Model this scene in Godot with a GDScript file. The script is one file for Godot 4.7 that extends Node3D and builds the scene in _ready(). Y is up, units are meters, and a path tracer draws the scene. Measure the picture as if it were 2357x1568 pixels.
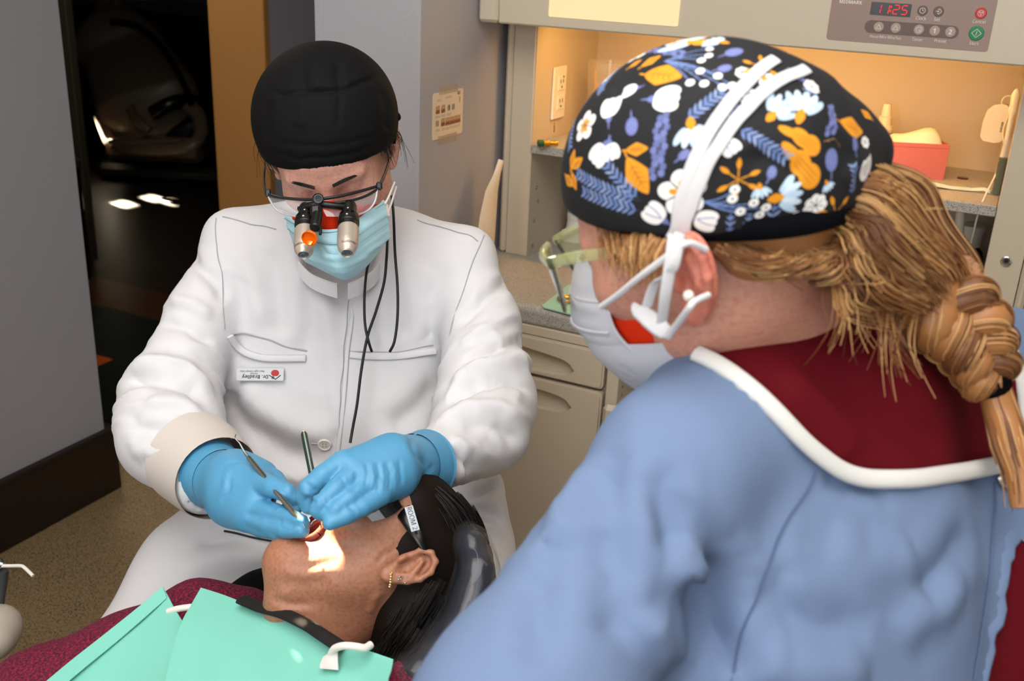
extends Node3D

var taken := {}
var M := {}
var rng := RandomNumberGenerator.new()

func _ready() -> void:
	rng.seed = 11
	view_and_light()
	materials()
	room()
	unseen_cupboard()
	cabinet()
	cabinet_items()
	next_room()
	people()
	dental_unit()

# ---------------------------------------------------------------- helpers: naming and adding
func numbered(called: String) -> String:
	if not taken.has(called):
		taken[called] = 0
		return called
	taken[called] += 1
	return "%s_%03d" % [called, taken[called]]

func tag(o: Node3D, label: String, category: String, group := "") -> void:
	o.set_meta("label", label)
	o.set_meta("category", category)
	if group != "":
		o.set_meta("group", group)

func thing(called: String, label: String, category: String, at: Vector3, group := "") -> Node3D:
	var o := Node3D.new()
	o.name = numbered(called)
	add_child(o, true)
	o.position = at
	tag(o, label, category, group)
	return o

func part(parent: Node3D, called: String, mesh: Mesh, m: Material, label := "") -> MeshInstance3D:
	var o := MeshInstance3D.new()
	o.name = called
	o.mesh = mesh
	o.material_override = m
	parent.add_child(o, true)
	if parent != self:
		o.global_position = Vector3.ZERO
	if label != "":
		o.set_meta("label", label)
	return o

func solo(called: String, b: Mb, m: Material, label: String, category: String, group := "") -> MeshInstance3D:
	var o := MeshInstance3D.new()
	o.name = numbered(called)
	var at := b.rebase()
	o.mesh = b.done()
	o.material_override = m
	add_child(o, true)
	o.position = at
	tag(o, label, category, group)
	return o

func struct(called: String, b: Mb, m: Material, label := "") -> MeshInstance3D:
	var o := MeshInstance3D.new()
	o.name = called
	var at := b.rebase()
	o.mesh = b.done()
	o.material_override = m
	add_child(o, true)
	o.position = at
	o.set_meta("kind", "structure")
	if label != "":
		o.set_meta("label", label)
	return o

# ---------------------------------------------------------------- helpers: materials
func mat(c: Color, rough := 0.6, metal := 0.0) -> StandardMaterial3D:
	var m := StandardMaterial3D.new()
	m.albedo_color = c
	m.roughness = rough
	m.metallic = metal
	return m

func noise_tex(freq: float, ramp: Array, size := 512, seed_ := 1, octaves := 4, kind := FastNoiseLite.TYPE_SIMPLEX_SMOOTH) -> NoiseTexture2D:
	var n := FastNoiseLite.new()
	n.noise_type = kind
	n.frequency = freq
	n.seed = seed_
	n.fractal_octaves = octaves
	var t := NoiseTexture2D.new()
	t.width = size
	t.height = size
	t.seamless = true
	t.noise = n
	var g := Gradient.new()
	var offs := PackedFloat32Array()
	var cols := PackedColorArray()
	for r in ramp:
		offs.append(r[0])
		cols.append(r[1])
	g.offsets = offs
	g.colors = cols
	t.color_ramp = g
	return t

# colour with a fine noise over it, mapped in space
func grain(c: Color, amount: float, scale: float, rough: float, freq := 0.12, seed_ := 3) -> StandardMaterial3D:
	var m := mat(c, rough)
	m.albedo_texture = noise_tex(freq, [[0.0, Color(1, 1, 1).darkened(amount)], [1.0, Color(1, 1, 1)]], 256, seed_)
	m.uv1_triplanar = true
	m.uv1_world_triplanar = true
	m.uv1_scale = Vector3.ONE * scale
	return m

# ---------------------------------------------------------------- mesh builder
class Mb:
	var p := PackedVector3Array()
	var n := PackedVector3Array()
	var uv := PackedVector2Array()
	var col := PackedColorArray()
	var ix := PackedInt32Array()

	func v(a: Vector3, b := Vector3.ZERO, c := Vector2.ZERO) -> int:
		p.append(a)
		n.append(b)
		uv.append(c)
		return p.size() - 1

	func tri(a: int, b: int, c: int) -> void:
		ix.append(a)
		ix.append(b)
		ix.append(c)

	func face(pts: Array, uvs := []) -> void:   # flat polygon fan, clockwise from the front
		var nn: Vector3 = -((pts[1] - pts[0]) as Vector3).cross(pts[2] - pts[0]).normalized()
		var s := p.size()
		for i in pts.size():
			v(pts[i], nn, uvs[i] if uvs else Vector2.ZERO)
		for i in range(1, pts.size() - 1):
			tri(s, s + i, s + i + 1)

	# a face turned so that it looks towards "out"
	func face_to(pts: Array, out: Vector3, uvs := []) -> void:
		var nn: Vector3 = -((pts[1] - pts[0]) as Vector3).cross(pts[2] - pts[0])
		if nn.dot(out) < 0:
			pts = pts.duplicate()
			pts.reverse()
			if uvs:
				uvs = uvs.duplicate()
				uvs.reverse()
		face(pts, uvs)

	# bevelled box; t places and turns it, size is full
	func box(t: Transform3D, size: Vector3, bev := 0.0) -> Mb:
		var h := size * 0.5
		var e := minf(bev, minf(h.x, minf(h.y, h.z)) * 0.98)
		var g := h - Vector3.ONE * e
		var ax := [Vector3.RIGHT, Vector3.UP, Vector3.BACK]
		for k in 3:
			for s in [-1.0, 1.0]:
				var a: Vector3 = ax[k]
				var b: Vector3 = ax[(k + 1) % 3]
				var c: Vector3 = ax[(k + 2) % 3]
				var o: Vector3 = a * s * h[k]
				var bb: Vector3 = b * g[(k + 1) % 3]
				var cc: Vector3 = c * g[(k + 2) % 3]
				face_to([t * (o - bb - cc), t * (o + bb - cc), t * (o + bb + cc), t * (o - bb + cc)], t.basis * (a * s))
		if e <= 0.0:
			return self
		for k in 3:
			var i := (k + 1) % 3
			var j := (k + 2) % 3
			for s in [-1.0, 1.0]:
				for r in [-1.0, 1.0]:
					var o1: Vector3 = ax[i] * s * h[i] + ax[j] * r * g[j]
					var o2: Vector3 = ax[i] * s * g[i] + ax[j] * r * h[j]
					var l: Vector3 = ax[k] * g[k]
					face_to([t * (o1 - l), t * (o1 + l), t * (o2 + l), t * (o2 - l)], t.basis * (ax[i] * s + ax[j] * r))
		for sx in [-1.0, 1.0]:
			for sy in [-1.0, 1.0]:
				for sz in [-1.0, 1.0]:
					var q := Vector3(g.x * sx, g.y * sy, g.z * sz)
					face_to([t * (q + Vector3(e * sx, 0, 0)), t * (q + Vector3(0, e * sy, 0)), t * (q + Vector3(0, 0, e * sz))], t.basis * Vector3(sx, sy, sz))
		return self

	func bx(lo: Vector3, hi: Vector3, bev := 0.0) -> Mb:
		return box(Transform3D(Basis.IDENTITY, (lo + hi) * 0.5), (hi - lo).abs(), bev)

	# swept tube through pts (already smooth or made so with Curve); radii one or many; flat squeezes across the "side" direction
	func tube(pts: Array, radii, sides := 8, closed_ends := true, flat := 1.0, flat_dir = Vector3.ZERO) -> Mb:
		var m := pts.size()
		var s0 := p.size()
		var up := Vector3.UP
		var prev := Vector3.ZERO
		for i in m:
			var d: Vector3
			if i == 0:
				d = pts[1] - pts[0]
			elif i == m - 1:
				d = pts[m - 1] - pts[m - 2]
			else:
				d = (pts[i + 1] - pts[i]).normalized() + (pts[i] - pts[i - 1]).normalized()
			d = d.normalized()
			var flat_up: Vector3 = flat_dir[i] if flat_dir is Array else flat_dir
			if i == 0:
				up = d.cross(Vector3(0.31, 0.83, 0.45)).normalized() if flat_up == Vector3.ZERO else (flat_up - d * flat_up.dot(d)).normalized()
			elif flat_up != Vector3.ZERO:
				up = (flat_up - d * flat_up.dot(d)).normalized()
			else:
				up = (up - d * up.dot(d)).normalized()
			var side := d.cross(up).normalized()
			var r: float = radii[i] if radii is Array or radii is PackedFloat32Array else radii
			for k in sides:
				var a := TAU * k / sides
				var off := side * cos(a) * r + up * sin(a) * r * flat
				var nn := side * cos(a) * flat + up * sin(a)
				v(pts[i] + off, nn.normalized(), Vector2(float(k) / sides, float(i) / (m - 1)))
			prev = d
		for i in m - 1:
			for k in sides:
				var a := s0 + i * sides + k
				var b := s0 + i * sides + (k + 1) % sides
				tri(a, b, b + sides)
				tri(a, b + sides, a + sides)
		if closed_ends:
			for e in [0, m - 1]:
				var ring := []
				for k in sides:
					ring.append(p[s0 + e * sides + k])
				var out: Vector3 = (pts[0] - pts[1]) if e == 0 else (pts[m - 1] - pts[m - 2])
				face_to(ring, out)
		return self

	# profile: array of Vector2(radius, along); axis from base
	func lathe(base: Vector3, axis: Vector3, profile: Array, seg := 20, start_side := Vector3.ZERO) -> Mb:
		axis = axis.normalized()
		var s := axis.cross(Vector3(0.2, 0.35, 0.9)).normalized() if start_side == Vector3.ZERO else start_side
		var t := axis.cross(s).normalized()
		for i in profile.size() - 1:
			var a: Vector2 = profile[i]
			var b: Vector2 = profile[i + 1]
			var sl := Vector2(b.y - a.y, a.x - b.x).normalized()
			var s0 := p.size()
			for k in seg + 1:
				var an := TAU * k / seg
				var rad := s * cos(an) + t * sin(an)
				var nn := (rad * sl.x + axis * sl.y).normalized()
				v(base + axis * a.y + rad * a.x, nn, Vector2(float(k) / seg, a.y))
				v(base + axis * b.y + rad * b.x, nn, Vector2(float(k) / seg, b.y))
			for k in seg:
				var q := s0 + k * 2
				tri(q, q + 3, q + 2)
				tri(q, q + 1, q + 3)
		return self

	# flat polygon (2D) pushed out along the frame's z from 0 to thick
	func plate(t: Transform3D, poly: PackedVector2Array, thick: float, uv_from := Rect2()) -> Mb:
		var idx := Geometry2D.triangulate_polygon(poly)
		for side in 2:
			var z := thick if side == 1 else 0.0
			var nn := t.basis.z.normalized() * (1.0 if side == 1 else -1.0)
			var s := p.size()
			for q in poly:
				var u := Vector2.ZERO
				if uv_from.size.x > 0:
					u = Vector2((q.x - uv_from.position.x) / uv_from.size.x, 1.0 - (q.y - uv_from.position.y) / uv_from.size.y)
				v(t * Vector3(q.x, q.y, z), nn, u)
			for i in range(0, idx.size(), 3):
				var a := idx[i]
				var b := idx[i + 1]
				var c := idx[i + 2]
				var ccw := (poly[b] - poly[a]).cross(poly[c] - poly[a]) > 0
				if (side == 1) == ccw:
					tri(s + a, s + c, s + b)
				else:
					tri(s + a, s + b, s + c)
		var area := 0.0
		for i in poly.size():
			area += poly[i].cross(poly[(i + 1) % poly.size()])
		for i in poly.size():
			var a := poly[i]
			var b := poly[(i + 1) % poly.size()]
			var out := Vector2(b.y - a.y, a.x - b.x) * signf(area)
			face_to([t * Vector3(a.x, a.y, 0), t * Vector3(b.x, b.y, 0), t * Vector3(b.x, b.y, thick), t * Vector3(a.x, a.y, thick)], t.basis * Vector3(out.x, out.y, 0))
		return self

	# grid of points rows[i][j] drawn smooth
	func sheet(rows: Array, thick := 0.0, uvs := true) -> Mb:
		var s0 := p.size()
		var a := rows.size()
		var b: int = rows[0].size()
		for i in a:
			for j in b:
				v(rows[i][j], Vector3.ZERO, Vector2(float(j) / (b - 1), float(i) / (a - 1)))
		var i0 := ix.size()
		for i in a - 1:
			for j in b - 1:
				var q := s0 + i * b + j
				tri(q, q + 1, q + b + 1)
				tri(q, q + b + 1, q + b)
		smooth(s0, i0)
		if thick > 0.0:
			var s1 := p.size()
			for k in a * b:
				v(p[s0 + k] - n[s0 + k] * thick, -n[s0 + k], uv[s0 + k])
			for i in a - 1:
				for j in b - 1:
					var q := s1 + i * b + j
					tri(q, q + b + 1, q + 1)
					tri(q, q + b, q + b + 1)
			var edge := []
			for j in b:
				edge.append(j)
			for i in range(1, a):
				edge.append(i * b + b - 1)
			for j in range(b - 2, -1, -1):
				edge.append((a - 1) * b + j)
			for i in range(a - 2, 0, -1):
				edge.append(i * b)
			for k in edge.size():
				var e1: int = edge[k]
				var e2: int = edge[(k + 1) % edge.size()]
				face([p[s0 + e1], p[s1 + e1], p[s1 + e2], p[s0 + e2]])
		return self

	func smooth(s0: int, i0: int) -> void:
		for i in range(i0, ix.size(), 3):
			var a := ix[i]
			var b := ix[i + 1]
			var c := ix[i + 2]
			var f := (p[c] - p[a]).cross(p[b] - p[a])
			n[a] += f
			n[b] += f
			n[c] += f
		for i in range(s0, p.size()):
			n[i] = n[i].normalized()

	func rebase() -> Vector3:
		var lo := Vector3.ONE * 1e9
		var hi := -lo
		for q in p:
			lo = lo.min(q)
			hi = hi.max(q)
		var at := Vector3((lo.x + hi.x) * 0.5, lo.y, (lo.z + hi.z) * 0.5)
		for i in p.size():
			p[i] -= at
		return at

	func add(o: Mb) -> Mb:
		var s := p.size()
		p.append_array(o.p)
		n.append_array(o.n)
		uv.append_array(o.uv)
		for i in o.ix:
			ix.append(i + s)
		return self

	func moved(t: Transform3D) -> Mb:
		for i in p.size():
			p[i] = t * p[i]
			n[i] = (t.basis * n[i]).normalized()
		return self

	func done() -> ArrayMesh:
		var a := []
		a.resize(Mesh.ARRAY_MAX)
		a[Mesh.ARRAY_VERTEX] = p
		a[Mesh.ARRAY_NORMAL] = n
		a[Mesh.ARRAY_TEX_UV] = uv
		if col.size() == p.size():
			a[Mesh.ARRAY_COLOR] = col
		a[Mesh.ARRAY_INDEX] = ix
		var m := ArrayMesh.new()
		m.add_surface_from_arrays(Mesh.PRIMITIVE_TRIANGLES, a)
		return m

# smooth curve through points
func curve(pts: Array, per := 6) -> Array:
	var out := []
	var m := pts.size()
	for i in m - 1:
		var a = pts[maxi(i - 1, 0)]
		var b = pts[i]
		var c = pts[i + 1]
		var d = pts[mini(i + 2, m - 1)]
		for k in per:
			var t := float(k) / per
			out.append(0.5 * ((2.0 * b) + (c - a) * t + (2.0 * a - 5.0 * b + 4.0 * c - d) * t * t + (3.0 * b - a - 3.0 * c + d) * t * t * t))
	out.append(pts[m - 1])
	return out

func frame(at: Vector3, x: Vector3, y: Vector3) -> Transform3D:
	x = x.normalized()
	var z := x.cross(y).normalized()
	return Transform3D(Basis(x, z.cross(x), z), at)

func round_rect(w: float, h: float, r: float, seg := 5) -> PackedVector2Array:
	var o := PackedVector2Array()
	var cs := [Vector2(w / 2 - r, h / 2 - r), Vector2(-w / 2 + r, h / 2 - r), Vector2(-w / 2 + r, -h / 2 + r), Vector2(w / 2 - r, -h / 2 + r)]
	for k in 4:
		for i in seg + 1:
			var a := PI / 2 * (k + float(i) / seg)
			o.append(cs[k] + Vector2(cos(a), sin(a)) * r)
	return o

func disc(r: float, seg := 24) -> PackedVector2Array:
	var o := PackedVector2Array()
	for i in seg:
		o.append(Vector2(cos(TAU * i / seg), sin(TAU * i / seg)) * r)
	return o

func letters(text: String, height: float, t: Transform3D, depth := 0.0004, bold := false) -> ArrayMesh:
	var f := SystemFont.new()
	f.font_names = PackedStringArray(["Droid Sans"])
	if bold:
		f.font_weight = 700
	var tm := TextMesh.new()
	tm.text = text
	tm.font = f
	tm.font_size = 32
	tm.pixel_size = height / 32.0 * 1.35
	tm.depth = depth
	tm.curve_step = 1.0
	var st := SurfaceTool.new()
	st.append_from(tm, 0, t)
	return st.commit()

# ---------------------------------------------------------------- distance field, meshed as surface nets
class Field:
	var o: Vector3
	var h: float
	var nx: int
	var ny: int
	var nz: int
	var val := PackedFloat32Array()
	var xf := Transform3D.IDENTITY   # local frame of the primitives

	func _init(lo: Vector3, hi: Vector3, cell: float) -> void:
		o = lo
		h = cell
		nx = int((hi.x - lo.x) / cell) + 2
		ny = int((hi.y - lo.y) / cell) + 2
		nz = int((hi.z - lo.z) / cell) + 2
		val.resize(nx * ny * nz)
		val.fill(1.0)

	func span(lo: Vector3, hi: Vector3) -> PackedInt32Array:
		return PackedInt32Array([maxi(0, int((lo.x - o.x) / h)), mini(nx - 1, int((hi.x - o.x) / h) + 1), maxi(0, int((lo.y - o.y) / h)), mini(ny - 1, int((hi.y - o.y) / h) + 1), maxi(0, int((lo.z - o.z) / h)), mini(nz - 1, int((hi.z - o.z) / h) + 1)])

	# tapered capsule; flat > 1 thins it along "across"; cut takes it away instead
	func cone(a: Vector3, b: Vector3, ra: float, rb: float, k := 0.02, cut := false, across := Vector3.ZERO, flat := 1.0) -> void:
		a = xf * a
		b = xf * b
		var m := maxf(ra, rb) + k + h * 2.5
		var lo := a.min(b) - Vector3.ONE * m
		var hi := a.max(b) + Vector3.ONE * m
		var s := span(lo, hi)
		var ab := b - a
		var inv := 1.0 / maxf(ab.length_squared(), 1e-12)
		var dr := rb - ra
		var ac := (xf.basis * across).normalized()
		var sq := flat > 1.0
		for z in range(s[4], s[5] + 1):
			for y in range(s[2], s[3] + 1):
				var i := (z * ny + y) * nx + s[0]
				var q := Vector3(o.x + s[0] * h, o.y + y * h, o.z + z * h) - a
				for x in range(s[0], s[1] + 1):
					var t := clampf(q.dot(ab) * inv, 0.0, 1.0)
					var e := q - ab * t
					if sq:
						e += ac * (e.dot(ac) * (flat - 1.0))
					var d := e.length() - ra - dr * t
					if sq:
						d /= flat
					var w := val[i]
					if cut:
						d = -d
						var g := k - absf(w - d)
						val[i] = maxf(w, d) + (g * g / (4.0 * k) if g > 0.0 else 0.0)
					else:
						var g := k - absf(w - d)
						val[i] = minf(w, d) - (g * g / (4.0 * k) if g > 0.0 else 0.0)
					i += 1
					q.x += h

	func chain(pr: Array, k := 0.02, cut := false, across := Vector3.ZERO, flat := 1.0) -> void:
		for i in pr.size() - 1:
			cone(pr[i][0], pr[i + 1][0], pr[i][1], pr[i + 1][1], k, cut, across, flat)

	# ellipsoid with half axes r along the columns of b (local)
	func ball(c: Vector3, r: Vector3, k := 0.02, cut := false, b := Basis.IDENTITY) -> void:
		c = xf * c
		var bb := xf.basis * b
		var inv := bb.orthonormalized().transposed()
		var m := maxf(r.x, maxf(r.y, r.z)) + k + h * 2.5
		var s := span(c - Vector3.ONE * m, c + Vector3.ONE * m)
		var ir := Vector3.ONE / r
		for z in range(s[4], s[5] + 1):
			for y in range(s[2], s[3] + 1):
				var i := (z * ny + y) * nx + s[0]
				var q := inv * (Vector3(o.x + s[0] * h, o.y + y * h, o.z + z * h) - c)
				var st := inv * Vector3(h, 0, 0)
				for x in range(s[0], s[1] + 1):
					var u := q * ir
					var k0 := u.length()
					var k1 := (u * ir).length()
					var d := k0 * (k0 - 1.0) / k1 if k1 > 1e-6 else -r.x
					var w := val[i]
					if cut:
						d = -d
						var g := k - absf(w - d)
						val[i] = maxf(w, d) + (g * g / (4.0 * k) if g > 0.0 else 0.0)
					else:
						var g := k - absf(w - d)
						val[i] = minf(w, d) - (g * g / (4.0 * k) if g > 0.0 else 0.0)
					i += 1
					q += st

	# takes away everything on the side the normal points to
	func plane(at: Vector3, nrm: Vector3, k := 0.006) -> void:
		at = xf * at
		nrm = (xf.basis * nrm).normalized()
		var i := 0
		for z in nz:
			for y in ny:
				var d := (Vector3(o.x, o.y + y * h, o.z + z * h) - at).dot(nrm)
				var dx := nrm.x * h
				for x in nx:
					var w := val[i]
					if w < 0.1:
						var g := k - absf(w - d)
						val[i] = maxf(w, d) + (g * g / (4.0 * k) if g > 0.0 else 0.0)
					i += 1
					d += dx

	func mesh(relax := 1) -> Mb:
		var b := Mb.new()
		var id := PackedInt32Array()
		id.resize(val.size())
		id.fill(-1)
		var sy := nx
		var sz := nx * ny
		var lim := h * 3.0
		for z in nz - 1:
			for y in ny - 1:
				var i := (z * ny + y) * nx - 1
				for x in nx - 1:
					i += 1
					var v0 := val[i]
					if v0 > lim or v0 < -lim:
						continue
					var v1 := val[i + 1]
					var v2 := val[i + sy]
					var v3 := val[i + sy + 1]
					var v4 := val[i + sz]
					var v5 := val[i + sz + 1]
					var v6 := val[i + sz + sy]
					var v7 := val[i + sz + sy + 1]
					var s0 := v0 < 0.0
					if s0 == (v1 < 0.0) and s0 == (v2 < 0.0) and s0 == (v3 < 0.0) and s0 == (v4 < 0.0) and s0 == (v5 < 0.0) and s0 == (v6 < 0.0) and s0 == (v7 < 0.0):
						continue
					var c := Vector3.ZERO
					var m := 0
					if s0 != (v1 < 0.0):
						c += Vector3(v0 / (v0 - v1), 0, 0)
						m += 1
					if (v2 < 0.0) != (v3 < 0.0):
						c += Vector3(v2 / (v2 - v3), 1, 0)
						m += 1
					if (v4 < 0.0) != (v5 < 0.0):
						c += Vector3(v4 / (v4 - v5), 0, 1)
						m += 1
					if (v6 < 0.0) != (v7 < 0.0):
						c += Vector3(v6 / (v6 - v7), 1, 1)
						m += 1
					if s0 != (v2 < 0.0):
						c += Vector3(0, v0 / (v0 - v2), 0)
						m += 1
					if (v1 < 0.0) != (v3 < 0.0):
						c += Vector3(1, v1 / (v1 - v3), 0)
						m += 1
					if (v4 < 0.0) != (v6 < 0.0):
						c += Vector3(0, v4 / (v4 - v6), 1)
						m += 1
					if (v5 < 0.0) != (v7 < 0.0):
						c += Vector3(1, v5 / (v5 - v7), 1)
						m += 1
					if s0 != (v4 < 0.0):
						c += Vector3(0, 0, v0 / (v0 - v4))
						m += 1
					if (v1 < 0.0) != (v5 < 0.0):
						c += Vector3(1, 0, v1 / (v1 - v5))
						m += 1
					if (v2 < 0.0) != (v6 < 0.0):
						c += Vector3(0, 1, v2 / (v2 - v6))
						m += 1
					if (v3 < 0.0) != (v7 < 0.0):
						c += Vector3(1, 1, v3 / (v3 - v7))
						m += 1
					id[i] = b.v(o + (Vector3(x, y, z) + c / m) * h)
					if y > 0 and z > 0 and s0 != (v1 < 0.0):
						quad(b, id, i - sy - sz, i - sz, i, i - sy, s0)
					if x > 0 and z > 0 and s0 != (v2 < 0.0):
						quad(b, id, i - 1 - sz, i - 1, i, i - sz, s0)
					if x > 0 and y > 0 and s0 != (v4 < 0.0):
						quad(b, id, i - 1 - sy, i - sy, i, i - 1, s0)
		for r in relax:
			soften(b, 0.5)
		renormal(b)
		return b

	func quad(b: Mb, id: PackedInt32Array, a: int, c: int, d: int, e: int, inside: bool) -> void:
		var p := id[a]
		var q := id[c]
		var r := id[d]
		var s := id[e]
		if p < 0 or q < 0 or r < 0 or s < 0:
			return
		if inside:
			b.tri(p, r, q)
			b.tri(p, s, r)
		else:
			b.tri(p, q, r)
			b.tri(p, r, s)

	static func soften(b: Mb, f: float) -> void:
		var sum := PackedVector3Array()
		sum.resize(b.p.size())
		var cnt := PackedInt32Array()
		cnt.resize(b.p.size())
		for i in range(0, b.ix.size(), 3):
			var a := b.ix[i]
			var c := b.ix[i + 1]
			var d := b.ix[i + 2]
			sum[a] += b.p[c] + b.p[d]
			sum[c] += b.p[a] + b.p[d]
			sum[d] += b.p[a] + b.p[c]
			cnt[a] += 2
			cnt[c] += 2
			cnt[d] += 2
		for i in b.p.size():
			if cnt[i] > 0:
				b.p[i] = b.p[i].lerp(sum[i] / cnt[i], f)

	static func renormal(b: Mb) -> void:
		b.n.fill(Vector3.ZERO)
		b.smooth(0, 0)

# finds the spot on a modelled surface that lies along the sight line to a sketched point
const EYE := Vector3(0, 1.5, 0)
var bins := {}
var bins_of: Mb = null
var bins_size := 0

func cell_of(r: Vector3) -> Vector2i:
	return Vector2i(int(floor(atan2(r.x, -r.z) / 0.012)), int(floor(asin(clampf(r.normalized().y, -1, 1)) / 0.012)))

func snap(b: Mb, q: Vector3) -> int:
	if bins_of != b or bins_size != b.p.size():
		bins = {}
		bins_of = b
		bins_size = b.p.size()
		for i in b.p.size():
			var c := cell_of(b.p[i] - EYE)
			if not bins.has(c):
				bins[c] = PackedInt32Array()
			bins[c].append(i)
	var ray := q - EYE
	var dir := ray.normalized()
	var tq := ray.length()
	var c0 := cell_of(ray)
	var best := 1e9
	var at := -1
	for ring in [1, 4]:
		for dx in range(-ring, ring + 1):
			for dy in range(-ring, ring + 1):
				var c: Vector2i = c0 + Vector2i(dx, dy)
				if not bins.has(c):
					continue
				for i in bins[c]:
					if b.n[i].dot(dir) > 0.15:
						continue
					var r := b.p[i] - EYE
					var t := r.dot(dir)
					var sc := (r - dir * t).length_squared() + 0.02 * (t - tq) * (t - tq)
					if sc < best:
						best = sc
						at = i
		if at >= 0:
			break
	if at >= 0:
		return at
	for i in b.p.size():
		var sc := b.p[i].distance_squared_to(q)
		if sc < best:
			best = sc
			at = i
	return at

func snapped_line(b: Mb, pts: Array, lift := 0.0, per := 5, passes := 5) -> Array:
	var out := []
	for q in curve(pts, per):
		var i := snap(b, q)
		out.append(b.p[i] + b.n[i] * lift)
	return eased(out, passes)

func eased(out: Array, passes: int) -> Array:
	for r in passes:
		var o2 := out.duplicate()
		for i in range(1, out.size() - 1):
			o2[i] = (out[i - 1] + out[i] * 2.0 + out[i + 1]) * 0.25
		out = o2
	return out

# a flat band that lies on a surface
func ribbon(b: Mb, pts: Array, width: float, thick: float, lift: float, per := 8, passes := 8) -> Mb:
	var out := []
	var ns := []
	for q in curve(pts, per):
		var i := snap(b, q)
		out.append(b.p[i] + b.n[i] * lift)
		ns.append(b.n[i])
	out = eased(out, passes)
	ns = eased(ns, passes)
	return Mb.new().tube(out, width / 2, 10, true, thick / width, ns)

# folds: each [points, width, height]; a ridge (or a groove when negative) that dies out at both ends
func folds(b: Mb, list: Array) -> void:
	for f in list:
		var pts := curve(f[0], 4)
		var on := []
		for q in pts:
			on.append(b.p[snap(b, q)])
		var w: float = f[1]
		var ht: float = f[2]
		var lo: Vector3 = on[0]
		var hi: Vector3 = on[0]
		for q in on:
			lo = lo.min(q)
			hi = hi.max(q)
		lo -= Vector3.ONE * w * 2.6
		hi += Vector3.ONE * w * 2.6
		var m := on.size()
		for i in b.p.size():
			var q := b.p[i]
			if q.x < lo.x or q.y < lo.y or q.z < lo.z or q.x > hi.x or q.y > hi.y or q.z > hi.z:
				continue
			var best := 1e9
			var at := 0.0
			for j in m - 1:
				var a: Vector3 = on[j]
				var ab: Vector3 = on[j + 1] - a
				var t := clampf((q - a).dot(ab) / maxf(ab.length_squared(), 1e-9), 0, 1)
				var d := (q - a - ab * t).length_squared()
				if d < best:
					best = d
					at = (j + t) / (m - 1)
			var e := best / (w * w)
			if e > 6.0:
				continue
			var taper := smoothstep(0.0, 0.25, at) * smoothstep(1.0, 0.75, at) if f.size() < 4 else 1.0
			b.p[i] += b.n[i] * (ht * taper * exp(-e) - 0.35 * ht * taper * exp(-e * 0.35))
	Field.renormal(b)


# small creases across a limb: ridged noise drawn out sideways, strongest at the middle of the spot
func rumple(b: Mb, at: Vector3, radius: float, axis: Vector3, amp: float, freq: float, seed_: int) -> void:
	var nz := FastNoiseLite.new()
	nz.seed = seed_
	nz.frequency = 1.0
	nz.noise_type = FastNoiseLite.TYPE_SIMPLEX_SMOOTH
	nz.fractal_octaves = 1
	axis = axis.normalized()
	for i in b.p.size():
		var q := b.p[i] - at
		var l := q.length()
		if l > radius:
			continue
		var fall := smoothstep(1.0, 0.45, l / radius)
		var al := q.dot(axis)
		var w := (axis * al + (q - axis * al) * 0.2) * freq
		w += Vector3(nz.get_noise_3dv(q * freq * 0.4), nz.get_noise_3dv(q * freq * 0.4 + Vector3.ONE * 7.0), 0.0) * 0.35
		var v := 1.0 - 2.0 * absf(nz.get_noise_3dv(w))
		b.p[i] += b.n[i] * (amp * fall * (v * v * signf(v) - 0.3))
	Field.renormal(b)

# ---------------------------------------------------------------- camera, sky, sun, large lights, exposure
func view_and_light() -> void:
	var cam := Camera3D.new()
	cam.name = "camera"
	add_child(cam)
	cam.position = Vector3(0, 1.5, 0)
	cam.rotation_degrees = Vector3(-21.03, 25.5, 2.73)
	cam.near = 0.02
	cam.far = 60.0
	var lens := CameraAttributesPhysical.new()
	lens.frustum_focal_length = 36.32
	lens.frustum_near = 0.02
	lens.frustum_far = 60.0
	lens.frustum_focus_distance = 1.38
	lens.exposure_aperture = 7.0
	cam.attributes = lens
	cam.fov = 36.57
	cam.current = true

	var env := Environment.new()
	env.background_mode = Environment.BG_COLOR
	env.background_color = Color(0.62, 0.7, 0.8)
	env.background_energy_multiplier = 1.0
	env.tonemap_mode = Environment.TONE_MAPPER_LINEAR
	env.tonemap_exposure = 1.0
	env.sdfgi_enabled = true
	env.ssao_enabled = true
	env.ssil_enabled = true
	var we := WorldEnvironment.new()
	we.name = "world_environment"
	we.environment = env
	add_child(we)

	var sun := DirectionalLight3D.new()
	sun.name = "sun"
	sun.light_color = Color(1.0, 0.93, 0.8)
	sun.light_energy = 260.0
	sun.light_angular_distance = 0.5
	sun.shadow_enabled = true
	add_child(sun)
	sun.look_at_from_position(Vector3.ZERO, Vector3(0.75, -0.3, 0.2))

	# unseen ceiling panels: one in place of bounced flash, one lighting the hall
	unseen_ceiling_panel(Vector3(-0.3, 2.49, -0.1), Vector2(1.8, 1.8), 3.6, Color(1.0, 0.975, 0.95), "unseen flat white ceiling panel, out of view, placed to light the operatory")
	unseen_ceiling_panel(Vector3(-2.95, 2.49, -2.45), Vector2(0.4, 0.4), 1.5, Color(1.0, 0.95, 0.88), "unseen small square ceiling panel, out of view, placed to light the ochre wall")
	# unseen light behind the camera, in place of bounced flash
	var wl := AreaLight3D.new()
	wl.name = "unseen_rear_light"
	wl.area_size = Vector2(1.7, 1.2)
	wl.light_energy = 2.3
	wl.light_color = Color(0.96, 0.98, 1.0)
	wl.area_range = 12.0
	wl.shadow_enabled = true
	add_child(wl)
	wl.position = Vector3(-0.2, 1.75, 1.77)

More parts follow.
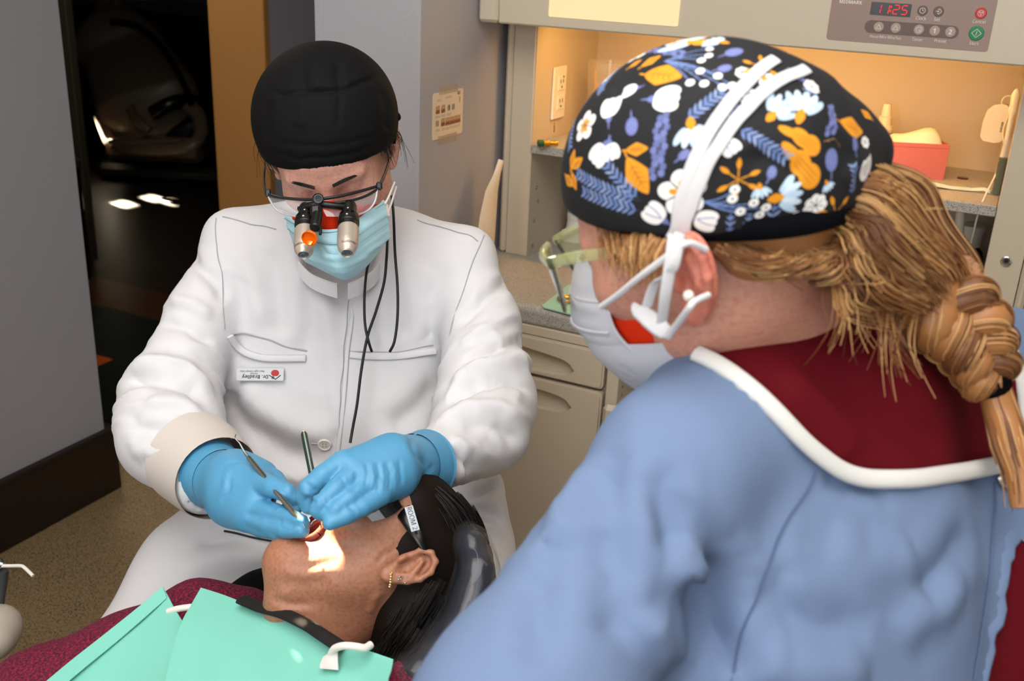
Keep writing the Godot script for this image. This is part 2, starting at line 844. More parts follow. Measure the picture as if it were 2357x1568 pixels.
func unseen_ceiling_panel(at: Vector3, size: Vector2, energy: float, c: Color, label: String) -> void:  # lamp panel out of view, with its frame
	var l := AreaLight3D.new()
	l.name = "unseen_ceiling_panel_light"
	l.area_size = size
	l.area_normalize_energy = true
	l.light_energy = energy
	l.light_color = c
	l.area_range = 12.0
	l.shadow_enabled = true
	add_child(l, true)
	l.position = at - Vector3(0, 0.02, 0)
	l.rotation_degrees = Vector3(-90, 0, 0)
	var t := thing("unseen_ceiling_light", label, "ceiling light", at)
	var d := mat(Color(0.95, 0.95, 0.93), 0.5)
	d.emission_enabled = true
	d.emission = c
	d.emission_energy_multiplier = 1.2
	part(t, "diffuser", Mb.new().bx(at + Vector3(-size.x / 2, -0.004, -size.y / 2), at + Vector3(size.x / 2, 0.004, size.y / 2)).done(), d)
	var f := Mb.new()
	for s in [-1.0, 1.0]:
		f.bx(at + Vector3(-size.x / 2 - 0.03, -0.012, s * (size.y / 2 + 0.015) - 0.015), at + Vector3(size.x / 2 + 0.03, 0.01, s * (size.y / 2 + 0.015) + 0.015), 0.002)
		f.bx(at + Vector3(s * (size.x / 2 + 0.015) - 0.015, -0.012, -size.y / 2), at + Vector3(s * (size.x / 2 + 0.015) + 0.015, 0.01, size.y / 2), 0.002)
	part(t, "frame", f.done(), mat(Color(0.85, 0.85, 0.85), 0.4))

func materials() -> void:
	M.wall = grain(Color(0.665, 0.66, 0.68), 0.1, 14.0, 0.75, 0.09, 5)
	M.ochre = grain(Color(0.745, 0.53, 0.27), 0.1, 14.0, 0.7, 0.09, 6)
	M.ceiling = grain(Color(0.86, 0.86, 0.85), 0.06, 8.0, 0.9, 0.1, 8)
	# speckled sheet flooring
	var fl := mat(Color(1, 1, 1), 0.55)
	fl.albedo_texture = noise_tex(0.16, [[0.0, Color(0.22, 0.2, 0.16)], [0.33, Color(0.36, 0.31, 0.23)], [0.42, Color(0.56, 0.475, 0.34)], [0.6, Color(0.6, 0.51, 0.365)], [0.72, Color(0.64, 0.5, 0.35)], [1.0, Color(0.7, 0.61, 0.46)]], 1024, 21, 2, FastNoiseLite.TYPE_VALUE_CUBIC)
	fl.uv1_triplanar = true
	fl.uv1_world_triplanar = true
	fl.uv1_scale = Vector3.ONE * 2.6
	M.floor = fl
	M.tile_green = grain(Color(0.075, 0.1, 0.085), 0.35, 6.0, 0.28, 0.3, 31)
	M.tile_brown = grain(Color(0.27, 0.17, 0.1), 0.3, 6.0, 0.3, 0.3, 32)
	M.tile_dark = grain(Color(0.17, 0.145, 0.115), 0.3, 6.0, 0.42, 0.3, 34)
	M.tile_orange = grain(Color(0.68, 0.3, 0.1), 0.2, 6.0, 0.35, 0.3, 33)
	M.base_wood = wood(Color(0.135, 0.085, 0.06), Color(0.075, 0.045, 0.035), 0.38)
	M.beige = grain(Color(0.77, 0.72, 0.635), 0.04, 20.0, 0.42, 0.3, 41)
	M.beige_dark = mat(Color(0.45, 0.42, 0.37), 0.5)
	M.laminate = speckle(Color(0.66, 0.645, 0.615))
	M.dark = mat(Color(0.03, 0.03, 0.03), 0.6)
	M.white_plastic = mat(Color(0.88, 0.87, 0.84), 0.35)
	M.steel = mat(Color(0.72, 0.72, 0.71), 0.25, 1.0)
	M.black_plastic = mat(Color(0.025, 0.025, 0.027), 0.4)
	M.gold = mat(Color(0.9, 0.62, 0.2), 0.22, 1.0)
	M.paper = mat(Color(0.9, 0.87, 0.82), 0.8)
	M.ink = mat(Color(0.12, 0.12, 0.12), 0.7)

func wood(a: Color, b: Color, rough: float) -> StandardMaterial3D:
	var m := mat(Color.WHITE, rough)
	m.albedo_texture = noise_tex(0.02, [[0.0, b], [0.5, a], [1.0, b.lerp(a, 0.4)]], 512, 77, 5)
	m.uv1_triplanar = true
	m.uv1_world_triplanar = true
	m.uv1_scale = Vector3(1.5, 14.0, 1.5)
	return m

func speckle(c: Color) -> StandardMaterial3D:
	var m := mat(Color.WHITE, 0.35)
	m.albedo_texture = noise_tex(0.2, [[0.0, c.darkened(0.55)], [0.36, c.darkened(0.3)], [0.45, c], [0.6, c.lightened(0.12)], [0.75, Color(0.66, 0.6, 0.52)], [1.0, c.lightened(0.45)]], 1024, 51, 2, FastNoiseLite.TYPE_VALUE_CUBIC)
	m.uv1_triplanar = true
	m.uv1_world_triplanar = true
	m.uv1_scale = Vector3.ONE * 4.5
	return m

# ---------------------------------------------------------------- the operatory and the hall
func room() -> void:
	var hh := 2.5
	struct("floor", Mb.new().bx(Vector3(-2.3, -0.1, -2.15), Vector3(1.72, 0, 1.92)).bx(Vector3(-1.25, -0.1, -2.54), Vector3(1.72, 0, -2.15)), M.floor, "brown speckled sheet floor of the operatory")
	var hf := Mb.new().bx(Vector3(-8.7, -0.1, -7.2), Vector3(-1.25, -0.006, -2.15)).bx(Vector3(-8.7, -0.1, -2.15), Vector3(-2.3, -0.006, -1.72))
	var hall := struct("floor_hall", hf, M.tile_dark, "dark tiled floor of the hall and the room beyond")
	part(hall, "tile", Mb.new().bx(Vector3(-2.84, -0.02, -2.93), Vector3(-1.25, 0, -2.15), 0.002).done(), M.tile_green)
	part(hall, "tile", Mb.new().bx(Vector3(-3.9, -0.02, -2.93), Vector3(-2.842, 0, -2.542), 0.002).done(), M.tile_green)
	part(hall, "tile", Mb.new().bx(Vector3(-3.9, -0.02, -2.538), Vector3(-2.842, 0, -1.85), 0.002).done(), M.tile_orange, "orange floor tile")
	part(hall, "tile", Mb.new().bx(Vector3(-3.9, -0.02, -3.2), Vector3(-2.66, 0, -2.934), 0.002).done(), M.tile_brown)
	struct("ceiling", Mb.new().bx(Vector3(-8.7, hh, -7.2), Vector3(1.72, hh + 0.12, 1.92)), M.ceiling)
	struct("wall_left", Mb.new().bx(Vector3(-2.24, 0, -1.84), Vector3(-2.12, hh, 1.8), 0.003), M.wall, "lavender grey painted wall beside the doorway")
	# tall dark baseboard round the end of the wall
	var bb := Mb.new().bx(Vector3(-2.12, 0, -1.862), Vector3(-2.1, 0.185, 1.8), 0.004)
	bb.bx(Vector3(-2.262, 0, -1.862), Vector3(-2.12, 0.185, -1.84), 0.003)
	var b0 := struct("baseboard_left", bb, M.base_wood, "tall dark stained wooden baseboard")
	part(b0, "cap_strip", Mb.new().bx(Vector3(-2.12, 0.178, -1.866), Vector3(-2.096, 0.192, 1.8), 0.003).done(), M.base_wood)
	struct("wall_pier", Mb.new().bx(Vector3(-1.25, 0, -2.54), Vector3(-1.02, hh, -1.684), 0.004), M.wall, "lavender painted pier between doorway and cabinet")
	struct("trim_1", Mb.new().bx(Vector3(-1.2535, 0, -1.688), Vector3(-1.236, hh, -1.6815), 0.0015), M.wall, "corner bead on the pier")
	struct("wall_lintel", Mb.new().bx(Vector3(-2.24, 2.15, -1.84), Vector3(-1.25, hh, -1.70), 0.003), M.wall)
	struct("wall_back", Mb.new().bx(Vector3(-1.02, 0, -2.54), Vector3(1.72, hh, -2.42)), M.wall)
	struct("wall_right", Mb.new().bx(Vector3(1.6, 0, -2.42), Vector3(1.72, hh, 1.8)), M.ceiling)  # unseen wall, off-white so that it bounces more light
	struct("wall_behind", Mb.new().bx(Vector3(-2.24, 0, 1.8), Vector3(1.72, hh, 1.92)), M.ceiling)  # unseen wall, made paler to reflect light onto the scene
	var rear_panel := struct("unseen_rear_panel_1", Mb.new().bx(Vector3(-1.1, 1.1, 1.775), Vector3(0.7, 2.4, 1.8), 0.004), mat(Color(0.85, 0.85, 0.85), 0.5), "unseen white framed bright panel behind the camera, placed to light the room")  # out of view, stands in for light bounced from behind
	var rear_glow := mat(Color(0.9, 0.93, 0.97), 0.1)
	rear_glow.emission_enabled = true
	rear_glow.emission = Color(0.96, 0.98, 1.0)
	rear_glow.emission_energy_multiplier = 1.2
	part(rear_panel, "unseen_panel_glow", Mb.new().bx(Vector3(-1.05, 1.15, 1.771), Vector3(0.65, 2.35, 1.776)).done(), rear_glow)
	# hall and the unlit room past it
	struct("wall_ochre", Mb.new().bx(Vector3(-2.645, 0, -2.96), Vector3(-2.397, hh, -2.93), 0.003), M.ochre, "ochre painted end of the wall across the hall")
	struct("wall_hall", Mb.new().bx(Vector3(-2.643, 0, -7.08), Vector3(-2.399, hh, -2.96)), M.wall, "grey side of the wall across the hall")
	struct("unseen_wall_header", Mb.new().bx(Vector3(-8.58, 2.05, -3.05), Vector3(-2.645, hh, -2.93)), M.wall, "unseen wall above the entrance, placed to keep hall light out of the dark room")  # out of view, keeps the hall lamp from lighting the far room
	struct("wall_hall_end", Mb.new().bx(Vector3(-1.37, 0, -7.08), Vector3(-1.25, hh, -2.54)), M.wall)
	struct("wall_hall_left", Mb.new().bx(Vector3(-8.7, 0, -1.84), Vector3(-2.24, hh, -1.72)), M.wall)
	struct("wall_far", Mb.new().bx(Vector3(-8.7, -0.1, -7.2), Vector3(-1.25, hh, -7.08)), M.wall)
	unseen_window_wall(hh)

# unseen wall of the far room; openings placed to make the sun patches
func unseen_window_wall(hh: float) -> void:
	var dir := Vector3(0.75, -0.3, 0.2)
	var x0 := -8.58
	var w := CSGCombiner3D.new()
	w.name = "wall_far_left"
	add_child(w)
	var slab := CSGBox3D.new()
	slab.name = "slab"
	slab.size = Vector3(0.02, hh + 0.2, 5.4)
	slab.position = Vector3(x0 - 0.01, hh / 2, -4.42)
	slab.material = M.wall
	w.add_child(slab)
	# openings are set by tracing the sun back from each floor patch
	for s in [Vector3(-4.5701, 0, -4.2734), Vector3(-4.5408, 0, -4.4718), Vector3(-4.3974, 0, -4.4708)]:
		var t: float = (s.x - x0) / dir.x
		var q: Vector3 = s - dir * t
		var c := CSGBox3D.new()
		c.name = "opening"
		c.operation = CSGShape3D.OPERATION_SUBTRACTION
		c.size = Vector3(0.5, 0.055, 0.1)
		c.position = q
		c.material = M.wall
		w.add_child(c, true)
	w.set_meta("kind", "structure")
	w.set_meta("label", "unseen wall with small openings placed to let sun onto the floor")

# unseen tall unit beside the camera, placed to shade the left wall
func unseen_cupboard() -> void:
	var lo := Vector3(-2.09, 0, -0.86)
	var hi := Vector3(-1.74, 2.2, 0.1)
	var o := thing("unseen_tall_cupboard", "unseen tall beige storage unit, placed to shade the left wall", "unseen_cupboard", Vector3(-1.92, 0, -0.38))
	part(o, "body", Mb.new().bx(lo, hi, 0.004).done(), M.beige)
	for k in 2:
		var z0 := lo.z + 0.006 + k * 0.48
		var dr := part(o, "door", Mb.new().bx(Vector3(hi.x, 0.08, z0), Vector3(hi.x + 0.018, 2.19, z0 + 0.468), 0.004).done(), M.beige)
		part(dr, "handle", Mb.new().tube([Vector3(hi.x + 0.03, 1.0, z0 + (0.43 if k == 0 else 0.04)), Vector3(hi.x + 0.03, 1.15, z0 + (0.43 if k == 0 else 0.04))], 0.005, 8).done(), M.steel)

# ---------------------------------------------------------------- treatment cabinet
func slot_front(parent: Node3D, x0: float, x1: float, y0: float, y1: float, z: float, called: String, pull_y: float) -> void:
	# a rounded front with a finger pull pressed into it
	var c := CSGCombiner3D.new()
	c.name = called
	parent.add_child(c, true)
	c.global_position = Vector3.ZERO
	var w := x1 - x0
	var h := y1 - y0
	var layers := [[0.0, 0.014], [0.004, 0.006]]
	var a := CSGPolygon3D.new()
	a.name = "front"
	a.polygon = round_rect(w, h, 0.009)
	a.depth = 0.014
	a.material = M.beige
	a.position = Vector3((x0 + x1) / 2, (y0 + y1) / 2, z - 0.004)
	c.add_child(a)
	var b := CSGPolygon3D.new()
	b.name = "face"
	b.polygon = round_rect(w - 0.007, h - 0.007, 0.008)
	b.depth = 0.018
	b.material = M.beige
	b.position = Vector3((x0 + x1) / 2, (y0 + y1) / 2, z)
	c.add_child(b)
	var s := CSGPolygon3D.new()
	s.name = "pull"
	s.operation = CSGShape3D.OPERATION_SUBTRACTION
	var cx := (x0 + x1) / 2
	var poly := PackedVector2Array()
	var hx := 0.138
	for i in 25:
		var t := -1.0 + 2.0 * i / 24.0
		poly.append(Vector2(t * hx, 0.016 + 0.014 * (1.0 - absf(t)) - 0.016 * pow(absf(t), 14.0)))
	for i in 25:
		var t := 1.0 - 2.0 * i / 24.0
		poly.append(Vector2(t * hx, -0.0165 - 0.004 * (1.0 - absf(t)) + 0.016 * pow(absf(t), 14.0)))
	s.polygon = poly
	s.depth = 0.018
	s.material = M.beige
	s.position = Vector3(cx, pull_y, z + 0.004)
	c.add_child(s)

func cabinet() -> void:
	# base unit
	var base := thing("base_cabinet", "beige laminate base cabinet with recessed finger pulls under the speckled counter", "cabinet", Vector3(-0.8, 0, -2.0))
	var body := Mb.new().bx(Vector3(-1.018, 0.1, -2.41), Vector3(-0.612, 0.812, -1.722), 0.002)
	body.bx(Vector3(-1.018, 0.0, -2.41), Vector3(-0.612, 0.1, -1.78))
	part(base, "body", body.done(), M.beige)
	part(base, "stile", Mb.new().bx(Vector3(-0.611, 0.1, -2.2), Vector3(-0.587, 0.812, -1.704), 0.002).done(), M.beige)
	part(base, "rail", Mb.new().bx(Vector3(-1.018, 0.794, -1.722), Vector3(-0.611, 0.812, -1.706), 0.001).done(), M.beige)
	slot_front(base, -1.012, -0.6165, 0.7145, 0.7925, -1.70, "drawer", 0.742)
	slot_front(base, -1.012, -0.6165, 0.11, 0.7085, -1.70, "door", 0.664)
	var pins := Mb.new()
	for i in 4:
		pins.lathe(Vector3(-0.5868, 0.755 - i * 0.018, -1.73), Vector3.RIGHT, [Vector2(0, 0.0012), Vector2(0.003, 0.001), Vector2(0.003, 0)], 10)
	part(base, "hinge_screw", pins.done(), M.steel)
	# knee space with a lower unit in it
	var low := thing("low_cabinet", "lower beige cabinet end in the dark knee space beside the assistant", "cabinet", Vector3(-0.4, 0, -2.0))
	part(low, "body", Mb.new().bx(Vector3(-0.586, 0.0, -2.41), Vector3(-0.3, 0.66, -1.73), 0.004).done(), M.beige)
	part(low, "door", Mb.new().bx(Vector3(-0.608, 0.05, -1.702), Vector3(-0.3, 0.694, -1.682), 0.009).done(), M.beige)
	# counter with a rolled front edge
	var ct := thing("counter", "grey speckled laminate countertop with rounded front edge", "countertop", Vector3(-0.5, 0.812, -2.0))
	var prof := []
	for i in 9:
		var a := PI / 2 * i / 8.0
		prof.append(Vector2(-1.722 + 0.013 * sin(a), 0.837 + 0.013 * cos(a)))
	for i in 5:
		var a := PI / 2 * i / 4.0
		prof.append(Vector2(-1.717 + 0.008 * cos(a), 0.820 - 0.008 * sin(a)))
	prof.append(Vector2(-2.41, 0.812))
	prof.append(Vector2(-2.41, 0.85))
	var cm := Mb.new()
	var poly := PackedVector2Array(prof)
	cm.plate(Transform3D(Basis(Vector3(0, 0, 1), Vector3(0, 1, 0), Vector3(1, 0, 0)), Vector3(-1.0185, 0, 0)), poly, 1.09)
	part(ct, "top", cm.done(), M.laminate)

	# upper unit standing on the counter
	var up := thing("upper_cabinet", "beige treatment cabinet with an open lit niche and a control panel in its hood", "cabinet", Vector3(-0.47, 0.85, -2.2))
	part(up, "side_panel", Mb.new().bx(Vector3(-1.004, 0.85, -2.40), Vector3(-0.988, 1.353, -2.008), 0.006).done(), M.beige)
	part(up, "stile", Mb.new().bx(Vector3(-0.9865, 0.85, -2.40), Vector3(-0.937, 1.353, -2.0105), 0.0015).done(), M.beige)
	part(up, "liner", Mb.new().bx(Vector3(-0.937, 0.85, -2.217), Vector3(-0.9345, 1.353, -2.0125)).done(), M.beige)
	part(up, "stile", Mb.new().bx(Vector3(-0.0115, 0.85, -2.40), Vector3(0.049, 1.353, -2.0105), 0.0015).done(), M.beige)
	part(up, "side_panel", Mb.new().bx(Vector3(0.0505, 0.85, -2.40), Vector3(0.066, 1.353, -2.008), 0.006).done(), M.beige)
	part(up, "back_panel", Mb.new().bx(Vector3(-0.937, 0.85, -2.40), Vector3(-0.011, 1.353, -2.36)).done(), M.beige)
	var sh := part(up, "shelf", Mb.new().bx(Vector3(-0.934, 1.082, -2.36), Vector3(-0.0125, 1.1015, -2.006), 0.0015).done(), M.laminate)
	part(sh, "support", Mb.new().bx(Vector3(-0.905, 1.074, -2.05), Vector3(-0.898, 1.082, -2.04), 0.001).done(), M.steel)
	var rings := [Vector3(-0.9345, 0.9999, -2.0455), Vector3(-0.9345, 0.968, -2.0585), Vector3(-0.9345, 0.9254, -2.0433), Vector3(-0.9345, 0.8676, -2.0412)]
	for q in rings:
		var pr := [Vector2(0.0045, 0.0), Vector2(0.0045, 0.0012), Vector2(0.003, 0.0012), Vector2(0.003, 0.0)]
		part(up, "shelf_pin_ring", Mb.new().lathe(q, Vector3.RIGHT, pr, 14).done(), M.steel)
	var lk := part(up, "lock", Mb.new().lathe(Vector3(0.0216, 1.0052, -2.0105), Vector3.BACK, [Vector2(0.0095, 0), Vector2(0.0095, 0.003), Vector2(0.007, 0.004), Vector2(0.0055, 0.0025), Vector2(0, 0.0025)], 24).done(), M.steel, "round chrome lock")
	part(lk, "keyhole", Mb.new().lathe(Vector3(0.0216, 1.0058, -2.0079), Vector3.BACK, [Vector2(0.004, 0), Vector2(0.004, 0.0006), Vector2(0, 0.0006)], 16).done(), M.dark)
	# hood: shell open below, lamp inside
	var hb := 1.352
	var hood := Mb.new()
	hood.bx(Vector3(-0.9705, hb, -1.916), Vector3(0.45, 1.85, -1.90), 0.003)
	hood.bx(Vector3(-0.9705, 1.385, -2.40), Vector3(0.45, 1.85, -1.917))
	hood.bx(Vector3(-0.9705, hb, -2.0), Vector3(0.45, 1.385, -1.9165))
	var hd := part(up, "hood", hood.done(), M.beige)
	part(hd, "end_cap", Mb.new().bx(Vector3(-1.0165, hb, -2.35), Vector3(-0.9725, 1.85, -1.90), 0.006).done(), M.beige)
	var glow := mat(Color(0.3, 0.27, 0.2), 0.4)
	glow.emission_enabled = true
	glow.emission = Color(1.0, 0.9, 0.68)
	glow.emission_energy_multiplier = 0.95
	var lw := 0.2605
	part(hd, "light_panel", Mb.new().plate(Transform3D(Basis.IDENTITY, Vector3(-0.7305, 1.422, -1.9005)), round_rect(lw, 0.1, 0.004), 0.0022).done(), glow, "backlit warm yellow panel")
	var gl := AreaLight3D.new()
	gl.name = "hood_panel_light"
	gl.area_size = Vector2(lw, 0.1)
	gl.light_energy = 0.03
	gl.light_color = Color(1.0, 0.83, 0.5)
	gl.shadow_enabled = true
	add_child(gl)
	gl.position = Vector3(-0.7305, 1.422, -1.895)
	gl.rotation_degrees = Vector3(0, 180, 0)
	# tube under the hood
	var lamp := mat(Color(1, 0.9, 0.7), 0.4)
	lamp.emission_enabled = true
	lamp.emission = Color(1.0, 0.8, 0.5)
	lamp.emission_energy_multiplier = 3.0
	part(hd, "lamp_tube", Mb.new().tube([Vector3(-0.86, 1.372, -2.03), Vector3(-0.08, 1.372, -2.03)], 0.008, 12).done(), lamp, "warm fluorescent tube")
	var al := AreaLight3D.new()
	al.name = "niche_lamp_light"
	al.area_size = Vector2(0.78, 0.02)
	al.light_energy = 0.3
	al.light_color = Color(1.0, 0.74, 0.38)
	al.shadow_enabled = true
	add_child(al)
	al.position = Vector3(-0.47, 1.362, -2.03)
	al.rotation_degrees = Vector3(-62, 0, 0)
	# control panel
	var cp := part(hd, "control_panel", Mb.new().plate(Transform3D(Basis.IDENTITY, Vector3(-0.204, 1.4225, -1.9002)), round_rect(0.258, 0.104, 0.005), 0.0012).done(), mat(Color(0.56, 0.475, 0.435), 0.5), "taupe control panel with clock and buttons")
	var z := -1.899
	part(cp, "display", Mb.new().plate(frame(Vector3(-0.2352, 1.426, -1.899), Vector3.RIGHT, Vector3.UP), round_rect(0.0645, 0.0205, 0.001), 0.0006).done(), mat(Color(0.09, 0.008, 0.008), 0.25), "dark red display window")
	var red := mat(Color(0.9, 0.05, 0.05), 0.5)
	red.emission_enabled = true
	red.emission = Color(1.0, 0.06, 0.08)
	red.emission_energy_multiplier = 1.0
	var segs := {"1": "bc", "2": "abged", "5": "afgcd"}
	var spots := [[Vector3(-0.2551, 1.4259, -1.898), "1"], [Vector3(-0.2423, 1.4255, -1.898), "1"], [Vector3(-0.2265, 1.4264, -1.898), "2"], [Vector3(-0.2131, 1.4264, -1.898), "5"]]
	for s in spots:
		part(cp, "clock_digit", seven(s[0], segs[s[1]]), red)
	for q in [Vector3(-0.2352, 1.4303, -1.898), Vector3(-0.2357, 1.4238, -1.898)]:
		part(cp, "colon_dot", Mb.new().plate(frame(q, Vector3.RIGHT, Vector3.UP), disc(0.0016, 12), 0.0004).done(), red)
	var taupe := mat(Color(0.38, 0.31, 0.285), 0.5)
	var light_btn := mat(Color(0.62, 0.54, 0.5), 0.45)
	var ivory := mat(Color(0.86, 0.82, 0.78), 0.5)
	part(cp, "button_strip", Mb.new().plate(frame(Vector3(-0.1981, 1.3969, -1.899), Vector3.RIGHT, Vector3.UP), round_rect(0.149, 0.0205, 0.0102, 10), 0.0005).done(), taupe)
	button(cp, Vector3(-0.1849, 1.4275, -1.899), 0.0082, taupe, ivory, "clock")
	button(cp, Vector3(-0.1601, 1.4278, -1.899), 0.0082, taupe, ivory, "set")
	button(cp, Vector3(-0.2496, 1.3969, -1.8985), 0.0083, light_btn, ivory, "up")
	button(cp, Vector3(-0.2222, 1.3971, -1.8985), 0.0083, light_btn, ivory, "up")
	button(cp, Vector3(-0.1854, 1.3971, -1.8985), 0.0083, light_btn, ivory, "timer")
	button(cp, Vector3(-0.1606, 1.3971, -1.8985), 0.0083, light_btn, ivory, "1")
	button(cp, Vector3(-0.1362, 1.3971, -1.8985), 0.0083, light_btn, ivory, "2")
	button(cp, Vector3(-0.0959, 1.4291, -1.899), 0.0088, mat(Color(0.72, 0.1, 0.1), 0.4), ivory, "cancel")
	button(cp, Vector3(-0.0968, 1.398, -1.899), 0.0117, mat(Color(0.05, 0.46, 0.27), 0.4), ivory, "start")
	var words := [["MIDMARK", Vector3(-0.3015, 1.4335, -1.8985), 0.0058, true], ["Clock", Vector3(-0.1855, 1.4151, -1.8985), 0.005, false], ["Set", Vector3(-0.1603, 1.415, -1.8985), 0.005, false], ["Hour/Min", Vector3(-0.2481, 1.381, -1.8985), 0.0047, false], ["Min/Sec", Vector3(-0.2215, 1.3812, -1.8985), 0.0047, false], ["Timer", Vector3(-0.1853, 1.3813, -1.8985), 0.005, false], ["Preset", Vector3(-0.1493, 1.3817, -1.8985), 0.005, false], ["Cancel", Vector3(-0.0962, 1.416, -1.8985), 0.005, false], ["Start", Vector3(-0.0977, 1.382, -1.8985), 0.005, false]]
	for w in words:
		part(cp, "lettering", letters(w[0], w[2], Transform3D(Basis.IDENTITY, w[1]), 0.0004, w[3]), ivory)

func seven(at: Vector3, on: String) -> ArrayMesh:
	var b := Mb.new()
	var w := 0.0042
	var h := 0.007
	var sl := 0.12
	var ends := {"a": [Vector2(-w, h), Vector2(w, h)], "b": [Vector2(w, h), Vector2(w, 0)], "c": [Vector2(w, 0), Vector2(w, -h)], "d": [Vector2(-w, -h), Vector2(w, -h)], "e": [Vector2(-w, 0), Vector2(-w, -h)], "f": [Vector2(-w, h), Vector2(-w, 0)], "g": [Vector2(-w, 0), Vector2(w, 0)]}
	for ch in on:
		var a: Vector2 = ends[ch][0]
		var c: Vector2 = ends[ch][1]
		var m := (a + c) / 2
		var d := (c - a).normalized()
		var l := (c - a).length() * 0.86
		var x := Vector3(d.x + d.y * sl, d.y, 0)
		b.plate(frame(at + Vector3(m.x + m.y * sl, m.y, 0), x, x.cross(Vector3.FORWARD)), PackedVector2Array([Vector2(-l / 2, 0), Vector2(-l / 2 + 0.0007, 0.0007), Vector2(l / 2 - 0.0007, 0.0007), Vector2(l / 2, 0), Vector2(l / 2 - 0.0007, -0.0007), Vector2(-l / 2 + 0.0007, -0.0007)]), 0.0004)
	return b.done()

func line_loop(b: Mb, at: Vector3, pts: Array, w: float, closed := true) -> void:
	var q := []
	for p in pts:
		q.append(at + Vector3(p.x, p.y, 0))
	if closed:
		q.append(q[0])
	for i in q.size() - 1:
		b.tube([q[i], q[i + 1]], w, 6)

func button(cp: Node3D, at: Vector3, r: float, face: Material, mark: Material, kind: String) -> void:
	var o := part(cp, "button", Mb.new().lathe(at, Vector3.BACK, [Vector2(r, 0), Vector2(r, 0.0006), Vector2(r * 0.9, 0.0012), Vector2(0, 0.0014)], 26).done(), face)
	var f := at + Vector3(0, 0, 0.0014)
	var b := Mb.new()
	var u := r * 0.52
	var ring := []
	for i in 16:
		ring.append(Vector2(cos(TAU * i / 16), sin(TAU * i / 16)) * u)
	match kind:
		"clock", "timer":
			line_loop(b, f, ring, 0.0005)
			line_loop(b, f, [Vector2(0, u * 0.6), Vector2.ZERO, Vector2(u * 0.5, 0)] if kind == "clock" else [Vector2(u * 0.5, -u * 0.6), Vector2.ZERO, Vector2(-u * 0.1, 0)], 0.0005, false)
		"up":
			line_loop(b, f, [Vector2(-u, -u * 0.7), Vector2(u, -u * 0.7), Vector2(0, u)], 0.0005)
		"set":
			line_loop(b, f, [Vector2(-u * 0.3, u * 0.6), Vector2(u * 0.3, u), Vector2(u * 1.1, 0), Vector2(u * 0.2, -u), Vector2(-u * 0.4, -u * 0.6)], 0.0005, false)
			line_loop(b, f, [Vector2(-u, 0), Vector2(u * 0.2, 0), Vector2(-u * 0.2, u * 0.35)], 0.0005, false)
			line_loop(b, f, [Vector2(u * 0.2, 0), Vector2(-u * 0.2, -u * 0.35)], 0.0005, false)
		"cancel":
			line_loop(b, f, ring, 0.0005)
			line_loop(b, f, [Vector2(-u * 0.6, u * 0.4), Vector2(u * 0.6, u * 0.4), Vector2(0, -u * 0.6)], 0.0005)
		"start":
			line_loop(b, f, [Vector2(-u * 1.2, 0), Vector2(0, u * 1.1), Vector2(u * 1.2, 0), Vector2(0, -u * 1.1)], 0.0005)
			line_loop(b, f, [Vector2(-u * 0.1, -u * 0.6), Vector2(u * 0.1, u * 0.6)], 0.0005, false)
		_:
			part(o, "numeral", letters(kind, r * 0.95, Transform3D(Basis.IDENTITY, f), 0.0004, true), mark)
			return
	part(o, "symbol", b.done(), mark)

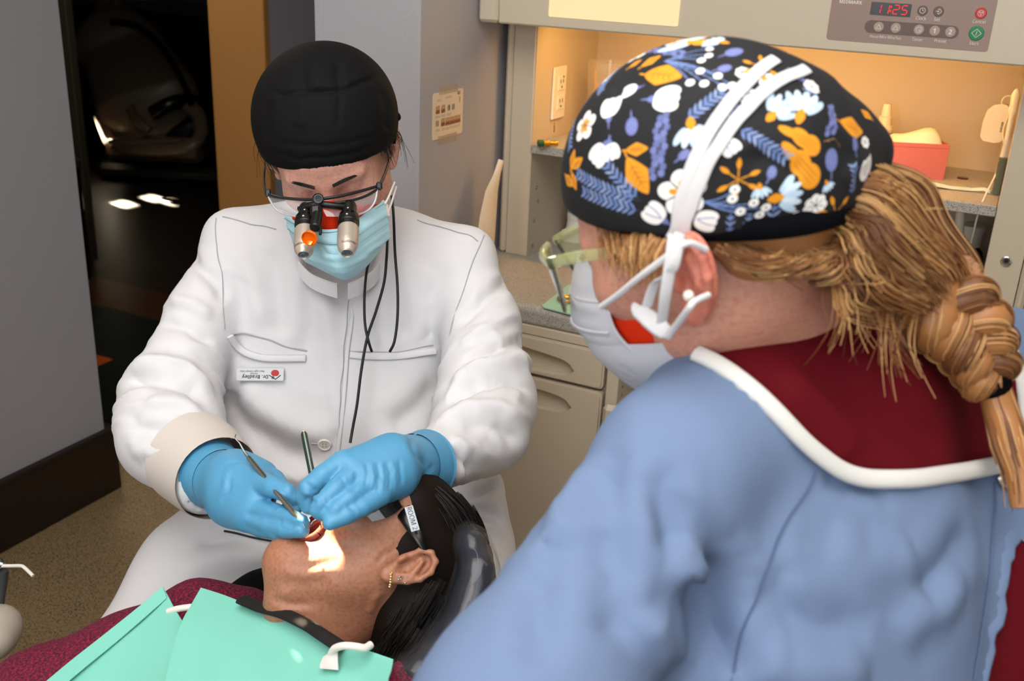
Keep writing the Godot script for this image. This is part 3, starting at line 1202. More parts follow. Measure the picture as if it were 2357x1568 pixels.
# ---------------------------------------------------------------- things in and about the cabinet
func cabinet_items() -> void:
	# outlet plate on the niche's side wall
	var op := Vector3(-0.9345, 1.1978, -2.1315)
	var out := thing("outlet_plate", "ivory double outlet plate on the side wall of the lit niche", "outlet", op)
	var tx := Transform3D(Basis(Vector3(0, 0, -1), Vector3.UP, Vector3.RIGHT), op)
	part(out, "plate", Mb.new().box(tx * Transform3D(Basis.IDENTITY, Vector3(0, 0, 0.003)), Vector3(0.068, 0.114, 0.006), 0.0025).done(), M.white_plastic)
	for s in [-1.0, 1.0]:
		var rc := part(out, "receptacle", Mb.new().box(tx * Transform3D(Basis.IDENTITY, Vector3(0.004, s * 0.021, 0.0066)), Vector3(0.033, 0.031, 0.003), 0.001).done(), M.white_plastic)
		var sl := Mb.new()
		for k in [-1.0, 1.0]:
			sl.box(tx * Transform3D(Basis.IDENTITY, Vector3(0.004 + k * 0.007, s * 0.021 + 0.004, 0.0082)), Vector3(0.0022, 0.008, 0.0012))
		sl.lathe(tx * Vector3(0.004, s * 0.021 - 0.008, 0.008), Vector3.RIGHT, [Vector2(0.0025, 0), Vector2(0.0025, 0.0008), Vector2(0, 0.0008)], 10)
		part(rc, "slot", sl.done(), M.dark)
	part(out, "indicator", Mb.new().lathe(tx * Vector3(0.012, 0.034, 0.0075), Vector3.RIGHT, [Vector2(0.003, 0), Vector2(0.003, 0.001), Vector2(0, 0.001)], 10).done(), mat(Color(0.1, 0.35, 0.05), 0.4))
	tag(solo("outlet_label", Mb.new().box(Transform3D(Basis(Vector3(0, 0, -1), Vector3.UP, Vector3.RIGHT), Vector3(-0.9343, 1.1262, -2.125)), Vector3(0.018, 0.034, 0.0004)), mat(Color(0.8, 0.74, 0.62), 0.5), "", ""), "small printed strip stuck below the ivory outlet", "label")
	var ol := part(get_node("outlet_label"), "lettering", letters("GIST-1", 0.0075, Transform3D(Basis(Vector3.UP, Vector3(0, 0, 1), Vector3.RIGHT), Vector3(-0.934, 1.1263, -2.1243)), 0.0003, true), M.ink)

	# clear cup of sticks
	var cb := Vector3(-0.862, 1.1015, -2.245)
	var cup := thing("applicator_cup", "clear plastic cup of wooden sticks and green brushes in the lit niche", "cup", cb)
	var clear := mat(Color(1, 1, 1, 0.08), 0.05)
	clear.transparency = BaseMaterial3D.TRANSPARENCY_ALPHA
	M.clear = clear
	part(cup, "glass", Mb.new().lathe(cb, Vector3.UP, [Vector2(0, 0.001), Vector2(0.04, 0.001), Vector2(0.047, 0.16), Vector2(0.049, 0.162), Vector2(0.046, 0.162)], 32).done(), clear)
	var wood_m := mat(Color(0.85, 0.7, 0.48), 0.7)
	var green_m := mat(Color(0.25, 0.5, 0.08), 0.5)
	for i in 9:
		var a := i * 2.4
		var q := cb + Vector3(cos(a) * 0.022, 0.004, sin(a) * 0.022)
		var e := q + Vector3(cos(a) * 0.012, 0.125 + 0.02 * sin(i * 1.7), sin(a) * 0.012)
		if i % 3 == 2:
			part(cup, "brush", Mb.new().tube([q, e], 0.0026, 8).done(), green_m, "green applicator")
		else:
			part(cup, "stick", Mb.new().box(frame((q + e) / 2, (e - q), Vector3(cos(a), 0, sin(a))), Vector3((e - q).length(), 0.0016, 0.009), 0.0006).done(), wood_m, "wooden spatula")

	# small green and gold air coupling lying on the shelf edge
	var g0 := Vector3(-0.9101, 1.109, -1.9866)
	var hp := thing("air_coupling", "small brass coupling with a green end lying on the shelf edge", "coupling", g0 - Vector3(0, 0.0075, 0))
	var gd := Vector3(0.62, 0, -0.5).normalized()
	part(hp, "green_end", Mb.new().lathe(g0, gd, [Vector2(0, 0), Vector2(0.0035, 0), Vector2(0.0075, 0.001), Vector2(0.0075, 0.012), Vector2(0.006, 0.014)], 18).done(), mat(Color(0.06, 0.3, 0.16), 0.35))
	part(hp, "brass_body", Mb.new().lathe(g0 + gd * 0.0135, gd, [Vector2(0.006, 0), Vector2(0.0065, 0.012), Vector2(0.0045, 0.014), Vector2(0.0045, 0.024), Vector2(0.0055, 0.026), Vector2(0.0055, 0.031), Vector2(0, 0.032)], 18).done(), M.gold)

	# jar and bottle on the counter, half behind the assistant's forehead
	var jb := Vector3(-0.895, 0.85, -2.2)
	var jar := thing("white_dispenser", "white plastic dispenser with printed label on the counter under the shelf", "dispenser", jb)
	part(jar, "base", Mb.new().lathe(jb, Vector3.UP, [Vector2(0, 0), Vector2(0.032, 0), Vector2(0.034, 0.004), Vector2(0.034, 0.022), Vector2(0.025, 0.028), Vector2(0.022, 0.052), Vector2(0.0235, 0.054), Vector2(0.0235, 0.068), Vector2(0.02, 0.07), Vector2(0, 0.07)], 28).done(), M.white_plastic)
	var lb := part(jar, "label_card", Mb.new().box(Transform3D(Basis(), jb + Vector3(-0.002, 0.115, 0.002)), Vector3(0.036, 0.088, 0.018), 0.002).done(), M.paper)
	part(lb, "lettering", letters("We", 0.011, Transform3D(Basis(Vector3.UP, Vector3.LEFT, Vector3.BACK), jb + Vector3(-0.008, 0.118, 0.0115)), 0.0004), M.ink)
	part(lb, "leaf_mark", Mb.new().plate(frame(jb + Vector3(0.0, 0.088, 0.0112), Vector3(0.7, 0.7, 0), Vector3(-0.7, 0.7, 0)), PackedVector2Array([Vector2(-0.014, 0), Vector2(-0.004, 0.004), Vector2(0.014, 0), Vector2(-0.002, -0.0035)]), 0.0004).done(), mat(Color(0.3, 0.5, 0.15), 0.6))

	# instruction card taped to the pier
	card()
	# paper standing in the gap between pier and cabinet
	var rows := []
	var edge := [Vector3(-0.9589, 1.0823, -1.9049), Vector3(-0.9579, 1.0511, -1.8801), Vector3(-0.9609, 1.0233, -1.8551), Vector3(-0.9516, 0.9778, -1.8164), Vector3(-0.9429, 0.9307, -1.7886), Vector3(-0.9354, 0.9006, -1.7674)]
	var edge2 := [Vector3(-0.9586, 1.0737, -1.9251), Vector3(-0.9629, 1.0476, -1.9238), Vector3(-0.9695, 1.0088, -1.9278), Vector3(-0.9706, 0.952, -1.9269), Vector3(-0.9673, 0.897, -1.9169), Vector3(-0.9863, 0.861, -1.94)]
	for i in 6:
		var r := []
		for j in 7:
			var t := j / 6.0
			var q: Vector3 = edge[i].lerp(edge2[i], t)
			q.y = maxf(q.y, 0.8515)
			r.append(q + Vector3(0.006 * sin(t * PI), 0, 0))
		rows.append(r)
	var pap := solo("paper_sheet", Mb.new().sheet(rows, 0.0006), M.paper, "curled cream paper sheet standing between the pier and the cabinet", "paper")

	# mint pad with a gold ring
	var py := 0.8505
	var pad := thing("mint_pad", "mint green pad lying on the speckled counter", "pad", Vector3(-0.68, 0.85, -1.8))
	var c1 := Vector3(-0.7599, 0.8505, -1.713)
	var c2 := Vector3(-0.6576, 0.8505, -1.7018)
	var c3 := Vector3(-0.7712, 0.8505, -1.8773)
	var c4 := c3 + (c2 - c1)
	var ppoly := PackedVector2Array()
	for q in [c1, c2, c4, c3]:
		ppoly.append(Vector2(q.x, -q.z))
	var off := Geometry2D.offset_polygon(Geometry2D.offset_polygon(ppoly, -0.008)[0], 0.008, Geometry2D.JOIN_ROUND)[0]
	part(pad, "sheet", Mb.new().plate(Transform3D(Basis(Vector3.RIGHT, Vector3(0, 0, -1), Vector3.UP), Vector3(0, py, 0)), off, 0.002).done(), mat(Color(0.6, 0.78, 0.7), 0.6))
	var rc := Vector3(-0.7306, 0.8525, -1.7688)
	var rp := []
	for i in 28:
		var a := TAU * i / 28
		rp.append(rc + Vector3(cos(a) * 0.0155, 0.0042, sin(a) * 0.0155))
	rp.append(rp[0])
	var rg := Mb.new().tube(rp, 0.0042, 10, false, 0.62, Vector3.ZERO)
	solo("gold_ring", rg, M.gold, "small gold ring lying on the mint pad", "ring")
	tag(solo("bur_pin", Mb.new().tube([rc + Vector3(-0.006, 0.003, -0.024), rc + Vector3(-0.002, 0.006, -0.032)], 0.0012, 8), M.steel, "", ""), "tiny steel pin lying behind the gold ring", "pin")

	shelf_things()

func card() -> void:
	var a := Vector3(-1.0198, 1.227, -1.7328)
	var b := Vector3(-1.0198, 1.2254, -1.8524)
	var c := Vector3(-1.0198, 1.1372, -1.7358)
	var cen := (b + c) / 2
	var w := absf(b.z - a.z)
	var h := a.y - c.y
	var t := Transform3D(Basis(Vector3(0, 0, -1), Vector3.UP, Vector3.RIGHT), cen)
	var o := thing("instruction_card", "small cream instruction card with tiny photographs taped to the lavender pier", "card", cen - Vector3(0, h / 2, 0))
	part(o, "card", Mb.new().plate(t, round_rect(w, h, 0.006), 0.0008).done(), mat(Color(0.86, 0.8, 0.7), 0.5))
	var tape := mat(Color(0.8, 0.72, 0.62, 0.35), 0.3)
	tape.transparency = BaseMaterial3D.TRANSPARENCY_ALPHA
	for s in [-1.0, 1.0]:
		part(o, "tape", Mb.new().plate(Transform3D(t.basis, t * Vector3(0, s * (h / 2 + 0.003), 0.0009)), round_rect(w * 0.62, 0.016, 0.001), 0.0002).done(), tape, "clear tape")
	# pictures and lines of print
	var pic := Image.create(128, 128, false, Image.FORMAT_RGB8)
	var r2 := RandomNumberGenerator.new()
	r2.seed = 5
	var nz := FastNoiseLite.new()
	nz.seed = 4
	nz.frequency = 0.03
	for y in 128:
		for x in 128:
			var v := nz.get_noise_2d(x, y) + 0.4 * sin(y * 0.05)
			pic.set_pixel(x, y, Color(0.45, 0.2, 0.16).lerp(Color(0.8, 0.7, 0.5), clampf(0.5 + v, 0, 1)))
	var pm := mat(Color.WHITE, 0.5)
	pm.albedo_texture = ImageTexture.create_from_image(pic)
	var sq := round_rect(0.015, 0.0155, 0.0005, 1)
	var at := [[-0.041, 0.012], [-0.02, 0.012], [-0.02, -0.014], [-0.003, -0.0145], [0.0125, -0.0145], [0.028, -0.0145], [0.043, -0.0145]]
	for q in at:
		part(o, "photo", Mb.new().plate(Transform3D(t.basis, t * Vector3(q[0] * w / 0.12, q[1], 0.0008)), sq, 0.0002, Rect2(-0.008, -0.008, 0.016, 0.016)).done(), pm)
	var bl := Mb.new()
	for q in [-0.001, 0.003, 0.006, 0.016, 0.02, 0.024, 0.0455, -0.046, -0.042, -0.038]:
		var yy: float = 0.012 if q > -0.03 else -0.014
		if q > 0.04:
			yy = 0.024
		bl.box(t * Transform3D(Basis.IDENTITY, Vector3(q * w / 0.12, yy, 0.001)), Vector3(0.0016, 0.011, 0.0003))
	part(o, "instrument_print", bl.done(), mat(Color(0.25, 0.2, 0.13), 0.6))
	var ln := Mb.new()
	for q in [[-0.036, 0.031, 0.016], [0.0, 0.034, 0.026], [-0.041, 0.0, 0.016], [-0.02, 0.0, 0.016], [0.003, 0.0, 0.018], [-0.04, -0.026, 0.014], [-0.018, -0.026, 0.013], [-0.002, -0.027, 0.013], [0.013, -0.026, 0.013], [0.029, -0.027, 0.014], [0.043, -0.026, 0.012]]:
		for k in 2:
			ln.box(t * Transform3D(Basis.IDENTITY, Vector3(q[0] * w / 0.12, q[1] - k * 0.0026, 0.0009)), Vector3(q[2], 0.0008, 0.0002))
	part(o, "print_lines", ln.done(), mat(Color(0.6, 0.53, 0.45), 0.6))
	part(o, "logo", letters("GC", 0.007, Transform3D(t.basis, t * Vector3(0.042 * w / 0.12, 0.037, 0.001)), 0.0003, true), mat(Color(0.1, 0.32, 0.12), 0.6))

func shelf_things() -> void:
	var sy := 1.1015
	# tissue box
	var t0 := Vector3(-0.2202, 1.1015, -2.1516)
	var t1 := Vector3(-0.1187, 1.1015, -2.1961)
	var t2 := Vector3(-0.0929, 1.1015, -2.2833)
	var ux := (t1 - t0).normalized()
	var uz := ux.cross(Vector3.UP).normalized()
	var w := (t1 - t0).length()
	var dd := 0.088
	var hb := 0.07
	var c := t0 + ux * w / 2 - uz * -dd / 2
	if c.z > t0.z:
		c = t0 + ux * w / 2 - uz * dd / 2
	var fr := Transform3D(Basis(ux, Vector3.UP, ux.cross(Vector3.UP)), c)
	var tb := thing("tissue_box", "open pink tissue box with folded white tissues on the niche shelf", "tissue box", c)
	var pink := mat(Color(0.80, 0.45, 0.44), 0.5)
	var bm := Mb.new()
	for s in [-1.0, 1.0]:
		bm.box(fr * Transform3D(Basis.IDENTITY, Vector3(0, hb / 2, s * (dd / 2 - 0.001))), Vector3(w, hb, 0.002), 0.0006)
		bm.box(fr * Transform3D(Basis.IDENTITY, Vector3(s * (w / 2 - 0.001), hb / 2, 0)), Vector3(0.002, hb, dd - 0.004), 0.0006)
	bm.box(fr * Transform3D(Basis.IDENTITY, Vector3(0, 0.001, 0)), Vector3(w, 0.002, dd))
	part(tb, "box", bm.done(), pink)
	part(tb, "crease", Mb.new().box(fr * Transform3D(Basis.IDENTITY, Vector3(0, hb - 0.008, dd / 2)), Vector3(w, 0.0006, 0.0006)).done(), mat(Color(0.7, 0.3, 0.28), 0.5))
	var rows := []
	for i in 9:
		var r := []
		for j in 13:
			var u := (j / 12.0 - 0.5)
			var v := (i / 8.0 - 0.5)
			var y := hb + 0.012 + 0.012 * (0.5 - absf(v)) + 0.008 * sin(u * 5.0 + v * 3.0) - 0.03 * pow(absf(u) * 2.0, 6.0) - 0.02 * pow(absf(v) * 2.0, 6.0)
			r.append(fr * Vector3(u * w * 0.95, y, v * dd * 0.9))
		rows.append(r)
	part(tb, "tissue", Mb.new().sheet(rows, 0.001).done(), mat(Color(0.93, 0.9, 0.84), 0.9), "folded white tissue")

	# spray bottles behind it
	var b1 := Vector3(-0.257, sy, -2.285)
	var bt := thing("spray_bottle", "white plastic spray bottle with red print line beside the tissue box", "bottle", b1)
	var cream := mat(Color(0.9, 0.86, 0.78), 0.4)
	part(bt, "body", Mb.new().lathe(b1, Vector3.UP, [Vector2(0, 0), Vector2(0.0165, 0), Vector2(0.0185, 0.003), Vector2(0.0185, 0.075), Vector2(0.017, 0.08), Vector2(0.0135, 0.081)], 28).done(), cream)
	part(bt, "collar", Mb.new().lathe(b1 + Vector3(0, 0.081, 0), Vector3.UP, [Vector2(0.0135, 0), Vector2(0.0125, 0.019), Vector2(0.0105, 0.02)], 24).done(), cream)
	part(bt, "cap", Mb.new().lathe(b1 + Vector3(0, 0.101, 0), Vector3.UP, [Vector2(0.0105, 0), Vector2(0.0075, 0.024), Vector2(0, 0.0245)], 20).done(), cream)
	part(bt, "print_band", Mb.new().lathe(b1 + Vector3(0, 0.066, 0), Vector3.UP, [Vector2(0.0187, 0), Vector2(0.0187, 0.0015)], 28).done(), mat(Color(0.7, 0.12, 0.08), 0.5))
	part(bt, "lettering", letters("LIDOCAINE", 0.005, Transform3D(Basis(Vector3.UP, Vector3(-0.92, 0, -0.38), Vector3(0.38, 0, 0.92)), b1 + Vector3(0.011, 0.038, 0.0155)), 0.0004, true), mat(Color(0.6, 0.15, 0.1), 0.6))
	var b2 := Vector3(-0.292, sy, -2.27)
	var bt2 := thing("dropper_bottle", "small cream dropper bottle with pointed cap behind the floral cap's tip", "bottle", b2)
	part(bt2, "body", Mb.new().lathe(b2, Vector3.UP, [Vector2(0, 0), Vector2(0.012, 0), Vector2(0.012, 0.058), Vector2(0.008, 0.064)], 20).done(), cream)
	part(bt2, "cap", Mb.new().lathe(b2 + Vector3(0, 0.064, 0), Vector3.UP, [Vector2(0.0085, 0), Vector2(0.0075, 0.012), Vector2(0.004, 0.018), Vector2(0.0035, 0.026), Vector2(0, 0.027)], 18).done(), cream)
	solo("red_disc", Mb.new().lathe(Vector3(-0.0866, 1.1015, -2.2415), Vector3.UP, [Vector2(0, 0), Vector2(0.0105, 0), Vector2(0.0105, 0.002), Vector2(0, 0.0022)], 24), mat(Color(0.3, 0.06, 0.04), 0.4), "dark red disc lying beside the pink tissue box", "disc")

	# torn sterile packet
	var e1 := [Vector3(-0.1738, 1.1205, -2.1116), Vector3(-0.1396, 1.1178, -2.1149), Vector3(-0.1008, 1.1162, -2.1209), Vector3(-0.0658, 1.1136, -2.1246), Vector3(-0.0431, 1.1044, -2.1196), Vector3(-0.0286, 1.0948, -2.1106)]
	var e2 := [Vector3(-0.1671, 1.0973, -2.0812), Vector3(-0.135, 1.1026, -2.0952), Vector3(-0.0963, 1.0997, -2.1041), Vector3(-0.0622, 1.099, -2.1118), Vector3(-0.0414, 1.0978, -2.1117), Vector3(-0.0297, 1.0934, -2.1083)]
	var pr := []
	for i in 6:
		var r := []
		for j in 6:
			var q: Vector3 = e1[i].lerp(e2[i], j / 5.0)
			q.y = maxf(1.1035 + 0.006 * sin(j / 5.0 * PI) + 0.003 * sin(i * 1.9), 1.103)
			r.append(q)
		pr.append(r)
	var pk := solo("sterile_packet", Mb.new().sheet(pr, 0.0008), mat(Color(0.72, 0.78, 0.74), 0.35), "torn pale packet lying in front of the pink tissue box", "packet")
	var pt := Mb.new()
	for i in 4:
		pt.box(frame(pr[i + 1][2] + Vector3(0, 0.0012, 0), pr[2][2] - pr[1][2], Vector3(0, 0, -1)), Vector3(0.02, 0.003, 0.0004))
	part(pk, "print", pt.done(), mat(Color(0.5, 0.58, 0.56), 0.5))

	# white adapter and tube at the right end of the shelf
	var ad := Vector3(-0.05, 1.2156, -2.2527)
	var at := thing("power_adapter", "rounded white adapter hanging at the right end of the lit niche", "adapter", ad - Vector3(0, 0.04, 0))
	var apoly := PackedVector2Array([Vector2(0.02, 0.035), Vector2(0.022, 0.0), Vector2(0.02, -0.034), Vector2(0.006, -0.038), Vector2(-0.014, -0.036), Vector2(-0.021, -0.028), Vector2(-0.0215, 0.0), Vector2(-0.018, 0.022), Vector2(-0.008, 0.034), Vector2(0.006, 0.0375)])
	var arounded := Geometry2D.offset_polygon(Geometry2D.offset_polygon(apoly, -0.005)[0], 0.005, Geometry2D.JOIN_ROUND)[0]
	var abody := Mb.new().plate(Transform3D(Basis.IDENTITY, ad + Vector3(0, 0, -0.012)), arounded, 0.024)
	part(at, "body", abody.done(), M.white_plastic)
	part(at, "lettering", letters("GHDAM", 0.004, Transform3D(Basis(Vector3.UP, Vector3.LEFT, Vector3.BACK), ad + Vector3(0.014, -0.006, 0.0123)), 0.0003, true), M.ink)
	part(at, "cable", Mb.new().tube(curve([ad + Vector3(0.004, 0.036, 0), ad + Vector3(0.008, 0.05, 0), ad + Vector3(0.02, 0.052, 0), ad + Vector3(0.026, 0.04, 0.01), ad + Vector3(0.018, -0.01, 0.016), Vector3(-0.0247, 1.1847, -2.2042)], 5), 0.0016, 8).done(), M.white_plastic)
	part(at, "cable", Mb.new().tube(curve([Vector3(-0.0247, 1.1847, -2.2042), Vector3(-0.0272, 1.1407, -2.113), Vector3(-0.0358, 1.1104, -2.0485), Vector3(-0.0407, 1.0826, -2.0224), Vector3(-0.0425, 1.0332, -2.0599), Vector3(-0.0454, 0.9688, -2.1498), Vector3(-0.0469, 0.9005, -2.2387)], 6), 0.0016, 8).done(), M.white_plastic)
	# green vial
	var vb := Vector3(-0.0189, 1.1025, -2.1125)
	vb.y = sy
	var vi := thing("green_vial", "clear tube half full of green liquid at the shelf's right end", "vial", vb)
	part(vi, "tube", Mb.new().lathe(vb, Vector3.UP, [Vector2(0, 0.0005), Vector2(0.0095, 0.0005), Vector2(0.0095, 0.105), Vector2(0.0085, 0.105)], 20).done(), M.clear)
	part(vi, "liquid", Mb.new().lathe(vb, Vector3.UP, [Vector2(0, 0.002), Vector2(0.0088, 0.002), Vector2(0.0088, 0.07), Vector2(0, 0.07)], 20).done(), mat(Color(0.03, 0.2, 0.09), 0.2))
	# slim applicator standing against the right stile
	var s0 := Vector3(-0.0084, 1.1398, -2.1334) + Vector3(-0.012, 0, 0)
	var s1 := Vector3(-0.018, 1.2964, -2.1125) + Vector3(-0.004, 0, 0)
	var sp := thing("slim_tube", "slim cream tube leaning against the right stile of the niche", "tube", s0)
	part(sp, "shaft", Mb.new().tube([s0, s0.lerp(s1, 0.7)], 0.0045, 12).done(), M.white_plastic)
	part(sp, "head", Mb.new().tube(curve([s0.lerp(s1, 0.7), s0.lerp(s1, 0.8), s0.lerp(s1, 0.93), s1], 4), [0.005, 0.007, 0.0075, 0.0075, 0.0075, 0.0075, 0.0075, 0.0075, 0.0075, 0.0065, 0.005, 0.004, 0.002], 12).done(), M.white_plastic)

	# white syringe wand and brown bottle on the counter below
	var w0 := Vector3(-0.0595, 0.8763, -2.2224)
	w0.y = 0.8515
	var w1 := Vector3(-0.0731, 1.0731, -2.0861)
	var wd := thing("syringe_wand", "white plastic wand with clear tip standing under the shelf by the braid", "wand", w0)
	part(wd, "barrel", Mb.new().tube([w0, w0.lerp(w1, 0.5), w0.lerp(w1, 0.62)], [0.013, 0.0125, 0.0125], 18).done(), M.white_plastic)
	part(wd, "collar", Mb.new().tube([w0.lerp(w1, 0.62), w0.lerp(w1, 0.66), w0.lerp(w1, 0.76)], [0.0155, 0.0135, 0.011], 18).done(), M.white_plastic)
	part(wd, "tip", Mb.new().tube([w0.lerp(w1, 0.76), w0.lerp(w1, 0.84), w0.lerp(w1, 0.97), w1], [0.01, 0.0085, 0.0085, 0.005], 16).done(), mat(Color(0.85, 0.85, 0.82), 0.25))
	part(wd, "band", Mb.new().tube([w0.lerp(w1, 0.36), w0.lerp(w1, 0.372)], 0.0134, 18).done(), mat(Color(0.4, 0.4, 0.38), 0.4))
	var bb := Vector3(-0.052, 0.85, -2.31)
	var br := thing("brown_bottle", "dark brown glass bottle with white screw cap behind the white wand", "bottle", bb)
	part(br, "glass", Mb.new().lathe(bb, Vector3.UP, [Vector2(0, 0), Vector2(0.032, 0), Vector2(0.034, 0.004), Vector2(0.034, 0.075), Vector2(0.03, 0.092), Vector2(0.021, 0.1), Vector2(0.021, 0.105)], 28).done(), mat(Color(0.09, 0.025, 0.015), 0.12))
	part(br, "cap", Mb.new().lathe(bb + Vector3(0, 0.103, 0), Vector3.UP, [Vector2(0.023, 0), Vector2(0.023, 0.03), Vector2(0.0265, 0.032), Vector2(0.0265, 0.044), Vector2(0, 0.046)], 28).done(), M.white_plastic)
	part(br, "lettering", letters("COUSI", 0.013, Transform3D(Basis(Vector3(0.98, 0, -0.2), Vector3.UP, Vector3(0.2, 0, 0.98)), bb + Vector3(-0.002, 0.03, 0.0345)), 0.0008, true), M.white_plastic)
	solo("loose_clip", Mb.new().tube(curve([Vector3(-0.0332, 0.8968, -2.2199), Vector3(-0.0215, 0.8902, -2.2108), Vector3(-0.0137, 0.8906, -2.2147), Vector3(-0.0199, 0.8941, -2.2251)], 4), 0.002, 8), M.white_plastic, "small white clip lying in front of the brown bottle", "clip")

# ---------------------------------------------------------------- the unlit room across the hall
func next_room() -> void:
	var shell := mat(Color(0.42, 0.37, 0.31), 0.35)
	var black := mat(Color(0.02, 0.02, 0.022), 0.25)
	var c := thing("dental_chair", "empty dental chair seen from behind in the dark room across the hall", "dental chair", Vector3(-4.8736, 0.0273, -4.8822) * Vector3(1, 0, 1))
	# back shell
	var f := Field.new(Vector3(-5.1077, 0.5398, -4.9889) - Vector3.ONE * 0.62, Vector3(-5.1077, 0.5398, -4.9889) + Vector3.ONE * 0.62, 0.016)
	var dep := Vector3(0.6747, 0.1369, 0.8069)
	f.cone(Vector3(-5.2612, 0.7715, -4.955), Vector3(-5.0268, 0.4958, -4.8307), 0.19, 0.22, 0.1, false, dep, 4.0)
	f.cone(Vector3(-5.2317, 0.7694, -5.0275), Vector3(-4.8894, 0.4968, -4.956), 0.14, 0.20, 0.1, false, dep, 4.0)
	var b := f.mesh(1)
	part(c, "back_shell", b.done(), shell)
	var edge := Mb.new().tube(curve([Vector3(-5.2301, 0.9339, -4.9203), Vector3(-5.0921, 0.9202, -4.9803), Vector3(-4.9277, 0.8356, -4.9871), Vector3(-4.7866, 0.7042, -4.9747), Vector3(-4.6752, 0.5721, -4.9478), Vector3(-4.6058, 0.4768, -4.9166)], 5), 0.02, 8)
	part(c, "upholstery_edge", edge.done(), black)
	var f3 := Field.new(Vector3(-5.3861, 1.0238, -5.0623) - Vector3.ONE * 0.25, Vector3(-5.3861, 1.0238, -5.0623) + Vector3.ONE * 0.25, 0.012)
	f3.cone(Vector3(-5.4418, 1.0734, -5.0568), Vector3(-5.4151, 0.983, -5.031), 0.05, 0.045, 0.03)
	f3.cone(Vector3(-5.3423, 1.0784, -5.1064), Vector3(-5.3386, 1.013, -5.0804), 0.045, 0.045, 0.03)
	part(c, "headrest", f3.mesh(1).done(), shell)
	# seat shell and arm
	part(c, "seat_shell", Mb.new().tube(curve([Vector3(-5.2124, 0.3853, -4.7544), Vector3(-5.1203, 0.2991, -4.7023), Vector3(-5.0247, 0.24, -4.6634), Vector3(-4.8012, 0.2319, -4.6479), Vector3(-4.5746, 0.2514, -4.7048), Vector3(-4.4749, 0.2861, -4.7672), Vector3(-4.4861, 0.3526, -4.8496), Vector3(-4.5585, 0.4375, -4.9105), Vector3(-4.6664, 0.4815, -4.9371)], 5), 0.045, 10, true, 0.6, Vector3(0.3426, 0.6386, 0.7516)).done(), shell)
	part(c, "seat_pan", Mb.new().tube(curve([Vector3(-5.3019, 0.2933, -4.91), Vector3(-5.0856, 0.2451, -4.9332), Vector3(-4.8484, 0.2644, -4.9953), Vector3(-4.7378, 0.3354, -5.0783)], 5), 0.09, 12).done(), black)
	part(c, "arm", Mb.new().tube(curve([Vector3(-4.8097, 0.425, -4.7854), Vector3(-4.7256, 0.4847, -4.8509), Vector3(-4.6827, 0.501, -4.9377), Vector3(-4.6413, 0.4704, -5.0631), Vector3(-4.6459, 0.4003, -5.1497)], 5), 0.045, 10).done(), black)
	part(c, "armrest", Mb.new().tube(curve([Vector3(-4.8935, 0.4732, -5.1814), Vector3(-4.8353, 0.4434, -5.2558), Vector3(-4.8043, 0.4255, -5.3223)], 4), 0.05, 10).done(), black)
	part(c, "hinge", Mb.new().tube(curve([Vector3(-4.9357, 0.449, -4.7355), Vector3(-4.8336, 0.3854, -4.6977), Vector3(-4.7638, 0.3388, -4.7112)], 4), 0.03, 8).done(), shell)
	part(c, "foot_rail", Mb.new().tube([Vector3(-5.0104, 0.2537, -4.6167), Vector3(-4.8322, 0.2654, -4.6473), Vector3(-4.5369, 0.2979, -4.7427)], 0.018, 8).done(), shell)
	# lift column and base
	var q := Vector3(-4.9428, 0, -4.9896)
	var t := frame(Vector3(q.x, 0.0, q.z), Vector3(0.9, 0, -0.43), Vector3.UP)
	part(c, "lift_cover", Mb.new().box(t * Transform3D(Basis(), Vector3(0, 0.19, 0)), Vector3(0.62, 0.16, 0.4), 0.04).done(), shell)
	part(c, "column", Mb.new().box(t * Transform3D(Basis(), Vector3(0, 0.38, 0)), Vector3(0.25, 0.4, 0.2), 0.03).done(), black)
	part(c, "base_plate", Mb.new().box(t * Transform3D(Basis(), Vector3(0.05, 0.05, 0)), Vector3(0.8, 0.1, 0.5), 0.03).done(), mat(Color(0.1, 0.09, 0.08), 0.4))
	# cabinets along the far wall
	var cm := mat(Color(0.2, 0.17, 0.14), 0.5)
	var k := thing("dark_cabinets", "low brown cabinets with drawers along the far wall of the dark room", "cabinet", Vector3(-6.6, 0, -6.7))
	part(k, "body", Mb.new().bx(Vector3(-8.5, 0.0, -7.05), Vector3(-5.2, 0.86, -6.5), 0.01).done(), cm)
	part(k, "worktop", Mb.new().bx(Vector3(-8.52, 0.86, -7.05), Vector3(-5.18, 0.9, -6.46), 0.006).done(), mat(Color(0.4, 0.36, 0.3), 0.3))
	for i in 5:
		for j in 3:
			part(k, "drawer", Mb.new().bx(Vector3(-8.44 + i * 0.64, 0.12 + j * 0.24, -6.5), Vector3(-7.84 + i * 0.64, 0.34 + j * 0.24, -6.48), 0.008).done(), cm)
	# bin in the doorway
	var p := Vector3(-3.6874, 0, -3.1501)
	var bn := thing("waste_bin", "slim black bin with grey lid standing in the dark doorway", "bin", p)
	part(bn, "body", Mb.new().lathe(p, Vector3.UP, [Vector2(0, 0.0), Vector2(0.05, 0.0), Vector2(0.05, 0.5), Vector2(0.045, 0.505)], 20).done(), black)
	part(bn, "lid", Mb.new().lathe(p, Vector3.UP, [Vector2(0.045, 0.5), Vector2(0.056, 0.505), Vector2(0.056, 0.54), Vector2(0.03, 0.56), Vector2(0, 0.565)], 20).done(), mat(Color(0.2, 0.2, 0.2), 0.4))
	# open door leaf at the room's entrance
	var d0 := Vector3(-3.805, 0, -3.3133)
	var dr := struct("door_1", Mb.new().bx(d0 + Vector3(-0.5, 0.01, -0.06), d0 + Vector3(0, 2.1, -0.02), 0.003), mat(Color(0.2, 0.18, 0.14), 0.5), "open door leaf of the dark room")

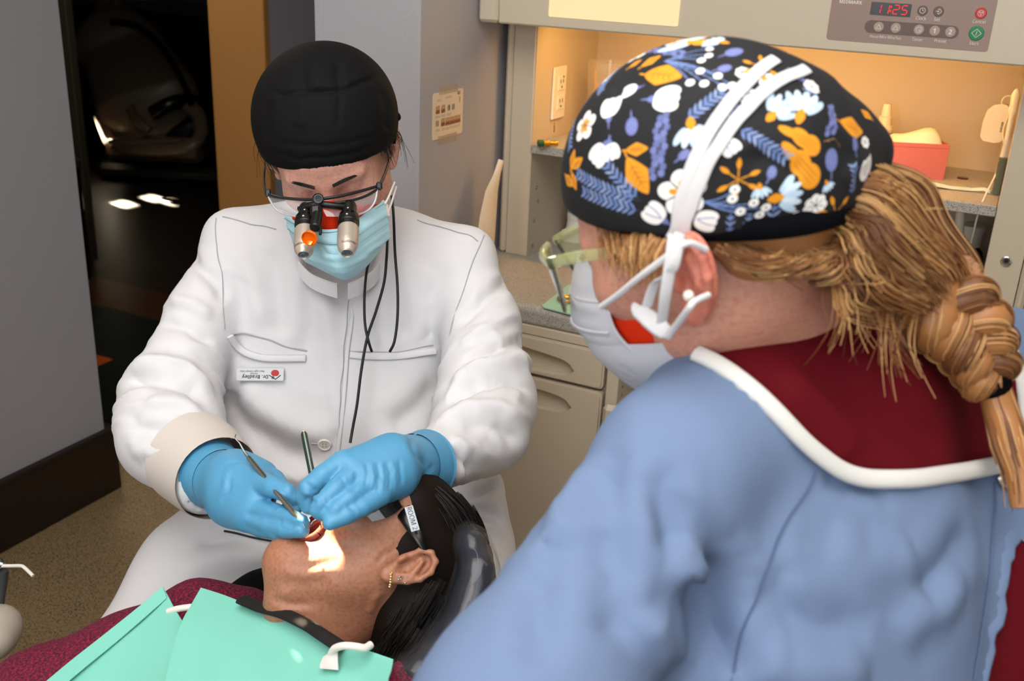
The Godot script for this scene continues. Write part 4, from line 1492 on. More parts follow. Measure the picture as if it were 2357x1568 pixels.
# ---------------------------------------------------------------- people: shared pieces
func skin(c: Color, spot: Color, seed_: int) -> StandardMaterial3D:
	var m := mat(Color.WHITE, 0.48)
	m.albedo_texture = noise_tex(0.05, [[0.0, spot], [0.3, c.lerp(spot, 0.35)], [0.5, c], [1.0, c.lightened(0.06)]], 512, seed_, 5)
	m.uv1_triplanar = true
	m.uv1_world_triplanar = true
	m.uv1_scale = Vector3.ONE * 7.0
	m.subsurf_scatter_enabled = true
	m.subsurf_scatter_strength = 0.12
	return m

func cloth(c: Color, rough := 0.85, seed_ := 60, amount := 0.05, scale := 60.0) -> StandardMaterial3D:
	var m := grain(c, amount, scale, rough, 0.25, seed_)
	m.metallic_specular = 0.22
	return m

# head frame: x to the person's left, y to the crown, z out of the face
func head_frame(at: Vector3, left: Vector3, face: Vector3) -> Transform3D:
	var z := face.normalized()
	var y := z.cross(left).normalized()
	var x := y.cross(z).normalized()
	return Transform3D(Basis(x, y, z), at)

func head_shape(f: Field, xf: Transform3D, open_jaw := false, k := 1.0) -> void:
	f.xf = xf
	var B := func(c: Vector3, r: Vector3, sm: float, cut := false): f.ball(c * k, r * k, sm, cut)
	var C := func(a: Vector3, b: Vector3, ra: float, rb: float, sm: float): f.cone(a * k, b * k, ra * k, rb * k, sm)
	B.call(Vector3(0, 0.024, -0.012), Vector3(0.074, 0.082, 0.095), 0.01)
	B.call(Vector3(0, -0.025, 0.026), Vector3(0.060, 0.075, 0.062), 0.03)
	B.call(Vector3(0, 0.035, 0.045), Vector3(0.058, 0.045, 0.045), 0.03)
	var drop := -0.02 if open_jaw else 0.0
	var back := -0.012 if open_jaw else 0.0
	for s in [-1.0, 1.0]:
		C.call(Vector3(0.056 * s, -0.035, -0.008), Vector3(0.05 * s, -0.066 + drop * 0.5, 0.008), 0.016, 0.016, 0.03)
		C.call(Vector3(0.05 * s, -0.066 + drop * 0.5, 0.008), Vector3(0.012 * s, -0.1 + drop, 0.068 + back), 0.016, 0.016, 0.03)
		B.call(Vector3(0.042 * s, -0.022, 0.062), Vector3(0.02, 0.018, 0.018), 0.03)
		B.call(Vector3(0.031 * s, 0.0, 0.097), Vector3(0.017, 0.012, 0.014), 0.012, true)
		B.call(Vector3(0.031 * s, 0.0, 0.078), Vector3(0.0125, 0.0125, 0.0125), 0.004)
		C.call(Vector3(0.014 * s, 0.017, 0.09), Vector3(0.046 * s, 0.019, 0.078), 0.006, 0.005, 0.012)
		B.call(Vector3(0.011 * s, -0.037, 0.098), Vector3(0.0075, 0.007, 0.009), 0.008)
	B.call(Vector3(0, -0.1 + drop, 0.072 + back), Vector3(0.02, 0.016, 0.016), 0.02)
	C.call(Vector3(0, 0.01, 0.088), Vector3(0, -0.034, 0.11), 0.007, 0.0105, 0.014)
	if not open_jaw:
		C.call(Vector3(-0.018, -0.066, 0.084), Vector3(0.018, -0.066, 0.084), 0.006, 0.006, 0.012)
		C.call(Vector3(-0.016, -0.076, 0.083), Vector3(0.016, -0.076, 0.083), 0.006, 0.006, 0.01)
	f.xf = Transform3D.IDENTITY

# an ear: frame x out of the head, y up the ear, z to the face
func ear_mesh(t: Transform3D, size := 1.0) -> Mb:
	var r := 0.045 * size
	var f := Field.new(t.origin - Vector3.ONE * r, t.origin + Vector3.ONE * r, 0.0012)
	f.xf = Transform3D(t.basis.scaled_local(Vector3.ONE), t.origin)
	var k := size
	# plate
	f.ball(Vector3(0.002, 0.002, -0.001) * k, Vector3(0.006, 0.029, 0.017) * k, 0.004)
	f.ball(Vector3(0.002, -0.022, 0.004) * k, Vector3(0.005, 0.012, 0.010) * k, 0.006)
	# bowl
	f.ball(Vector3(0.0125, -0.003, 0.003) * k, Vector3(0.0115, 0.014, 0.0095) * k, 0.004, true)
	f.ball(Vector3(0.0125, 0.012, -0.002) * k, Vector3(0.0085, 0.012, 0.008) * k, 0.004, true)
	# rim
	var rim := [Vector3(0.004, 0.004, 0.012), Vector3(0.008, 0.018, 0.012), Vector3(0.010, 0.028, 0.004), Vector3(0.011, 0.028, -0.007), Vector3(0.011, 0.018, -0.0155), Vector3(0.010, 0.004, -0.017), Vector3(0.008, -0.010, -0.013), Vector3(0.006, -0.022, -0.006), Vector3(0.005, -0.029, 0.003)]
	for i in rim.size() - 1:
		f.cone(rim[i] * k, rim[i + 1] * k, 0.0034 * k, 0.0034 * k, 0.003)
	# inner fold, tragus, lobe
	f.cone(Vector3(0.007, 0.014, -0.001) * k, Vector3(0.008, -0.004, -0.0095) * k, 0.0032 * k, 0.0036 * k, 0.004)
	f.cone(Vector3(0.008, -0.004, -0.0095) * k, Vector3(0.007, -0.015, -0.003) * k, 0.0036 * k, 0.0034 * k, 0.004)
	f.ball(Vector3(0.006, -0.004, 0.0135) * k, Vector3(0.005, 0.007, 0.004) * k, 0.004)
	f.ball(Vector3(0.005, -0.026, 0.004) * k, Vector3(0.0045, 0.009, 0.0085) * k, 0.004)
	return f.mesh(2)

# a bundle of hairs along a guide; spread at start, middle and end
func strands(b: Mb, guide: Array, n: int, spread: Array, thick: float, wild := 0.0, sides := 3) -> void:
	var g := curve(guide, 5)
	var m := g.size()
	for i in n:
		var a := rng.randf() * TAU
		var rr := sqrt(rng.randf())
		var pts := []
		var rad := []
		var w1 := Vector3(rng.randfn(), rng.randfn(), rng.randfn()) * wild
		var cut := m if wild == 0.0 else int(m * rng.randf_range(0.6, 1.0))
		cut = maxi(cut, 4)
		for j in cut:
			var t := float(j) / (m - 1)
			var s: float = lerpf(spread[0], spread[1], t * 2.0) if t < 0.5 else lerpf(spread[1], spread[2], t * 2.0 - 1.0)
			var d: Vector3 = (g[mini(j + 1, m - 1)] - g[maxi(j - 1, 0)]).normalized()
			var u := d.cross(Vector3(0.3, 0.2, 0.9)).normalized()
			var w := d.cross(u)
			pts.append(g[j] + (u * cos(a) + w * sin(a)) * (s * rr) + w1 * t * t)
			rad.append(thick * (1.0 - 0.7 * absf(t * 2.0 - 1.0) * (1.0 if t > 0.5 else 0.4)))
		b.tube(pts, rad, sides, false)

# splits a mesh by where its triangles lie
func split(b: Mb, inside: Callable) -> Array:
	var out := [Mb.new(), Mb.new()]
	var map := [{}, {}]
	for i in range(0, b.ix.size(), 3):
		var c := (b.p[b.ix[i]] + b.p[b.ix[i + 1]] + b.p[b.ix[i + 2]]) / 3.0
		var nn := b.n[b.ix[i]]
		var w := 0 if inside.call(c, nn) else 1
		for k in 3:
			var v := b.ix[i + k]
			if not map[w].has(v):
				map[w][v] = out[w].v(b.p[v], b.n[v])
			out[w].ix.append(map[w][v])
	return out

# a cloth patch: rows of control points drawn as a smooth sheet
func patch(ctrl: Array, per := 5, thick := 0.0015) -> Mb:
	var cols := []
	for r in ctrl:
		cols.append(curve(r, per))
	var rows := []
	var n: int = cols[0].size()
	var by := []
	for j in n:
		var line := []
		for r in cols:
			line.append(r[j])
		by.append(curve(line, per))
	for i in by[0].size():
		var row := []
		for j in n:
			row.append(by[j][i])
		rows.append(row)
	return Mb.new().sheet(rows, thick)

func people() -> void:
	dentist()
	patient()
	assistant()

# ---------------------------------------------------------------- dentist
func dentist() -> void:
	var d := thing("person", "person in white coat and black cap wearing loupes, bending over the patient", "person", Vector3(-0.55, 0, -1.75))
	var coat_m := cloth(Color(0.84, 0.84, 0.855), 0.8, 61, 0.025, 40.0)
	# ---- coat
	var f := Field.new(Vector3(-0.8407, 0.8616, -1.1669) - Vector3(0.5, 0.56, 0.42), Vector3(-0.8407, 0.8616, -1.1669) + Vector3(0.5, 0.42, 0.42), 0.0062)
	var SL := Vector3(-1.0586, 1.036, -1.2204)
	var SR := Vector3(-0.7436, 1.0314, -1.3449)
	var NB := Vector3(-0.9314, 1.0373, -1.3053)
	f.cone(SL, NB, 0.054, 0.075, 0.03)
	f.cone(NB, SR, 0.075, 0.055, 0.03)
	var tow := Vector3(0.461, 0.0792, 0.9334)
	# chest and belly
	f.cone(Vector3(-0.9936, 0.9138, -1.2468), Vector3(-0.8357, 0.9117, -1.3094), 0.115, 0.115, 0.06)
	f.cone(Vector3(-0.9893, 0.9991, -1.2733), Vector3(-0.8514, 0.9989, -1.3271), 0.09, 0.09, 0.06)
	f.cone(Vector3(-0.9712, 0.793, -1.206), Vector3(-0.8196, 0.7914, -1.2657), 0.115, 0.115, 0.06)
	f.cone(Vector3(-0.9613, 0.6521, -1.1744), Vector3(-0.808, 0.6531, -1.248), 0.125, 0.12, 0.06)
	f.ball(Vector3(-1.0792, 1.0599, -1.2089), Vector3.ONE * 0.028, 0.02)
	f.ball(Vector3(-0.7168, 1.0594, -1.3518), Vector3.ONE * 0.027, 0.02)
	# arms
	f.chain([[Vector3(-1.0583, 1.0348, -1.22), 0.056], [Vector3(-1.0584, 0.9552, -1.1267), 0.05], [Vector3(-1.0291, 0.8536, -1.0143), 0.068]], 0.03)
	f.chain([[Vector3(-1.0291, 0.8536, -1.0143), 0.068], [Vector3(-0.9915, 0.8307, -0.975), 0.07], [Vector3(-0.8837, 0.8187, -0.9204), 0.05]], 0.03)
	f.chain([[Vector3(-0.7433, 1.0301, -1.3445), 0.057], [Vector3(-0.6758, 0.965, -1.3015), 0.055], [Vector3(-0.6022, 0.8907, -1.1862), 0.07]], 0.03)
	f.chain([[Vector3(-0.6022, 0.8907, -1.1862), 0.07], [Vector3(-0.5779, 0.8851, -1.1242), 0.064], [Vector3(-0.5731, 0.8885, -1.0092), 0.0395]], 0.02)
	# lap
	f.chain([[Vector3(-0.9523, 0.5792, -1.1477), 0.12], [Vector3(-1.0025, 0.5436, -1.0374), 0.105], [Vector3(-0.9987, 0.467, -0.8878), 0.1]], 0.05)
	f.chain([[Vector3(-0.7919, 0.6072, -1.2361), 0.12], [Vector3(-0.6548, 0.6334, -1.194), 0.085], [Vector3(-0.5658, 0.5966, -1.1021), 0.07]], 0.05)
	f.chain([[Vector3(-0.7573, 0.6784, -1.2592), 0.07], [Vector3(-0.6362, 0.7159, -1.238), 0.035], [Vector3(-0.6171, 0.7016, -1.2173), 0.035]], 0.03)
	# neck opening
	f.cone(Vector3(-0.8516, 1.0351, -1.1763), Vector3(-0.9237, 1.0749, -1.3013), 0.05, 0.06, 0.02, true)
	# hollow in the sleeve end
	f.cone(Vector3(-0.8264, 0.8266, -0.8977), Vector3(-0.8725, 0.8206, -0.9147), 0.04, 0.032, 0.006, true)
	var b := f.mesh(1)
	var drape := [
		# upper right of the coat: sleeve seams and pulls
		[[Vector3(-1.1301, 1.0439, -1.1659), Vector3(-1.0834, 1.0226, -1.1434), Vector3(-1.0358, 1.0026, -1.1339), Vector3(-1.023, 0.9756, -1.1285)], 0.0115, -0.0128],
		[[Vector3(-1.1039, 0.9809, -1.1041), Vector3(-1.0513, 0.9803, -1.0933), Vector3(-1.0174, 0.9577, -1.0998)], 0.0101, 0.0109],
		[[Vector3(-1.0922, 0.9495, -1.0725), Vector3(-1.0288, 0.9548, -1.0575), Vector3(-0.9843, 0.9332, -1.0696)], 0.0101, -0.0109],
		[[Vector3(-1.0911, 0.8981, -1.0037), Vector3(-1.0379, 0.9205, -1.003), Vector3(-0.9837, 0.9217, -1.0056), Vector3(-0.9453, 0.8881, -1.0215)], 0.0144, 0.0217],
		[[Vector3(-1.0971, 0.8859, -0.9956), Vector3(-1.0363, 0.8981, -0.9823), Vector3(-0.9775, 0.9028, -0.9886), Vector3(-0.9467, 0.8775, -1.0044)], 0.0115, -0.0181],
		[[Vector3(-1.0287, 0.8734, -0.9636), Vector3(-0.9774, 0.8868, -0.97), Vector3(-0.942, 0.8646, -0.9893)], 0.0130, 0.0128],
		[[Vector3(-1.0742, 0.8416, -0.964), Vector3(-1.0026, 0.8514, -0.9429), Vector3(-0.951, 0.8497, -0.955), Vector3(-0.9241, 0.8411, -0.976)], 0.0130, -0.0109],
		[[Vector3(-1.0401, 0.8109, -0.9434), Vector3(-0.9715, 0.8306, -0.9251), Vector3(-0.9271, 0.8344, -0.9361)], 0.0115, 0.0109],
		[[Vector3(-0.9841, 0.7899, -0.9255), Vector3(-0.9397, 0.8299, -0.9163), Vector3(-0.9169, 0.8476, -0.9347)], 0.0101, -0.0091],
		# other sleeve
		[[Vector3(-0.6529, 1.0224, -1.3606), Vector3(-0.6648, 1.0025, -1.299), Vector3(-0.6965, 0.9582, -1.265)], 0.0115, -0.0128],
		[[Vector3(-0.6324, 0.9764, -1.3389), Vector3(-0.6429, 0.9735, -1.2733), Vector3(-0.6824, 0.9413, -1.2408)], 0.0108, 0.0128],
		[[Vector3(-0.6037, 0.941, -1.3138), Vector3(-0.6169, 0.9515, -1.2526), Vector3(-0.6571, 0.9234, -1.2096)], 0.0108, -0.0145],
		[[Vector3(-0.5809, 0.9186, -1.2914), Vector3(-0.5994, 0.9416, -1.233), Vector3(-0.6261, 0.9301, -1.1916), Vector3(-0.6563, 0.8898, -1.1719)], 0.0144, 0.0199],
		[[Vector3(-0.5586, 0.8919, -1.255), Vector3(-0.5772, 0.9284, -1.1905), Vector3(-0.6139, 0.919, -1.1571), Vector3(-0.6448, 0.8851, -1.1398)], 0.0115, -0.0181],
		[[Vector3(-0.5487, 0.8619, -1.2232), Vector3(-0.5674, 0.9026, -1.1604), Vector3(-0.6006, 0.905, -1.1337), Vector3(-0.6376, 0.8766, -1.1158)], 0.0122, 0.0128],
		[[Vector3(-0.5462, 0.8413, -1.1919), Vector3(-0.5648, 0.8858, -1.1308), Vector3(-0.5974, 0.8883, -1.1044)], 0.0108, -0.0109],
		[[Vector3(-0.5572, 0.831, -1.1467), Vector3(-0.5723, 0.8691, -1.0963), Vector3(-0.6047, 0.873, -1.0825)], 0.0101, 0.0091],
		[[Vector3(-0.5736, 0.827, -1.1015), Vector3(-0.5803, 0.8568, -1.0754), Vector3(-0.6039, 0.8709, -1.0583)], 0.0086, -0.0091],
		[[Vector3(-0.5829, 0.8201, -1.0822), Vector3(-0.5891, 0.85, -1.0564)], 0.0086, 0.0091],
		# front of the coat
		[[Vector3(-1.0445, 1.0532, -1.1869), Vector3(-0.9897, 1.008, -1.1582), Vector3(-0.9576, 0.9452, -1.1349)], 0.0180, 0.0109],
		[[Vector3(-0.9968, 1.0555, -1.2106), Vector3(-0.9446, 0.9947, -1.1622), Vector3(-0.92, 0.9382, -1.138)], 0.0216, -0.0128],
		[[Vector3(-0.9268, 1.0145, -1.2028), Vector3(-0.8905, 0.964, -1.163), Vector3(-0.8906, 0.9093, -1.1397)], 0.0180, -0.0109],
		[[Vector3(-0.9033, 1.0156, -1.2145), Vector3(-0.8591, 0.9534, -1.1735), Vector3(-0.8356, 0.8695, -1.149), Vector3(-0.82, 0.8095, -1.1309)], 0.0130, 0.0072],
		[[Vector3(-0.8386, 1.0188, -1.2467), Vector3(-0.7835, 0.9814, -1.2215), Vector3(-0.7573, 0.9402, -1.2164)], 0.0216, -0.0109],
		[[Vector3(-0.7773, 1.0414, -1.3093), Vector3(-0.7506, 0.9922, -1.2536), Vector3(-0.7298, 0.9477, -1.2327)], 0.0180, 0.0109],
		[[Vector3(-1.0087, 0.8679, -1.1014), Vector3(-0.9668, 0.8224, -1.0782), Vector3(-0.8985, 0.7769, -1.0914), Vector3(-0.8434, 0.763, -1.1236)], 0.0216, -0.0181],
		[[Vector3(-0.9936, 0.8811, -1.1141), Vector3(-0.9298, 0.8466, -1.0943), Vector3(-0.8645, 0.8134, -1.1113), Vector3(-0.8224, 0.8052, -1.1397)], 0.0216, 0.0145],
		[[Vector3(-0.9624, 0.7897, -1.0901), Vector3(-0.8992, 0.7479, -1.0906), Vector3(-0.8541, 0.727, -1.115)], 0.0180, 0.0145],
		[[Vector3(-0.7102, 0.8865, -1.2398), Vector3(-0.7197, 0.8449, -1.1938), Vector3(-0.7492, 0.8191, -1.1687)], 0.0216, -0.0145],
		[[Vector3(-0.7044, 0.8314, -1.2191), Vector3(-0.7283, 0.8037, -1.184), Vector3(-0.7722, 0.7893, -1.1569)], 0.0216, 0.0145],
		[[Vector3(-0.9103, 0.7118, -1.0818), Vector3(-0.8476, 0.6963, -1.1051), Vector3(-0.8032, 0.7109, -1.1325)], 0.0216, -0.0181],
		[[Vector3(-0.9941, 0.6385, -0.9987), Vector3(-0.9249, 0.6585, -1.0165), Vector3(-0.8704, 0.6438, -1.0481)], 0.0144, -0.0109],
		[[Vector3(-0.9942, 0.6004, -0.9587), Vector3(-0.9293, 0.6387, -0.9822), Vector3(-0.8667, 0.6365, -1.023)], 0.0216, 0.0109],
		[[Vector3(-0.621, 0.7332, -1.1814), Vector3(-0.6006, 0.7462, -1.1967), Vector3(-0.5898, 0.7542, -1.2171)], 0.0086, -0.0128],
		[[Vector3(-0.6232, 0.7139, -1.1602), Vector3(-0.596, 0.7213, -1.1763), Vector3(-0.5701, 0.7115, -1.1965)], 0.0101, -0.0145],
		[[Vector3(-0.6097, 0.7017, -1.1496), Vector3(-0.5883, 0.7087, -1.1628), Vector3(-0.5585, 0.6931, -1.1823)], 0.0101, 0.0109],
	]
	folds(b, drape)
	rumple(b, Vector3(-1.0133, 0.8838, -0.9991), 0.15, Vector3(-0.9915, 0.8307, -0.975) - Vector3(-1.0584, 0.9552, -1.1267), 0.0045, 14.3, 5)
	rumple(b, Vector3(-0.6006, 0.912, -1.1842), 0.15, Vector3(-0.5779, 0.8851, -1.1242) - Vector3(-0.6758, 0.965, -1.3015), 0.0045, 14.3, 8)
	rumple(b, Vector3(-0.9224, 0.8374, -0.9396), 0.10, Vector3(-0.8837, 0.8187, -0.9204) - Vector3(-0.9915, 0.8307, -0.975), 0.0023, 18.7, 9)
	rumple(b, Vector3(-0.5705, 0.8857, -1.0449), 0.10, Vector3(-0.5727, 0.8897, -1.0041) - Vector3(-0.5779, 0.8851, -1.1242), 0.0036, 18.7, 10)
	rumple(b, Vector3(-1.051, 0.9835, -1.1304), 0.11, Vector3(-1.0584, 0.9552, -1.1267) - Vector3(-1.0583, 1.0348, -1.22), 0.0027, 12.1, 12)
	rumple(b, Vector3(-0.6912, 0.9921, -1.2938), 0.11, Vector3(-0.6758, 0.965, -1.3015) - Vector3(-0.7433, 1.0301, -1.3445), 0.0027, 12.1, 13)
	rumple(b, Vector3(-0.8291, 0.7514, -1.1255), 0.2, Vector3(0.071, 0.9457, -0.4367), 0.0027, 7.2, 14)
	rumple(b, Vector3(-0.6092, 0.7118, -1.2017), 0.09, Vector3(0.2498, 0.9546, -0.5258), 0.0045, 14.3, 15)
	var coat := part(d, "coat", b.done(), coat_m, "white knee-length clinic coat")
	# sewn details lie on the cloth
	var line_m := mat(Color(0.66, 0.66, 0.68), 0.9)
	var seams := [
		[Vector3(-1.078, 1.0891, -1.1863), Vector3(-1.0548, 1.0576, -1.1602), Vector3(-1.0319, 1.0121, -1.1398), Vector3(-1.0069, 0.9427, -1.1103)],
		[Vector3(-0.697, 1.0847, -1.3424), Vector3(-0.6973, 1.0315, -1.2958), Vector3(-0.6977, 0.9614, -1.2539), Vector3(-0.6903, 0.8767, -1.2214)],
		[Vector3(-0.8544, 0.9963, -1.2177), Vector3(-0.8364, 0.9424, -1.1796), Vector3(-0.8269, 0.8699, -1.1533), Vector3(-0.817, 0.8036, -1.1298)],
		[Vector3(-1.0702, 1.0895, -1.1901), Vector3(-1.026, 1.0846, -1.1973), Vector3(-0.9826, 1.0774, -1.2149)],
		[Vector3(-0.801, 1.0966, -1.3216), Vector3(-0.746, 1.0892, -1.3328), Vector3(-0.7027, 1.0782, -1.3369)],
	]
	for s in seams:
		part(coat, "seam", Mb.new().tube(snapped_line(b, s, 0.0012, 8, 2), 0.0007, 5).done(), line_m)
	# placket edge
	var pl := snapped_line(b, [Vector3(-0.8573, 1.0086, -1.2335), Vector3(-0.8397, 0.9755, -1.204), Vector3(-0.831, 0.9305, -1.1771), Vector3(-0.8229, 0.8701, -1.1553), Vector3(-0.8147, 0.8037, -1.1309), Vector3(-0.8114, 0.7553, -1.1119)], 0.0022)
	part(coat, "placket", Mb.new().tube(pl, 0.0032, 8, true, 0.45, Vector3(0.4018, 0.3589, 0.8425)).done(), coat_m)
	# pockets: open welt on one side, closed on the other
	var welt := snapped_line(b, [Vector3(-0.9981, 0.934, -1.1108), Vector3(-0.978, 0.9232, -1.1039), Vector3(-0.9493, 0.9172, -1.1032), Vector3(-0.9196, 0.9138, -1.1159), Vector3(-0.8773, 0.9159, -1.137)], 0.003)
	part(coat, "pocket_welt", Mb.new().tube(welt, 0.0055, 8, true, 0.5, Vector3(0.3624, 0.5453, 0.7819)).done(), coat_m, "gaping breast pocket edge")
	var wl2 := snapped_line(b, [Vector3(-0.9972, 0.9383, -1.1131), Vector3(-0.9734, 0.9428, -1.1145), Vector3(-0.9372, 0.9419, -1.1195), Vector3(-0.906, 0.9314, -1.1299), Vector3(-0.8784, 0.9267, -1.1411)], 0.001)
	part(coat, "pocket_lining_edge", Mb.new().tube(wl2, 0.0012, 6).done(), line_m)
	var w2 := snapped_line(b, [Vector3(-0.825, 0.9186, -1.175), Vector3(-0.7827, 0.9231, -1.1851), Vector3(-0.7431, 0.9274, -1.2059), Vector3(-0.7149, 0.9326, -1.2334)], 0.0015)
	part(coat, "pocket_welt", Mb.new().tube(w2, 0.0055, 8, true, 0.35, Vector3(0.3624, 0.5453, 0.7819)).done(), coat_m)
	var w3 := snapped_line(b, [Vector3(-0.8265, 0.9258, -1.1773), Vector3(-0.7841, 0.9296, -1.1873), Vector3(-0.7446, 0.9346, -1.2082), Vector3(-0.7164, 0.9398, -1.2358)], 0.0008)
	part(coat, "pocket_seam", Mb.new().tube(w3, 0.0008, 5).done(), line_m)
	# sleeve cuffs turned back
	var cuff := Mb.new()
	var cr := [Vector3(-0.9334, 0.8258, -0.9472), Vector3(-0.9043, 0.825, -0.937), Vector3(-0.8744, 0.8249, -0.9239), Vector3(-0.857, 0.8257, -0.916)]
	cuff.tube(curve(cr, 3), [0.0645, 0.065, 0.0648, 0.064, 0.0632, 0.0622, 0.061, 0.0598, 0.0585, 0.0572], 34, false)
	part(coat, "cuff", cuff.done(), cloth(Color(0.82, 0.79, 0.76), 0.85, 66, 0.04, 40.0), "stained cream sleeve cuff")
	# collar stand
	for c in [[Vector3(-0.9683, 1.0569, -1.2249), Vector3(-0.9337, 1.0396, -1.196), Vector3(-0.8996, 1.0281, -1.18), Vector3(-0.87, 1.0242, -1.1747), Vector3(-0.8472, 1.0213, -1.1761)], [Vector3(-0.8395, 1.0715, -1.2984), Vector3(-0.8238, 1.0524, -1.2598), Vector3(-0.8161, 1.0363, -1.2269), Vector3(-0.8218, 1.0272, -1.2013), Vector3(-0.8333, 1.0208, -1.1825)]]:
		var lo := []
		var hi := []
		for q in c:
			hi.append(q + Vector3(-0.0024, 0.0045, -0.0043))
			lo.append(q + Vector3(0.0024, -0.0156, 0.0032))
		part(coat, "collar", patch([hi, c, lo], 4, 0.0025).done(), coat_m)
	# buttons
	for q in [Vector3(-0.827, 1.023, -1.1888), Vector3(-0.8316, 0.7932, -1.1183)]:
		var i := snap(b, q)
		var nn := b.n[i]
		var rr := 0.0062 if q.y > 1.0 else 0.0105
		var bt := part(coat, "button", Mb.new().lathe(b.p[i] + nn * 0.001, nn, [Vector2(rr, 0), Vector2(rr, 0.0015), Vector2(rr * 0.85, 0.0028), Vector2(rr * 0.7, 0.0018), Vector2(0, 0.0018)], 22).done(), mat(Color(0.86, 0.85, 0.82), 0.3))
		var hl := Mb.new()
		for k in 4:
			var t := nn.cross(Vector3.UP).normalized()
			var u := t.cross(nn)
			hl.lathe(b.p[i] + nn * 0.0028 + (t * (1 if k % 2 else -1) + u * (1 if k > 1 else -1)) * rr * 0.22, nn, [Vector2(rr * 0.09, 0), Vector2(rr * 0.09, 0.0004), Vector2(0, 0.0004)], 8)
		part(bt, "stitch_hole", hl.done(), mat(Color(0.5, 0.5, 0.5), 0.8))
	var bh := snapped_line(b, [Vector3(-0.8516, 0.7964, -1.1102), Vector3(-0.8371, 0.7941, -1.1161)], 0.0008, 3)
	part(coat, "buttonhole", Mb.new().tube(bh, 0.0012, 5).done(), line_m)
	# black trousers under the open coat front
	var tr := Field.new(Vector3(-0.8269, 0.6244, -0.9538) - Vector3.ONE * 0.16, Vector3(-0.8269, 0.6244, -0.9538) + Vector3.ONE * 0.16, 0.007)
	tr.chain([[Vector3(-0.8217, 0.5737, -1.0652), 0.05], [Vector3(-0.8473, 0.5827, -0.9856), 0.05], [Vector3(-0.8681, 0.576, -0.9254), 0.05]], 0.03)
	var tm := tr.mesh(1)
	part(d, "trousers", tm.done(), cloth(Color(0.022, 0.022, 0.024), 0.8, 67), "black trousers showing past the coat hem")
	var hem := snapped_line(b, [Vector3(-0.9076, 0.5845, -0.9576), Vector3(-0.8732, 0.6038, -0.9704), Vector3(-0.8535, 0.6122, -0.9952), Vector3(-0.838, 0.6201, -1.006)], 0.003)
	part(coat, "hem", Mb.new().tube(hem, 0.0022, 6).done(), coat_m)
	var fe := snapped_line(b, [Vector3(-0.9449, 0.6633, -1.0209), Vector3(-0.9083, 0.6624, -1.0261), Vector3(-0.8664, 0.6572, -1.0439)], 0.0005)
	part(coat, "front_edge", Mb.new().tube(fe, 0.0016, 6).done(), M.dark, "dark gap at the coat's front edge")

	# ---- head
	var hx := head_frame(Vector3(-0.851, 1.2212, -1.1727), Vector3(0.8825, 0.1449, -0.4589), Vector3(0.4668, -0.4597, 0.7566))
	var hf := Field.new(hx.origin - Vector3.ONE * 0.15, hx.origin + Vector3.ONE * 0.15, 0.0034)
	head_shape(hf, hx)
	hf.cone(hx * Vector3(0, -0.05, -0.02), Vector3(-0.907, 1.055, -1.277), 0.05, 0.055, 0.03)
	var sk := skin(Color(0.80, 0.60, 0.53), Color(0.70, 0.45, 0.40), 71)
	part(d, "head", hf.mesh(1).done(), sk)
	for s in [1.0, -1.0]:
		var et := Transform3D(Basis(hx.basis.x * s, hx.basis.y, hx.basis.z), hx * Vector3(0.0765 * s, -0.012, -0.012))
		et.basis = et.basis * Basis(Vector3.UP, -0.45 * s)
		part(d, "ear", ear_mesh(et).done(), sk)
	# brows and closed lids
	var dark_hair := mat(Color(0.07, 0.045, 0.03), 0.5)
	var brow := Mb.new()
	for s in [-1.0, 1.0]:
		strands(brow, [hx * Vector3(0.012 * s, 0.0185, 0.0985), hx * Vector3(0.03 * s, 0.0235, 0.0945), hx * Vector3(0.05 * s, 0.019, 0.079)], 34, [0.0026, 0.0024, 0.001], 0.0004)
	part(d, "eyebrows", brow.done(), dark_hair).set_meta("kind", "stuff")
	# hair at the sides under the cap
	var hair := Mb.new()
	for s in [-1.0, 1.0]:
		for k in 5:
			strands(hair, [hx * Vector3(0.07 * s, 0.05 - k * 0.005, 0.03 - k * 0.02), hx * Vector3(0.079 * s, 0.015, 0.02 - k * 0.02), hx * Vector3(0.077 * s, -0.03, 0.0 - k * 0.015)], 34, [0.008, 0.006, 0.008], 0.0006, 0.004)
		strands(hair, [hx * Vector3(0.076 * s, 0.04, 0.0), hx * Vector3(0.095 * s, 0.01, 0.0), hx * Vector3(0.092 * s, -0.03, 0.02)], 14, [0.004, 0.012, 0.015], 0.00035, 0.012)
	part(d, "hair", hair.done(), dark_hair, "dark wisps of hair under the cap").set_meta("kind", "stuff")
	# ---- black cap
	var cf := Field.new(hx.origin - Vector3.ONE * 0.15, hx.origin + Vector3.ONE * 0.15, 0.0038)
	cf.xf = hx
	cf.ball(Vector3(0, 0.034, -0.014), Vector3(0.094, 0.094, 0.108), 0.01)
	cf.ball(Vector3(0, 0.052, -0.03), Vector3(0.086, 0.075, 0.09), 0.04)
	cf.plane(Vector3(0, 0.040, 0.09), Vector3(0, -1, 0.36), 0.004)
	var cb := cf.mesh(1)
